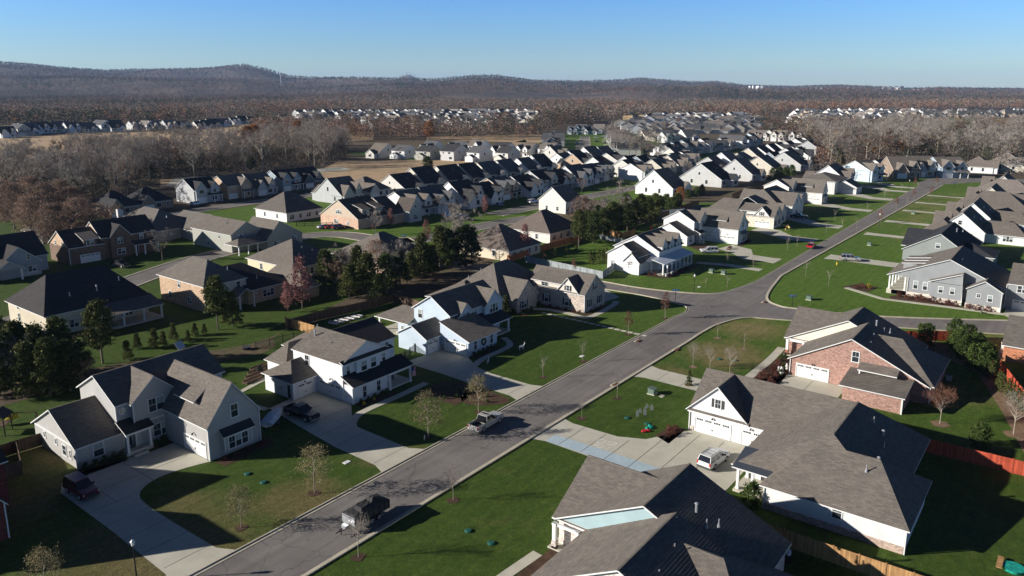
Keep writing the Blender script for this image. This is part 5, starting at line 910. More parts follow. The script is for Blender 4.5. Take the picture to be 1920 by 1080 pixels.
ORD='first second third fourth fifth sixth seventh eighth ninth tenth eleventh twelfth thirteenth fourteenth fifteenth sixteenth seventeenth eighteenth nineteenth twentieth'.split()+['twenty-'+w for w in 'first second third fourth fifth sixth seventh eighth ninth'.split()]+['thirtieth']+['thirty-'+w for w in 'first second third fourth fifth sixth seventh eighth ninth'.split()]
PUTS=[]
def put(*a,**k): PUTS.append((a,k))
def put_now(k,x,y,rz,wall,roof,label,group,s=1.0,far=False,z=0):
    a=ARCH[k]; r=a.copy(); COL.objects.link(r); r.name='house'; r.location=(x,y,z); r.rotation_euler=(0,0,rz); r.scale=(s*qh.uniform(.9,1.08),s*qh.uniform(.92,1.08),s*qh.uniform(.9,1.08)); r['label']=label; r['category']='house'
    if group: r['group']=group
    for ch in KIDS[a.name]:
        n=ch.name.split('.')[0]
        if far and n not in('wall','roof','gable_wall','porch_roof'): continue
        c=ch.copy(); COL.objects.link(c); c.parent=r
        if n in ('wall','gable_wall'): c.color=(*CN[wall],1)
        elif 'roof' in n and n!='roof_vent': c.color=(*RN[roof],1)
        if not far:
            for g in KIDS.get(ch.name,[]): d=g.copy(); COL.objects.link(d); d.parent=c
    return r
qh=random.Random(3)
WL=['white']*5+['off-white']*4+['light grey']*3+['cream']*4+['tan']*2+['brown']+['pale blue']+['slate blue']*2+['grey']*2+['tan','sage','navy']
RL=['charcoal']*2+['brown']*6+['grey']*2+['taupe']*2
def row(pts,desc,rz=0,ks=(0,1,2,4),walls=WL,roofs=RL,off=8,far=False,world=False,s=1.0,jit=1.0,start=0):
    for i,p in enumerate(pts):
        x,y=p if world else at(*p); x+=off*math.cos(HEAD)*.9; y+=off*math.sin(HEAD)*.9
        w=qh.choice(walls); rf=qh.choice(roofs); k=qh.choice(ks); lab='%s %s-roofed house, %s from left in %s'%(w,rf,ORD[i+start],desc)
        put(k,x+qh.uniform(-jit,jit),y+qh.uniform(-jit,jit),rz+qh.uniform(-.03,.03),w,rf,lab,'houses of '+desc,s*qh.uniform(.95,1.05),far=far)
def lin(p,q,n): return [(p[0]+(q[0]-p[0])*i/(n-1),p[1]+(q[1]-p[1])*i/(n-1)) for i in range(n)]
row([(196+13.6*i,197.5) for i in range(11)],'the middle street front row',0,(0,1,2),off=0,world=True,walls=['tan','light grey','slate blue','white','grey','slate blue','white','white','off-white','cream'],roofs=['charcoal','brown','grey','charcoal'])
row([(238+15.6*i,246) for i in range(8)],'the row backing onto the tan field',0,(5,),off=0,world=True,walls=['cream','white','off-white','white','light grey'],roofs=['charcoal','grey','charcoal'],s=1.0)
row([(165,287),(179.5,289),(194,290),(208,291),(223,293)],'the row facing the dark wood',0,(0,1,2),off=4,world=True,walls=['tan','navy','grey','off-white','slate blue'],roofs=['brown','charcoal','brown'])
row([(146,288),(132,287)],'the dark pair by the wood',0,(3,),off=0,world=True,walls=['brown'],roofs=['charcoal','brown'])
row([(683,371),(628,382)],'the pair behind the half-timbered house',0,(3,2),walls=['off-white','grey'],roofs=['brown','grey'])
row([(353,378),(357.5,360),(362,342),(367,325),(373,308),(380,291)],'the row above the tan field',math.pi/2,(0,1,2),off=0,world=True,walls=['white','white','light grey','off-white','sage'],roofs=['grey','brown','charcoal'])
row([(397,372),(402,355),(406,338),(411,320),(416,303),(420,287)],'the second row above the tan field',-math.pi/2,(0,1,2),off=0,world=True,walls=['white','off-white','grey','white'],roofs=['brown','charcoal','grey'])
a0=math.atan2(110,176)
nx,ny=-math.sin(a0),math.cos(a0)
row([(437+15*i*math.cos(a0)+nx*25,272+15*i*math.sin(a0)+ny*25) for i in range(11)],'the striped street left side',a0,(4,0,1),off=0,world=True,walls=['grey','slate blue','white','navy','grey'],roofs=['charcoal','grey'],s=.95)
row([(445+13.2*i*math.cos(a0)-nx*25,272+13.2*i*math.sin(a0)-ny*25) for i in range(14)],'the striped street right side',a0+math.pi,(4,2,5),off=0,world=True,walls=['grey','white','light grey','slate blue','off-white'],roofs=['grey','charcoal','taupe','brown'],s=.95)
row([(1040,300),(1082,318),(1118,322),(1150,320),(1180,322)],'the row below the new striped street',0,(2,1,5),walls=['white','white','off-white','tan'],roofs=['brown','charcoal'],off=3)
row([(1242,366),(1322,348),(1388,338),(1432,326),(1478,318)],'the big row behind the orange fence',0,(5,),walls=['white','cream','white','light grey'],roofs=['charcoal','brown'],off=5,s=1.15)
row([(1200,338),(1232,330),(1262,322)],'the row above the cedar row',0,(2,1),walls=['light grey','white','cream'],roofs=['brown'],off=4)
row([(1335,322),(1362,318),(1388,314),(1412,308)],'the brown-roofed row by the far green',math.pi,(2,5,0),walls=['light grey','white','cream'],roofs=['brown','taupe'],off=3)
row([(1452,314),(1478,306),(1500,299),(1520,292)],'the second row before the right wood',0,(0,1,2),walls=['slate blue','grey','white'],roofs=['charcoal','brown'],off=3)
row([(352+13.6*i,192) for i in range(6)],'the far end of the middle street',0,(0,1,2),off=0,world=True,walls=['white','slate blue','off-white'],roofs=['brown','charcoal'])
row([(372+15*i,247) for i in range(4)],'the end of the field row',0,(5,2),off=0,world=True,walls=['white','off-white'],roofs=['brown','charcoal'])
row([(1215,322),(1262,306)],'the pair by the small street corner',0,(2,),walls=['cream','off-white'],roofs=['brown'],off=4)
row(lin((1252,296),(1412,272),10),'the gabled row across the far green',0,(0,1,4),walls=['pale blue','white','white','light grey','grey'],roofs=['charcoal','brown','grey'],off=4)
row([(1428,302),(1446,297),(1463,292),(1480,288),(1497,283),(1514,279)],'the row before the right wood',0,(2,5,1),walls=['white','light grey','slate blue','white'],roofs=['charcoal'],off=2)
row([(1418,262),(1434,263),(1449,263),(1466,265),(1482,265),(1498,266)],'the row of sunlit front gables',-math.pi/2,(4,1,2),walls=['white','off-white','white'],roofs=['taupe','charcoal','brown'],off=4)
row([(1216,262),(1234,264),(1254,268),(1272,266),(1292,262)],'the row behind the thin bare trees',-.6,(1,3,5),walls=['light grey','cream','white','sage'],roofs=['taupe','grey','brown'],off=4)
row([(1076,252),(1092,252),(1108,252),(1124,249)],'the striped street top row',-math.pi/2+.4,(1,3,5),walls=['white','slate blue','off-white'],roofs=['taupe','grey'],off=4)
for y,x0,x1,n,nm in ((251,1195,1400,13,'first'),(244,1180,1405,15,'second'),(238,1165,1430,17,'third'),(232,1185,1425,16,'fourth'),(227,1215,1420,14,'fifth'),(222.5,1230,1400,12,'sixth')):
    row(lin((x0,y),(x1,y-2),n),'the %s dense central row'%nm,a0 if y>230 else 0,(1,2,3,4),roofs=['grey','taupe','charcoal','grey'],off=4,far=True,walls=WL[:14])
for i,(y,x0,x1,n) in enumerate(((214,560,990,26),(218.5,565,1010,26),(223.5,640,1030,22),(229.5,690,1020,16),(238,700,990,9))):
    row(lin((x0,y+3),(x1,y),n),'the %s far left suburb row'%ORD[i],0,(0,1,2,4,5),off=2,far=True,walls=['white']*5+['off-white','light grey','grey','cream'],roofs=['charcoal','grey','charcoal','taupe'],s=1.05)
row([(8,258),(34,254),(52,252),(70,250),(88,249),(110,248),(135,248),(160,247),(190,246),(212,246)],'the far left row below the woods',0,(2,4,5),off=2,walls=['white','cream','white','off-white'],roofs=['charcoal','grey'],s=1.2)
row([(255,243),(272,243),(292,243),(315,243),(340,242)],'the short row behind the scrub trees',0,(2,4,1),off=2,walls=['cream','white','light grey'],roofs=['charcoal','taupe'],s=1.1)
row([(370,242),(384,240),(397,238),(410,237),(423,235),(437,233),(452,232),(470,231),(495,231),(512,230),(530,228)],'the far slanting row',0,(2,5),off=2,walls=['off-white','white','cream'],roofs=['charcoal','grey'],far=True)
for i,(y,x0,x1,n) in enumerate(((212,1500,1735,13),(217,1495,1750,14),(223,1490,1690,12),(230,1490,1580,7),(237,1500,1560,4))):
    row(lin((x0,y+1),(x1,y),n),'the %s far right suburb row'%ORD[i],-.5,(1,2,3,4),off=2,far=True,walls=['white']*3+['cream','off-white','tan','grey'],roofs=['charcoal','grey','taupe'],s=1.0)
row(lin((1740,220),(1915,219),9),'the low row by the green field',-math.pi/2+.3,(3,5),off=2,far=True,walls=['off-white','tan','cream'],roofs=['taupe','charcoal'],s=1.15)
row(lin((1700,214.5),(1910,214),9),'the back row by the far green field',-math.pi/2+.3,(3,1),off=2,far=True,walls=['tan','cream','white'],roofs=['taupe','grey'],s=1.1)
# the right-hand row up the main street, and the houses that close it
def model_R(x0,wall,rf,l,dz=0):
    h=House(l,x0+8,28,0,CN[wall],RN[rf],'siding','houses on the right side of the main street',lod=1)
    h.gable(x0,x0+17,22.8,35.2,3.4,8.7,'x','gg',oh=.4); h.gable(x0-7,x0+4.5,28.5,38.6,3.0,6.6,'x','hn',oh=.45,hin=4.5); h.gable(x0+3,x0+12,12.6,23.5,2.9,6.0,'y','hn',oh=.45,hin=3.6); h.gable(x0+8,x0+14,33,37.6,3.6,7.2,'y','ng',oh=.3)
    h.win('-x',x0,26.3,1.2,.9,1.5).win('-x',x0,29.4,5.2,.9,1.2).gar('-x',x0-7,34.5,4.6).win('-x',x0+3,17,1.0,2.4,1.4,'dh3').vent(x0+6,26.5,7.0).vent(x0+9,25,6.2).spout(x0-.08,22.7,3.2); return h.done()
for x0,w,rf,l in ((262,'white','brown','white gabled house just past the near-black-roofed one on the right'),(286,'white','brown','white house with a rear hip wing, third up the right side'),(336,'cream','brown','cream gabled house, fifth up the right side of the main street'),(382,'cream','brown','cream broad-gabled house, last on the right before the street end')): model_R(x0,w,rf,l)
hiph('white house with a huge brown hip roof, fourth up the right side',308,328,13,38,3.2,9.4,CN['white'],RN['brown'],hin=9,ax='y')
hiph('taupe hip-roofed house, sixth up the right side of the main street',359,378,15,38,3.2,8.8,CN['off-white'],RN['taupe'],hin=8,ax='y')
for (p,k,rz,w,rf,s,l) in (((1572,352),2,0,'white','brown',1.1,'white house with a black car under its shade, before the blue-gabled house'),((1632,341),1,-.3,'pale blue','brown',1.1,'pale blue gabled house with a white garage at the end of the street'),((1662,330),2,-.2,'white','brown',1,'white house roof peeking between the blue-gabled and dark-porched houses'),((1700,334),2,-.9,'brown','brown',1.1,'brown house with a wide dark porch at the end of the street'),((1735,332),2,-.9,'slate blue','brown',1.1,'slate blue house with a tall white gable edge at the street end'),((1790,334),1,-.9,'slate blue','brown',1.15,'slate blue house with a cream garage wing, last before the right wood'),((1850,325),3,0,'white','brown',1.1,'low brown-roofed house at the far bend on the right'),((1905,322),3,0,'cream','taupe',1.2,'taupe-roofed cream house at the right edge near the bend')):
    x,y=at(*p); put(k,x+6,y+5,rz,w,rf,l,'houses closing the main street',s)
PUTS.sort(key=lambda t:math.hypot(t[0][1],t[0][2])); NH=252
for a,k in PUTS[:NH]: put_now(*a,**k)
rest=MB()      # past 300 houses: the small far ones are one mass
cm={n:plain('far_wall_'+n.replace(' ','_'),c,0.7) for n,c in CN.items()}; rm={n:plain('far_roof_'+n,c,0.9) for n,c in RN.items()}
for a,kw in PUTS[NH:]:
    k,x,y,rz,w,rf,lab,gp=a[:8]; s=(a[8] if len(a)>8 else 1.0)*(1); Mx=Matrix.Translation((x,y,0))@Matrix.Rotation(rz,4,'Z')@Matrix.Scale(s,4)
    for ch in KIDS[ARCH[k].name]:
        n=ch.name.split('.')[0]
        if n not in('wall','roof','gable_wall','porch_roof','window','garage_door'): continue
        me=ch.data; mt=Mx@ch.matrix_basis; off=len(rest.v); rest.v+=[tuple(mt@v.co) for v in me.vertices]
        for p in me.polygons:
            mn=me.materials[p.material_index]; q=cm[w] if mn in (M['siding'],M['batten'],M['brick']) else rm[rf] if mn==M['shingle'] else mn
            rest.f.append(tuple(i+off for i in p.vertices)); rest.m.append(rest.mi(q))
rest.build('distant_houses')['kind']='stuff'
for a in ARCH:
    for ch in KIDS[a.name]:
        for g in KIDS.get(ch.name,[]): bpy.data.objects.remove(g)
        bpy.data.objects.remove(ch)
    bpy.data.objects.remove(a)
# tiny pale houses under the far right hills
for i,(x,y) in enumerate([(1405,162),(1412,161.5),(1420,162),(1428,161.5),(1520,165.5),(1530,165),(1541,165.2),(1552,165),(1563,165.5),(1575,165.6),(1590,165.2),(1603,165.4),(1612,165.2),(1625,165.5),(1655,164),(1668,163.8),(1680,164.2),(1690,163.8),(1712,167.5),(1722,168),(1733,167.5),(985,166),(1191,172)]):
    f=5200+(i%5)*120; l=(x-960)/FPX*(f*math.cos(TILT)+CAM_H*math.sin(TILT)); X,Y=f*HX+l*HY,f*HY-l*HX
    b=MB(); w,d,e=(14+i%3*5),12,5.5; b.box(-w/2,w/2,-d/2,d/2,-30,e,'white'); b2=MB(); b2.slab([(-w/2-1,-d/2-1,e),(w/2+1,-d/2-1,e),(w/2+1,0,e+5),(-w/2-1,0,e+5)],.3,'dark','dark').slab([(-w/2-1,d/2+1,e),(-w/2-1,0,e+5),(w/2+1,0,e+5),(w/2+1,d/2+1,e)],.3,'dark','dark')
    r=thing('house','tiny pale house on the wooded slopes under the far hills','house',(X,Y,CAM_H+(YH-y)/FPX*f-2),i*.7,'tiny houses under the far hills'); b.build('wall',r); b2.build('roof',r)
# ---------------------------------------------------------------- vehicles
def loft(b,st,m):           # stations (x, [(y,z)...]) joined into a skin, ends closed
    n=len(st[0][1]); v=[(x,y,z) for x,r in st for y,z in r]; f=[]
    for i in range(len(st)-1):
        for j in range(n): k=(j+1)%n; f.append((i*n+j,i*n+k,(i+1)*n+k,(i+1)*n+j))
    f+=[tuple(range(n-1,-1,-1)),tuple(range((len(st)-1)*n,len(st)*n))]; b.add(v,f,m)
def ring(w,z0,z1): return [(-w*.93,z0),(w*.93,z0),(w,z0+.12),(w,z0+(z1-z0)*.6),(w*.94,z1-.06),(w*.84,z1),(-w*.84,z1),(-w*.94,z1-.06),(-w,z0+(z1-z0)*.6),(-w,z0+.12)]
def wheel_mesh(r):
    def f():
        b=MB(); b.tube((0,-.12,0),(0,.12,0),r,r,'rubber',18); a=MB(); a.tube((0,-.135,0),(0,.135,0),r*.62,r*.62,'steel',14)
        for i in range(5): t=i*2*math.pi/5; a.tube((0,-.14,0),(r*.55*math.cos(t),-.14,r*.55*math.sin(t)),.04,.03,'chrome',4)
        return b.mesh('tyre'),a.mesh('rim')
    if ('w',r) not in _wc: _wc[('w',r)]=f()
    return _wc[('w',r)]
def vehicle(kind,name,label,cat,pr,pf,col,L=None,center=None,yaw=None,rack=False,group=None,lod=0):
    # pr, pf: pixels on the ground under the rear and the front
    A=at(*pr);B=at(*pf); cx,cy=(A[0]+B[0])/2,(A[1]+B[1])/2; yaw=yaw if yaw is not None else math.atan2(B[1]-A[1],B[0]-A[0])
    if center: cx,cy=center
    t=thing(name,label,cat,(cx,cy,.035),yaw,group); pk=kind=='pickup'; suv=kind=='suv'
    L={'pickup':5.8,'suv':5.0,'sedan':4.6}[kind]; w={'pickup':1.0,'suv':.97,'sedan':.9}[kind]; r={'pickup':.42,'suv':.38,'sedan':.33}[kind]; zb=r*.75; bt={'pickup':1.12,'suv':1.05,'sedan':.86}[kind]; rt={'pickup':1.9,'suv':1.78,'sedan':1.42}[kind]; h=L/2
    b=MB()
    if pk:
        loft(b,[(h,ring(w*.86,zb+.1,bt-.12)),(h-.12,ring(w*.97,zb,bt-.02)),(h-.9,ring(w,zb,bt+.02)),(h-1.6,ring(w,zb,bt+.06)),(-h+1.95,ring(w,zb,bt+.04))],'paint')
        loft(b,[(-h+1.95,ring(w,zb,.72)),(-h+.02,ring(w*.98,zb,.72))],'paint')
        for s in (-1,1): b.box(-h+.06,-h+1.95,min(s*w,s*(w-.12)),max(s*w,s*(w-.12)),.70,bt+.03,'paint')
        b.box(-h,-h+.08,-w*.97,w*.97,.5,bt+.02,'paint'); b.box(-h+.08,-h+1.95,-w+.12,w-.12,.73,.76,'dark')
    elif suv: loft(b,[(h,ring(w*.84,zb+.08,bt-.2)),(h-.12,ring(w*.95,zb,bt-.06)),(h-.8,ring(w,zb,bt)),(h-1.35,ring(w,zb,bt+.04)),(-h+.12,ring(w,zb,bt+.05)),(-h,ring(w*.93,zb+.1,bt-.02))],'paint')
    else: loft(b,[(h,ring(w*.8,zb+.06,bt-.22)),(h-.14,ring(w*.95,zb,bt-.12)),(h-1.3,ring(w,zb,bt)),(-h+.9,ring(w,zb,bt+.02)),(-h+.1,ring(w*.95,zb,bt-.02)),(-h,ring(w*.86,zb+.1,bt-.14))],'paint')
    b.build('body',t,col,True).data.polygons.foreach_set('use_smooth',[False]*len(b.f))
    # cabin: glass block, pillars and roof
    x0,x1,x2,x3={'pickup':(-h+1.95,-h+2.1,h-2.55,h-1.75),'suv':(-h+.06,-h+.4,h-2.2,h-1.3),'sedan':(-h+.75,-h+1.5,h-2.3,h-1.35)}[kind]
    wb,wt=w*.93,w*.76; g=MB(); z0,z1=bt,rt-.07
    g.add([(x0,-wb,z0),(x3,-wb,z0),(x3,wb,z0),(x0,wb,z0),(x1,-wt,z1),(x2,-wt,z1),(x2,wt,z1),(x1,wt,z1)],[(4,5,6,7),(0,1,5,4),(1,2,6,5),(2,3,7,6),(3,0,4,7)],'glassc'); g.build('windows',t)
    p=MB(); p.prism([(x1-.06,-wt-.02),(x2+.05,-wt-.02),(x2+.05,wt+.02),(x1-.06,wt+.02)],z1,rt,'paint')
    mid=[.5] if kind!='suv' else [.36,.7]
    for s in (-1,1):
        for k in [0,1]+mid:
            xb=x0+(x3-x0)*k; xt=x1+(x2-x1)*k; p.add([(xb-.05,s*(wb+.01),z0),(xb+.05,s*(wb+.01),z0),(xt+.04,s*(wt+.015),z1),(xt-.04,s*(wt+.015),z1),(xb-.05,s*(wb-.04),z0),(xb+.05,s*(wb-.04),z0),(xt+.04,s*(wt-.03),z1),(xt-.04,s*(wt-.03),z1)],[(0,1,2,3),(7,6,5,4),(0,3,7,4),(1,5,6,2)],'paint')
    p.build('cabin_roof',t,col)
    if pk and lod==0:
        q=MB(); q.box(x1+.5,x2-.3,-wt+.2,wt-.2,rt,rt+.012,'glassc'); q.build('sunroof',t)
    if rack:
        for s in (-1,1): q=MB(); q.tube((x1+.1,s*(wt-.06),rt+.07),(x2-.1,s*(wt-.06),rt+.07),.03,.03,'black'); q.build('roof_rail',t)
        for k in (.3,.6): q=MB(); xx=x1+(x2-x1)*k; q.tube((xx,-wt+.06,rt+.09),(xx,wt-.06,rt+.09),.02,.02,'black'); q.build('cross_bar',t)
    for s in (-1,1):
        q=MB(); q.box(h-.2,h-.02,min(s*w*.9,s*w*.55),max(s*w*.9,s*w*.55),bt-.36,bt-.2,'lampg'); q.build('headlight',t)
        q=MB(); q.box(-h-.015,-h+.1,min(s*w*.96,s*w*.78),max(s*w*.96,s*w*.78),bt-.35,bt+(-.02 if kind!='suv' else .05),'redl'); q.build('tail_light',t)
        if lod==0: q=MB(); q.box(x3-.45,x3-.25,min(s*(wb+.04),s*(wb+.24)),max(s*(wb+.04),s*(wb+.24)),bt+.02,bt+.2,'black'); q.build('mirror',t)
        for xx in (h-1.0,-h+1.15):
            ty,rm=wheel_mesh(r); o=link('wheel',ty,t,None,(xx,s*(w-.1),r)); link('rim',rm,o)
    q=MB(); q.box(h-.03,h+.03,-w*.5,w*.5,zb+.25,bt-.22,'black'); q.build('grille',t); q=MB(); q.box(-h-.1,-h+.02,-w*.94,w*.94,zb+.02,zb+.22,'chrome' if pk else 'dark'); q.build('bumper',t); q=MB(); q.box(h-.04,h+.08,-w*.9,w*.9,zb,zb+.2,'chrome' if pk else 'dark'); q.build('bumper',t)
    if pk and lod==0:
        q=MB(); q.box(-h+1.6,-h+1.9,-w+.14,w-.14,bt-.05,bt+.1,'black'); q.build('tool_box',t)
    q=MB(); q.box(-h+.1,h-.1,-w*.85,w*.85,zb-.12,zb+.02,'black'); q.build('underbody',t); return t
vehicle('suv','parked_suv','dark maroon suv parked on the curved driveway of the grey house','car',(122,905),(186,945),(0.11,0.010,0.018))
vehicle('pickup','pickup_truck','black pickup truck parked nose-out before the white house garage','pickup truck',(540,772),(594,792),(0.006,0.006,0.007))
vehicle('pickup','pickup_truck','silver pickup truck parked at the kerb behind the golden-leafed tree','pickup truck',(866,822),(922,795),(0.42,0.40,0.37),center=(75.6,62.1),yaw=.03)
vehicle('suv','parked_suv','white suv with black roof rails outside the white brick house','car',(1365,868),(1410,850),(0.62,0.62,0.60),rack=True,center=(84.6,32.8),yaw=-.12)
vehicle('sedan','parked_car','bright red car parked at the left kerb of the main street','car',(1540,449),(1566,440),(0.45,0.008,0.015),center=(225.5,62.0),yaw=0.02)
vehicle('suv','parked_suv','silver suv on a driveway right of the main street','car',(1576,488),(1612,490),(0.38,0.36,0.34),rack=True)
vehicle('suv','parked_suv','white crossover parked before the cream brick garage beside the farmhouse','car',(1345,474),(1314,474),(0.62,0.62,0.61))
vehicle('pickup','pickup_truck','dark blue pickup in the shade beside the cream brick garage wing','pickup truck',(1354,446),(1392,446),(0.012,0.018,0.035),lod=1)
vehicle('pickup','pickup_truck','black pickup in the shade of the garage before the deer lawn','pickup truck',(1484,408),(1512,410),(0.01,0.01,0.012),lod=1)
vehicle('suv','parked_suv','black suv in the shade before the tall white-walled house','car',(1575,356),(1592,358),(0.01,0.01,0.012),lod=1)
vehicle('suv','parked_suv','pale blue-white suv parked beside the sage green house','car',(512,447),(535,443),(0.45,0.52,0.62),lod=1)
vehicle('sedan','parked_car','white car, first of three beside the half-timbered brick house','car',(600,429),(616,427),(0.55,0.58,0.62),lod=1); vehicle('sedan','parked_car','red car, middle one of three beside the half-timbered brick house','car',(613,429),(629,427),(0.35,0.02,0.02),lod=1); vehicle('suv','parked_suv','dark red suv, last of three beside the half-timbered brick house','car',(628,430),(644,428),(0.09,0.01,0.01),lod=1)
vehicle('suv','parked_suv','white suv outside the brown-roofed row facing the dark wood','car',(360,386),(377,383),(0.6,0.6,0.6),lod=1)
vehicle('suv','parked_van','white van parked on the middle street behind the pale bare tree','van',(832,408),(850,405),(0.6,0.6,0.6),lod=1); vehicle('sedan','parked_car','pale blue car just right of the white van on the middle street','car',(858,409),(875,407),(0.45,0.55,0.65),lod=1)
vehicle('suv','parked_suv','white jeep-like car outside the navy two-storey house','car',(993,382),(1006,380),(0.6,0.6,0.6),lod=1); vehicle('sedan','parked_car','dark car left of the small pink tree on the middle street','car',(928,388),(944,385),(0.02,0.02,0.03),lod=1)
vehicle('pickup','pickup_truck','black pickup on the verge before the broad dark-roofed house','pickup truck',(218,498),(236,502),(0.01,0.01,0.012),lod=1)
for i,(x,y,c,n) in enumerate([(1114,259,.6,'white'),(1127,257,.6,'white'),(1115,266,.02,'black'),(1131,269,.02,'dark'),(1122,283,.6,'white'),(1078,270,.5,'pale'),(1068,284,.02,'dark')]):
    vehicle('sedan','parked_car','%s car, %s from the top among those on the striped driveways'%(n,['second','first','third','fourth','last','fifth','sixth'][i]),'car',(x,y),(x+9,y),(c,c,c*1.02),lod=1,group='cars on the striped driveways')
vehicle('sedan','parked_car','white car on the far street before the gabled row','car',(1392,281),(1403,280),(0.6,0.6,0.6),lod=1)
# tarped dump trailer at the right-hand kerb
t=thing('dump_trailer','dark tandem-axle trailer covered by a black tarp, parked at the kerb','trailer',(49.6,57.6,0.02),0.0)
b=MB(); b.box(-2.5,2.5,-1.05,-.97,.75,1.75,'dark').box(-2.5,2.5,.97,1.05,.75,1.75,'dark').box(-2.5,-2.42,-.97,.97,.75,1.75,'steel').box(2.42,2.5,-.97,.97,.75,1.75,'dark').box(-2.42,2.42,-.97,.97,.75,.82,'dark')
for x in (-2.3,-1.5,-.7,.1,.9,1.7,2.35): b.box(x-.04,x+.04,-1.11,-1.05,.75,1.75,'black').box(x-.04,x+.04,1.05,1.11,.75,1.75,'black')
b.build('body',t); b=MB(); 
nx,ny=14,8; V=[];F=[]; rr=random.Random(2)
for i in range(nx+1):
    for j in range(ny+1):
        x=-2.55+5.1*i/nx; y=-1.1+2.2*j/ny; e=min(1,min(i,nx-i)/2.5)*min(1,min(j,ny-j)/2.0); z=1.76+e*(.42 if 3<i<12 else .2)+rr.uniform(-.04,.04)*e+(.25*e if i in(9,10) and 2<j<6 else 0); V.append((x,y,z if e>0 else 1.62))
for i in range(nx):
    for j in range(ny): a=i*(ny+1)+j; F.append((a,a+ny+1,a+ny+2,a+1))
b.add(V,F,'tarp'); b.build('tarp',t); b=MB(); b.tube((-2.5,-.5,.6),(-3.9,0,.55),.05,.05,'black').tube((-2.5,.5,.6),(-3.9,0,.55),.05,.05,'black').tube((-3.9,0,.55),(-4.2,0,.55),.06,.06,'black').tube((-3.5,0,0.05),(-3.5,0,.9),.05,.05,'black'); b.build('drawbar',t)
b=MB(); b.box(-3.2,-2.75,-.35,.35,.55,.95,'steel'); b.build('battery_box',t)
for x in (-.1,.85):
    for s in (-1,1): ty,rm=wheel_mesh(.38); o=link('wheel',ty,t,None,(x,s*.98,.38)); link('rim',rm,o)
for s in (-1,1): b=MB(); b.box(-.6,1.35,min(s*.9,s*1.15),max(s*.9,s*1.15),.8,.85,'black'); b.build('fender',t)
# covered boat
x,y=at(512,792); t=thing('covered_boat','small boat under a pale blue-white cover on a trailer beside the black pickup','boat',(x,y,.03),math.radians(35))
b=MB(); rg=[]
for xx,w,z in ((-2.6,.85,1.25),(-1.5,1.0,1.35),(0,1.02,1.5),(1.2,.85,1.35),(2.3,.45,1.2),(2.8,.08,1.1)): rg.append((xx,[(-w,.75),(w,.75),(w*.98,.95),(w*.55,z-.08),(0,z),(-w*.55,z-.08),(-w*.98,.95)]))
loft(b,rg,'cover'); b.build('cover',t); b=MB(); loft(b,[(xx,[(-w*.9,.74),(0,.35 if xx<2 else .55),(w*.9,.74)]) for xx,w in ((-2.6,.85),(0,1.02),(1.2,.85),(2.7,.1))],'white'); b.build('hull',t)
b=MB(); b.tube((-2.4,-.5,.35),(3.6,0,.4),.04,.04,'steel').tube((-2.4,.5,.35),(3.6,0,.4),.04,.04,'steel'); b.build('trailer_frame',t)
for s in (-1,1): ty,rm=wheel_mesh(.3); o=link('wheel',ty,t,None,(-.8,s*.95,.3)); link('rim',rm,o)

# ---------------------------------------------------------------- fences
def fence(pts,h,m,label,sp=2.4,kind='solid',rail='old_wood',cat='fence'):
    c=pts[0]; t=thing('fence',label,cat,(c[0],c[1],0)); pb=MB(); n=0; pm=box_mesh(('fp',h,m),lambda b:b.box(-.06,.06,-.06,.06,0,h+.08,m),'post')
    for a,b in zip(pts,pts[1:]):
        d=Vector((b[0]-a[0],b[1]-a[1])); L=d.length; d/=L; q=Vector((-d.y,d.x)); k=max(1,round(L/sp))
        A=Vector(a)-Vector(c[:2]); B=A+d*L
        def bar(z0,z1,w0,w1,A=A,B=B,q=q): 
            P=[A+q*w0,B+q*w0,B+q*w1,A+q*w1]; pb.prism([(p.x,p.y) for p in P],z0,z1,m)
        if kind=='solid': bar(.06,h,-.015,.015); bar(.3,.4,.016,.06); bar(h-.4,h-.3,.016,.06); bar(h*.5-.05,h*.5+.05,.016,.06)
        elif kind=='slat':
            z=.15
            while z<h-.1: bar(z,z+.12,-.015,.015); z+=.22
        else:
            bar(.15,.2,-.015,.015); bar(h-.25,h-.2,-.015,.015)
            for i in range(int(L/.13)): p=A+d*(i*.13); pb.box(p.x-.012,p.x+.012,p.y-.012,p.y+.012,.05,h,m)
        for i in range(k+1):
            if n<95 and not (i==0 and n>0): p=A+d*(L*i/k)+q*.0; link('post',pm,t,None,(p.x,p.y,0),math.atan2(d.y,d.x)); n+=1
    pb.build('panel',t); return t
fence([(103.9,12.6),(104.5,-14)],1.9,'red_fence','long red-stained board fence across the back lawn of the white brick house')
fence([(148.0,26.5),(155.2,17.2),(156.2,15.4)],1.9,'red_fence','short red-stained fence between the brick house garden and the side street')
fence([(147.5,9.2),(136,5.5),(122,1.0),(110,-2)],1.9,'red_fence','red-stained fence behind the arborvitae at the right edge')
fence([(72.2,22.5),(72.6,-6)],1.9,'cedar_wood','new golden cedar fence at the bottom right corner')
fence([px((590,628))[0],px((536,612))[0]],1.9,'cedar_wood','short sunlit new cedar fence behind the white house')
fence(px((540,617),(600,600),(700,578),(738,566)),1.9,'old_wood','long weathered brown fence along the dark tree strip')
fence(px((738,566),(790,582)),1.9,'old_wood','pale weathered fence panel run behind the blue house')
fence([(83.6,90.2),(87.5,89.8),(91.3,91.2)],1.5,'black','black horizontal-slat fence between the white and blue houses','' and 2 or 1.9,'slat')
fence(px((480,655),(530,640),(590,628)),1.3,'black','thin black railing along the mulched bank behind the white house',2.4,'rail')
fence([(36.3,104.6),(33.0,104.9),(24,105.4)],1.8,'old_wood','dark brown board fence left of the grey house'); fence([(33.0,104.9),(31.2,98.4),(22,99)],1.8,'old_wood','brown fence corner jutting towards the lower left lawn')
fence(px((985,492),(1060,508),(1130,523),(1157,503)),1.9,'grey_fence','grey-blue board fence left of the white farmhouse')
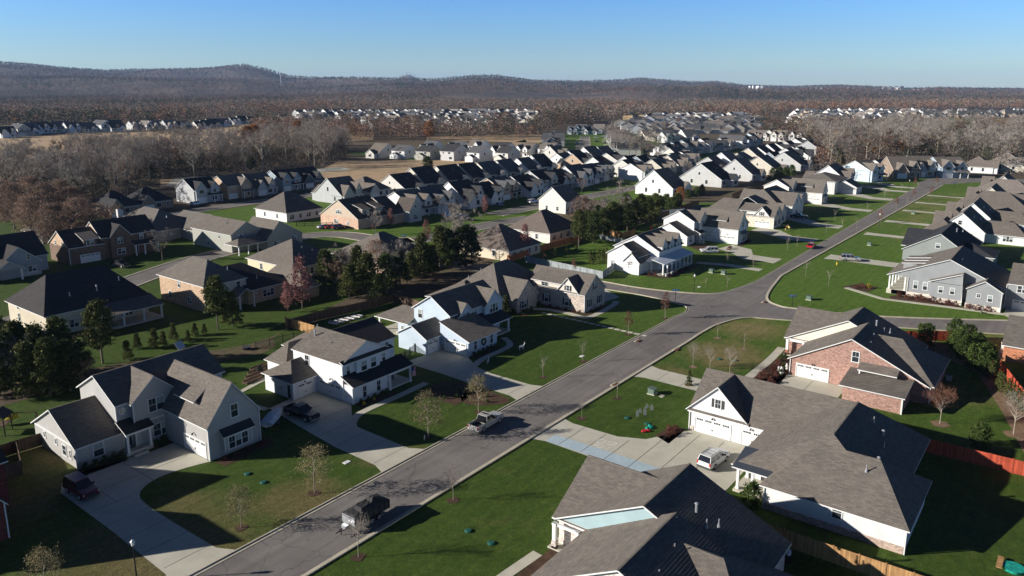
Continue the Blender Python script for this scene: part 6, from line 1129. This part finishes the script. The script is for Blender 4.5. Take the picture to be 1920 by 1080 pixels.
fence(px((905,480),(958,492),(1020,470),(1090,452)),1.9,'orange_fence','orange-stained fence around the cream hip-roofed garden')
fence(px((1120,437),(1168,447),(1190,440)),1.9,'cedar_wood','golden fence at the foot of the cedar row'); fence(px((1122,447),(1172,458)),1.5,'grey_fence','low grey fence below the golden fence')
fence(px((1168,430),(1230,412),(1285,392),(1310,384)),1.9,'old_wood','brown fence along the dry ditch'); fence(px((1198,418),(1240,404),(1283,401),(1262,412)),1.9,'white_fence','pale vinyl fence enclosing the garden behind the cream house')
fence(px((1372,372),(1400,360),(1450,352)),1.9,'old_wood','brown fence right of the orange tree'); fence(px((1258,390),(1278,384)),1.9,'cedar_wood','orange fence end below the evergreen clump')
fence(px((556,424),(600,424),(662,420)),1.2,'black','black iron fence in front of the white-walled hip-roofed house',2.4,'rail')
# ---------------------------------------------------------------- street furniture and garden things
def lamp(x,y,label,h=4.3):
    t=thing('street_lamp',label,'street lamp',(x,y,0)); b=MB(); b.tube((0,0,0),(0,0,.5),.16,.1,'black',8).tube((0,0,.5),(0,0,h-.6),.07,.05,'black',8).tube((0,0,h-.62),(0,0,h-.55),.14,.16,'black',8); b.build('pole',t)
    b=MB(); b.tube((0,0,h-.55),(0,0,h-.15),.13,.2,'lampg',8); b.build('lantern',t); b=MB(); b.tube((0,0,h-.15),(0,0,h+.08),.24,.03,'lampg',8); b.build('cap',t)
x,y=at(248,1014,4.25); lamp(x,y,'black street lamp with a white lantern at the lower left, nearest to the camera'); x,y=at(1301,549); lamp(x,y,'black street lamp on the corner lawn of the white farmhouse'); x,y=at(1648,424); lamp(x,y,'black street lamp far up on the right-hand verge'); x,y=at(1704,355); lamp(x,y,'black street lamp near the far end of the main street')
def sign(p,label,rz):
    x,y=at(*p); t=thing('street_sign',label,'street sign',(x,y,0),rz); b=MB(); b.tube((0,0,0),(0,0,2.9),.06,.05,'black',8); b.build('pole',t); b=MB(); b.box(-.75,.75,-.03,.03,2.45,2.85,'blue_sign').box(-.5,.1,-.04,-.03,2.6,2.7,'white').box(.16,.45,-.04,-.03,2.6,2.7,'white').box(-.5,.45,.03,.04,2.6,2.7,'white'); b.build('name_plate',t)
    b=MB(); b.tube((0,0,1.7),(0,0,1.95),.1,.1,'black',6); b.build('finial',t)
sign((1266,566),'blue street name sign on the rounded corner by the tall russet sapling',HEAD-math.pi/2); sign((1485,577),'blue street name sign on the right-hand corner lawn',HEAD-math.pi/2); sign((1789,353),'blue street name sign at the far end of the main street',HEAD-math.pi/2); sign((758,458),'stop and name sign at the middle street corner behind the cedars',HEAD-math.pi/2)
def simple(name,label,cat,p,fn,rz=0,group=None,z=0,world=False):
    x,y=p if world else at(*p); t=thing(name,label,cat,(x,y,z),rz,group); fn(t); return t
def part(t,name,f,color=None,smooth=False): b=MB(); f(b); return b.build(name,t,color,smooth)
def ubox(p,label,rz=0): simple('utility_box',label,'utility box',p,lambda t:(part(t,'base',lambda b:b.box(-.65,.65,-.6,.6,0,.12,'concrete')),part(t,'cabinet',lambda b:b.box(-.55,.55,-.5,.5,.12,.85,'green_paint')),part(t,'lid',lambda b:b.slab([(-.62,-.58,.86),(.62,-.58,.86),(.62,.58,1.0),(-.62,.58,1.0)],.06,'green_paint','green_paint'))),rz)
ubox((1223,738),'green utility cabinet on the lawn opposite the blue house driveway'); ubox((1517,562),'green utility cabinet on the lawn by the right-hand street sign'); ubox((1630,460),'pale green utility cabinet on a lawn right of the main street'); ubox((1712,401),'utility cabinet on the verge further up on the right'); ubox((1334,511),'small utility cabinet on the farmhouse lawn, left one of two'); ubox((1357,514),'small utility cabinet on the farmhouse lawn, right one of two')
for i,(p,l) in enumerate([((464,889),'round green septic lid in the lawn by the curved driveway, nearer the house'),((494,905),'round green septic lid in the lawn by the curved driveway, nearer the road'),((878,996),'round green septic lid on the right lawn, upper one'),((921,1019),'round green septic lid on the right lawn, lower one'),((1176,784),'round green lid just left of the grey cut-outs'),((1213,795),'round green lid behind the deflated red inflatable'),((1349,674),'round green lid between the corner lawn saplings'),((1378,676),'round green lid right of the corner lawn saplings')]):
    simple('septic_lid',l,'lid',p,lambda t:(part(t,'rim',lambda b:b.tube((0,0,-.02),(0,0,.10),.42,.42,'green_dark',14)),part(t,'lid',lambda b:b.tube((0,0,.1),(0,0,.17),.38,.30,'green_dark',14))))
for i,(p,l) in enumerate([((650,867),'white square access cover on the lawn by the olive-leafed tree'),((1091,668),'white flat cover around the tagged sapling'),((1311,538),'white flat cover on the farmhouse corner lawn'),((1241,743),'grey flat cover beside the green utility cabinet')]): simple('access_cover',l,'cover',p,lambda t:part(t,'plate',lambda b:b.box(-.45,.45,-.3,.3,0,.07,'white' if i<3 else 'concrete')))
for i,(x,y) in enumerate([(1195,783),(1200,776),(1209,780),(1213,767),(1222,771)]):
    hh=[1.15,.8,1.3,.8,1.0][i]
    simple('lawn_ornament','grey cut-out lawn figure, %s from the left of the five'%ORD[i],'ornament',(x,y),lambda t:(part(t,'cut_out',lambda b:b.prism([(-.22,-.03),(.22,-.03),(.22,.03),(-.22,.03)],.15,hh*.7,'steel').prism([(-.14,-.03),(.14,-.03),(.14,.03),(-.14,.03)],hh*.7,hh,'steel')),part(t,'stake',lambda b:b.tube((0,0,-.1),(0,0,.15),.02,.02,'black'))),HEAD-math.pi/2,'grey cut-out figures on the lawn')
def lumpy(c,r,m,sd,sq=(1,1,.5)):
    def f(b):
        q=random.Random(sd)
        for _ in range(7): b.ball((q.uniform(-r,r),q.uniform(-r,r)*.7,r*.3),r*q.uniform(.45,.8),m,8,6,(1,.8,.5))
    return f
simple('deflated_inflatable','collapsed red and white inflatable lying on the lawn','decoration',(1211,809),lambda t:part(t,'body',lumpy(0,.45,'red_vinyl',1))); simple('deflated_inflatable','collapsed green inflatable lying beside the red one','decoration',(1219,803),lambda t:part(t,'body',lumpy(0,.5,'green_vinyl',2)))
for i,(p,hh) in enumerate([((1465,702),1.5),((1475,694),1.3),((1460,697),1.1)]):
    simple('snowman_figure',['tallest white snowman figure in the dark planting bed','white snowman figure right of the tallest one','smallest white snowman figure on the left of the bed'][i],'snowman',p,lambda t:(part(t,'body',lambda b:b.ball((0,0,hh*.24),hh*.25,'white',12,8).ball((0,0,hh*.58),hh*.19,'white',12,8),None,True),part(t,'head',lambda b:b.ball((0,0,hh*.84),hh*.13,'white',12,8),None,True),part(t,'hat',lambda b:b.tube((0,0,hh*.93),(0,0,hh*.95),hh*.14,hh*.14,'black',10).tube((0,0,hh*.95),(0,0,hh*1.06),hh*.09,hh*.09,'black',10))))
def deer(t,m,s=1.0):
    part(t,'body',lambda b:(loft(b,[(-.55*s,[(-.08*s,.62*s),(.08*s,.62*s),(.1*s,.8*s),(0,.9*s),(-.1*s,.8*s)]),(-.2*s,[(-.13*s,.55*s),(.13*s,.55*s),(.15*s,.8*s),(0,.95*s),(-.15*s,.8*s)]),(.35*s,[(-.13*s,.5*s),(.13*s,.5*s),(.14*s,.85*s),(0,1.0*s),(-.14*s,.85*s)]),(.52*s,[(-.07*s,.7*s),(.07*s,.7*s),(.08*s,.95*s),(0,1.05*s),(-.08*s,.95*s)])],m),b.tube((.45*s,0,.92*s),(.68*s,0,1.3*s),.09*s,.06*s,m,7).tube((.64*s,0,1.33*s),(.9*s,0,1.22*s),.08*s,.04*s,m,7)))
    for x,y in ((-.42,.09),(-.42,-.09),(.34,.09),(.34,-.09)): part(t,'leg',lambda b:b.tube((x*s,y*s,.62*s),((x-.05 if x<0 else x)*s,y*s,.3*s),.06*s,.035*s,m,5).tube(((x-.05 if x<0 else x)*s,y*s,.3*s),(x*s,y*s,0),.035*s,.025*s,m,5))
    for s2 in (-1,1): part(t,'antler',lambda b:b.tube((.66*s,0,1.38*s),(.6*s,.14*s2*s,1.62*s),.018*s,.012*s,m,4).tube((.62*s,.1*s2*s,1.5*s),(.74*s,.12*s2*s,1.62*s),.015*s,.008*s,m,4))
for i,(p,l) in enumerate([((1473,432),'straw-gold deer figure on the lawn, left of three'),((1479,430),'straw-gold deer figure on the lawn, right of three'),((1470,426),'small straw-gold deer figure at the back of the three')]): simple('deer_figure',l,'deer figure',p,lambda t:deer(t,'straw'),i*.9)
simple('deer_figure','white wire deer figure on the shaded lawn of the blue house','deer figure',(978,656),lambda t:deer(t,'white',.9),-.5); simple('deer_figure','pale deer figure by the blue house front walk','deer figure',(915,682),lambda t:deer(t,'steel',.8),.4)
simple('yard_sign','small white yard sign on the kerb strip near the silver pickup','sign',(796,826),lambda t:(part(t,'panel',lambda b:b.box(-.35,.35,-.015,.015,.25,.72,'white')),part(t,'stake',lambda b:b.tube((-.2,0,0),(-.2,0,.25),.01,.01,'steel',4).tube((.2,0,0),(.2,0,.25),.01,.01,'steel',4))),.6)
simple('fire_hydrant','yellow fire hydrant beside the driveway of the silver suv','hydrant',(1569,497),lambda t:(part(t,'body',lambda b:b.tube((0,0,0),(0,0,.7),.15,.13,'gold_paint',10).ball((0,0,.72),.14,'gold_paint')),part(t,'nozzle',lambda b:b.tube((0,-.25,.45),(0,.25,.45),.07,.07,'gold_paint',8))))
def flag(p,label,z,rz,w=1.5):
    def f(t):
        part(t,'staff',lambda b:b.tube((0,0,0),(0,-.9,.9),.02,.015,'white',6))
        def g(b):
            for i in range(7):
                m='flag_red' if i%2==0 else 'white'; x0=-.42+i*.12
                for k in range(5): zt=.75-.3*k; b.add([(x0,-.75+.05*math.sin(k*1.3+i),zt),(x0+.12,-.75+.05*math.sin(k*1.3+i+.6),zt),(x0+.12,-.75+.05*math.sin(k*1.3+1.9+i),zt-.3),(x0,-.75+.05*math.sin(k*1.3+1.3+i),zt-.3)],[(0,1,2,3)],m)
            b.box(-.43,0.0,-.83,-.69,.2,.77,'flag_blue')
        part(t,'cloth',g)
    simple('flag',label,'flag',p,f,rz,None,z,True)
flag((80.9,81.9),'striped flag hanging from the porch post of the white house',1.9,0); flag((221,80.5),'striped flag hanging on the garage wing of the cream brick house',2.4,0)
# play set, patio things
def playset(t):
    for x,y in ((-1,-1),(1,-1),(1,1),(-1,1)): part(t,'post',lambda b:b.box(x-.06,x+.06,y-.06,y+.06,0,2.6,'old_wood'))
    part(t,'platform',lambda b:b.box(-1,1,-1,1,1.3,1.4,'old_wood')); part(t,'roof',lambda b:b.slab([(-1.3,-1.3,2.5),(1.3,-1.3,2.5),(1.3,0,3.4),(-1.3,0,3.4)],.06,'dark','dark').slab([(-1.3,0,3.4),(1.3,0,3.4),(1.3,1.3,2.5),(-1.3,1.3,2.5)],.06,'dark','dark'))
    def tb(b):
        pr=None
        for i in range(15): a=i/14*5.2; p=(2.1+.75*math.cos(a+2.6),-.2+.75*math.sin(a+2.6),2.3-1.9*i/14); (b.tube(pr,p,.38,.38,'slide_yellow',10) if pr else None); pr=p
    part(t,'tube_slide',tb); part(t,'swing_beam',lambda b:b.tube((1,0,2.4),(1,-4.2,2.4),.07,.07,'old_wood').tube((1,-4.2,2.4),(.2,-4.4,0),.06,.06,'old_wood').tube((1,-4.2,2.4),(1.8,-4.4,0),.06,.06,'old_wood'))
simple('play_set','wooden play set with a yellow spiral tube slide at the left edge','play set',(2,812),playset,.8)
simple('patio_umbrella','closed red patio umbrella behind the cream house beside the farmhouse','umbrella',(1220,437),lambda t:(part(t,'pole',lambda b:b.tube((0,0,0),(0,0,2.6),.03,.03,'steel')),part(t,'canopy',lambda b:b.tube((0,0,1.1),(0,0,2.5),.28,.06,'red_vinyl',8))))
simple('grill','black barbecue grill at the end of the white house garden walk','grill',(487,698),lambda t:(part(t,'cart',lambda b:b.box(-.5,.5,-.3,.3,.1,.8,'black')),part(t,'lid',lambda b:b.ball((0,0,.85),.5,'black',10,6,(1,.6,.7)))))
simple('fire_pit','dark round fire pit with chairs on the back lawn','fire pit',(462,655),lambda t:(part(t,'bowl',lambda b:b.tube((0,0,0),(0,0,.45),.6,.75,'black',12)),part(t,'rim',lambda b:b.tube((0,0,.45),(0,0,.5),.85,.85,'dark',12))))
simple('playhouse_panel','tilted pale panel leaning on the back lawn of the grey house','panel',(338,658),lambda t:part(t,'board',lambda b:b.slab([(-.9,-.5,.5),(.9,-.5,.5),(.9,.4,1.7),(-.9,.4,1.7)],.08,'steel','steel')),.4)
for i in range(5): simple('raised_bed','white-edged raised garden bed, %s from the left of five'%ORD[i],'raised bed',(626+i*11,606-i*3),lambda t:(part(t,'frame',lambda b:b.box(-.5,.5,-1,-.9,0,.35,'white').box(-.5,.5,.9,1,0,.35,'white').box(-.5,-.42,-.9,.9,0,.35,'white').box(.42,.5,-.9,.9,0,.35,'white')),part(t,'soil',lambda b:b.box(-.42,.42,-.9,.9,0,.25,'mulch'))),.2,'raised garden beds behind the blue house')
for i in range(4): simple('raised_bed','log-edged garden bed of dry plants beside the white house, %s from the front'%ORD[i],'raised bed',(474+i*4,714-i*8),lambda t:(part(t,'frame',lambda b:b.box(-1.6,1.6,-.5,-.38,0,.4,'old_wood').box(-1.6,1.6,.38,.5,0,.4,'old_wood')),part(t,'soil',lambda b:b.box(-1.6,1.6,-.38,.38,0,.3,'mulch'))),.1,'log-edged beds beside the white house')
simple('barbecue','steel gas barbecue in the yard at the bottom right','grill',(1477,1052),lambda t:(part(t,'cart',lambda b:b.box(-.7,.7,-.3,.3,.1,.9,'black')),part(t,'hood',lambda b:b.ball((0,0,.95),.5,'steel',10,6,(1.1,.6,.7)))),.3)
simple('paddling_pool','green and wooden play table at the bottom right corner lawn','play table',(1900,1068),lambda t:(part(t,'tub',lambda b:b.tube((0,0,0),(0,0,.3),.9,1.0,'green_vinyl',16)),part(t,'bench',lambda b:b.box(-1.1,1.1,.9,1.4,.3,.4,'cedar_wood'))))
for i,(p,l) in enumerate([((1258-0,0),'')][:0]): pass
for x,y,l in ((68.9,97.9,'air conditioner behind the white house garage'),(150.2,5.5,'air conditioner in the shade of the orange brick house'),(133.5,13.8,'air conditioner behind the red brick house')): simple('air_conditioner',l,'air conditioner',(x,y),lambda t:(part(t,'case',lambda b:b.box(-.4,.4,-.4,.4,.05,.8,'steel')),part(t,'fan_grille',lambda b:b.tube((0,0,.8),(0,0,.84),.34,.34,'dark',12))),0,None,0,True)
for i,(p,l) in enumerate([((1000,735),'round manhole cover in the main street before the blue house driveway'),((1335,575),'round manhole cover in the middle of the crossing'),((1560,470),'round manhole cover in the upper main street'),((705,905),'round manhole cover in the main street near the tarped trailer')]): simple('manhole_cover',l,'manhole cover',p,lambda t:part(t,'disc',lambda b:b.tube((0,0,0),(0,0,.03),.36,.36,'dark',16)))
for i,p in enumerate([(1197,640),(1270,656),(1154,722),(1434,567)]): simple('storm_drain','rust-brown storm drain inlet in the kerb','storm drain',p,lambda t:(part(t,'grate',lambda b:b.box(-.6,.6,-.25,.25,0,.17,'rust')),part(t,'frame',lambda b:b.box(-.75,.75,.25,.5,0,.18,'curb'))),0,'storm drains along the kerbs')
# chalk drawing on the driveway: a loop, strokes and a square
b=MB()
def st(pts,w=.05):
    for a,c in zip(pts,pts[1:]):
        d=Vector((c[0]-a[0],c[1]-a[1])).normalized(); n=(-d.y*w,d.x*w); b.add([(a[0]+n[0],a[1]+n[1],.040),(a[0]-n[0],a[1]-n[1],.040),(c[0]-n[0],c[1]-n[1],.040),(c[0]+n[0],c[1]+n[1],.040)],[(0,1,2,3)],'chalk')
def P_(x,y): return at(980+x/6,780+y/6)
st([P_(885+48*math.cos(a/9),285+20*math.sin(a/9)) for a in range(0,58,4)]); st([P_(800,300),P_(860,302),P_(850,322),P_(790,320)]); st([P_(795,335),P_(855,337)]); st([P_(960,292),P_(1066,306),P_(1030,332),P_(950,318)]); st([P_(840,350),P_(870,362),P_(905,352)]); st([P_(915,360),P_(950,385),P_(975,352)]); b.build('chalk_marks')['kind']='structure'
# mulch rings at the young trees, one sheet each under its trunk
for p in [(590,925),(803,820),(897,773),(452,990),(850,938),(672,1045),(1018,708),(1093,678),(1178,628),(1247,597),(1157,747),(1091,785),(1299,688),(1331,694),(1368,700),(1345,634),(1395,655),(1762,795),(1900,815),(1292,722),(1181,513)]:
    x,y=at(*p); r=1.25 if p[0]>1700 else .75; sheet('mulch_ring',blotch((x,y),r,12,1,1,int(x)),.034,'mulch' if p[0]<1280 else 'mulch_tan')
# shrubs in the planting beds
mk('shrub',3,leafy(.95,lambda t:.52*math.sin(math.pi*min(.97,t*.7+.28))**.6,30,22,(.09,.09,.08),.10,'lf_shrub',.02,.1,.02,.2,'bark',3)); mk('shrub_red',2,leafy(.95,lambda t:.55*math.sin(math.pi*min(.97,t*.7+.28))**.6,26,18,(.1,.1,.09),.10,'lf_red',.02,.1,.02,.2,'bark',3)); mk('shrub_gold',2,leafy(1.0,lambda t:.5*math.sin(math.pi*min(.97,t*.7+.28))**.6,30,22,(.09,.09,.08),.10,'lf_gold',.02,.1,.02,.2,'bark',3))
def shr(k,pts,lab,gp,s=1.0):
    for x,y in pts: tree(k,x,y,lab,gp,s,cat='shrub',name='shrub')
shr('shrub',[(36.3,93.3),(37.4,93.2),(38.6,93.4),(39.7,93.3),(40.3,92.6)],'dark clipped shrub under the left wing window of the grey house','shrubs at the grey house left wing'); shr('shrub',[(44.9,92.7),(45.8,92.6),(46.2,93.2)],'dark shrub by the grey house porch','shrubs by the grey house porch',.9); shr('shrub_red',[(48,82),(49.6,81.8),(51.4,82),(53,81.9),(54.2,82.4)],'reddish low shrub under the bay window','shrubs under the bay window',.7)
shr('shrub',[(70.3,81.6),(71.6,81.4),(73,81.6),(74.4,81.5),(75.4,81.6)],'green shrub along the white house front walk','shrubs along the white house front',.8); shr('shrub_gold',[(72.3,81.0),(70.2,80.9)],'yellow-green shrub at the white house walk','yellow shrubs at the white house walk',.5)
shr('shrub',[(95.8,81.2),(97,81.1),(98.2,81.2),(99.4,81.1),(100.6,81.2),(101.8,81.2)],'dark shrub below the wreath wall of the blue house','shrubs below the wreath',.9)
shr('shrub_red',[(128.9,80.5),(128.8,82),(128.9,84),(128.8,86),(128.9,88),(131,79),(133,79),(135,79.1)],'low dark shrub around the stone corner house','shrubs around the stone house',.7); shr('shrub',[(121,89.4),(122.4,89.3),(124,89.4),(120,91),(127.8,90.2),(118.5,92)],'green shrub by the stone house entrance','shrubs by the stone house entrance',1.1)
shr('shrub_red',[(115,36),(116.5,37.2),(118,36.2),(119.5,37),(117.5,38.3),(121,37.5),(124,37.8),(115.2,38)],'burgundy shrub in the bed with the snowmen','burgundy shrubs by the snowmen',1.1); shr('shrub',[(119.6,36),(126,38.2),(128,38.2),(122.4,36.4)],'green shrub in the bed before the red brick house','green shrubs before the red brick house',1.0)
shr('shrub_gold',[(46.5,37.4),(47.8,37.0),(49.4,37.2),(50.2,36.6),(46.8,36.0)],'golden-yellow shrub beside the walk of the nearest right-hand house','golden shrubs at the lower edge',1.15)
shr('shrub_red',[(87.8,40.6),(89,40.3),(90.2,40.6),(89.6,41.3)],'brownish shrub at the corner of the white brick garage','shrubs at the white brick garage',.9)
shr('shrub_red',[(182.8,30.4),(182.2,28.8),(182.9,27.2),(182.2,25.6),(182.8,24),(181.9,22.4),(182.2,20.8),(181.8,19.4),(183.4,26.4),(181.6,17),(181.4,15.2),(181.6,13.4)],'burgundy shrub along the pale foundation of the dark grey house','burgundy shrubs along the pale foundation',1.25)
shr('shrub_red',[(186,38.5),(187.5,39.5),(185,40),(167.2,82.6),(167.1,84.2),(169,79.6),(172,79.6),(175,79.4),(178,79.5)],'russet shrub before the porch','russet shrubs before the porches',1.0); shr('shrub_gold',[(186.5,37.6)],'bright yellow shrub in the bed before the dark grey house',None,1.1)
shr('shrub',[(79,73),(80.6,72),(82.5,73),(83.6,75),(81,75.5),(79.8,76.8),(82,67),(83.6,68.5)],'low shrub in the mulch island by the blue house driveway','shrubs in the mulch island',.6); shr('shrub',[(79.5,23.4) ,(83,24.8)],'dark shrub at the porch of the white brick house','shrubs at the white brick porch',1.2)
shr('shrub_red',[(208,80),(210,80.4),(221,79.6),(223,79.6)],'low russet shrub at the cream brick house front','shrubs at the cream brick house',1.0)
# ---------------------------------------------------------------- person with a dog on the side street
def skin(name,J,E,mat,parent,sub=1):
    me=bpy.data.meshes.new(name); me.from_pydata([j[:3] for j in J],E,[]); o=bpy.data.objects.new(name,me); COL.objects.link(o); o.parent=parent
    md=o.modifiers.new('skin','SKIN')
    for i,j in enumerate(J): d=me.skin_vertices[0].data[i]; d.radius=(j[3],j[4] if len(j)>4 else j[3]); d.use_root=(i==0)
    md.use_smooth_shade=True; s=o.modifiers.new('sub','SUBSURF'); s.levels=sub; s.render_levels=sub; me.materials.append(M[mat]); return o
x,y=at(1905,609); t=thing('person','person in a tan jacket and dark trousers walking a black dog along the side street','person',(x,y,.02),R(100))
skin('body',[(0,0,.95,.13,.16),(0,0,1.2,.13,.17),(.02,0,1.42,.10,.17),(.04,0,1.52,.055),(.07,0,1.64,.085,.075),(.07,0,1.72,.07),(.05,.1,.88,.09),(.22,.1,.5,.065),(.30,.1,.08,.045),(.42,.1,.04,.04),(-.02,-.1,.88,.09),(-.02,-.1,.5,.065),(-.3,-.1,.14,.045),(-.2,-.1,.04,.04),(.02,.2,1.4,.06),(.0,.27,1.13,.045),(.16,.25,.93,.035),(.24,.24,.9,.03),(.02,-.2,1.4,.06),(-.08,-.27,1.13,.045),(.02,-.26,.9,.035),(.07,-.26,.84,.03)],[(0,1),(1,2),(2,3),(3,4),(4,5),(0,6),(6,7),(7,8),(8,9),(0,10),(10,11),(11,12),(12,13),(2,14),(14,15),(15,16),(16,17),(2,18),(18,19),(19,20),(20,21)],'skin_tone',t,2)
skin('jacket',[(0,0,.93,.16,.19),(0,0,1.2,.16,.20),(.02,0,1.43,.13,.20),(.02,.21,1.41,.075),(.0,.28,1.13,.06),(.13,.26,.96,.05),(.02,-.21,1.41,.075),(-.08,-.28,1.13,.06),(.0,-.27,.95,.05)],[(0,1),(1,2),(2,3),(3,4),(4,5),(2,6),(6,7),(7,8)],'tan_cloth',t,2)
skin('trousers',[(0,0,.95,.14,.17),(.05,.1,.86,.10),(.22,.1,.5,.075),(.29,.1,.14,.06),(-.02,-.1,.86,.10),(-.02,-.1,.5,.075),(-.27,-.1,.18,.06)],[(0,1),(1,2),(2,3),(0,4),(4,5),(5,6)],'denim',t,2)
part(t,'hair',lambda b:b.ball((.05,0,1.73),.11,'bark',10,7,(1,.85,.8)),None,True)
for q in ((.38,.1,.05),(-.24,-.1,.07)): part(t,'shoe',lambda b:b.ball(q,.13,'white',8,6,(1.1,.5,.45)),None,True)
def dog(p,label,rz):
    x,y=at(*p); t=thing('dog',label,'dog',(x,y,.02),rz)
    skin('body',[(.0,0,.5,.13),(.3,0,.5,.15),(-.3,0,.5,.11),(.45,0,.62,.09),(.56,0,.74,.075),(.68,0,.72,.05),(.78,0,.69,.035),(.32,.09,.34,.06),(.31,.09,.16,.035),(.33,.09,.03,.035),(.34,-.09,.34,.06),(.36,-.09,.16,.035),(.38,-.09,.03,.035),(-.32,.09,.38,.075),(-.26,.09,.26,.045),(-.36,.09,.16,.03),(-.33,.09,.03,.035),(-.32,-.09,.38,.075),(-.26,-.09,.26,.045),(-.38,-.09,.16,.03),(-.36,-.09,.03,.035),(-.42,0,.52,.04),(-.62,0,.62,.02)],[(0,1),(0,2),(1,3),(3,4),(4,5),(5,6),(1,7),(7,8),(8,9),(1,10),(10,11),(11,12),(2,13),(13,14),(14,15),(15,16),(2,17),(17,18),(18,19),(19,20),(2,21),(21,22)],'black_fur',t,2)
    for s in (-1,1): part(t,'ear',lambda b:b.add([(.53,s*.05,.8),(.58,s*.08,.78),(.54,s*.1,.7),(.55,s*.06,.7)],[(0,1,2,3),(3,2,1,0)],'black_fur'))
dog((1896,602),'black dog walking beside the person in the tan jacket',R(100)); dog((1845,591),'black dog standing alone on the verge lawn of the side street',R(95))
# radio mast and building site far off
f=4200; l=(537-960)/FPX*f; X,Y=f*HX+l*HY,f*HY-l*HX; t=thing('radio_mast','thin lattice radio mast standing on the wooded left ridge','mast',(X,Y,float(terr(X,Y))))
b=MB(); 
for a in range(3): c=2*math.pi*a/3; b.tube((1.2*math.cos(c),1.2*math.sin(c),0),(.8*math.cos(c),.8*math.sin(c),64),.35,.3,'steel',4)
for z in range(0,64,4):
    for a in range(3): c,d=2*math.pi*a/3,2*math.pi*(a+1)/3; b.tube((1.1*math.cos(c),1.1*math.sin(c),z),(1.0*math.cos(d),1.0*math.sin(d),z+4),.12,.12,'steel',3)
b.build('lattice',t)
for i,(p,w) in enumerate([((1180,224),24),((1200,223),20),((1222,222),14)]):
    x,y=at(*p); t=thing('unfinished_house','bare timber-sheathed unfinished house, %s from the left of three'%ORD[i],'house',(x,y,0),.3,'unfinished houses on the building site'); b=MB(); b.box(-w/2,w/2,-7,7,0,6,'plywood'); b.build('wall',t); b=MB(); b.slab([(-w/2,-7.3,6),(w/2,-7.3,6),(w/2,0,9.5),(-w/2,0,9.5)],.3,'plywood','plywood').slab([(-w/2,0,9.5),(w/2,0,9.5),(w/2,7.3,6),(-w/2,7.3,6)],.3,'plywood','plywood'); b.build('roof',t)
# labels: look-alikes that stand in a countable order are told apart by it
byl={}
for o in SC.objects:
    if o.parent is None and o.get('label') and o.get('group'): byl.setdefault(o['label'],[]).append(o)
for l,os_ in byl.items():
    if 1<len(os_)<=39 and len(l.split())<=13:
        os_.sort(key=lambda o:w2px(o.location.x,o.location.y)[0])
        for i,o in enumerate(os_): o['label']='%s, %s from left'%(l,ORD[i])
# ---------------------------------------------------------------- the air
hz=MB(); hz.box(-600,15500,-9000,13500,-3.6,310,'dark'); me=hz.mesh('haze'); me.materials.clear()
g=bpy.data.materials.new('haze_air'); g.use_nodes=True; nt=g.node_tree; nt.nodes.remove(nt.nodes['Principled BSDF']); pv=nt.nodes.new('ShaderNodeVolumePrincipled'); pv.inputs['Color'].default_value=(0.45,0.65,1.0,1); pv.inputs['Density'].default_value=HAZE; pv.inputs['Anisotropy'].default_value=0.0; nt.links.new(pv.outputs[0],nt.nodes['Material Output'].inputs['Volume']); me.materials.append(g)
o=link('haze',me); o['kind']='stuff'
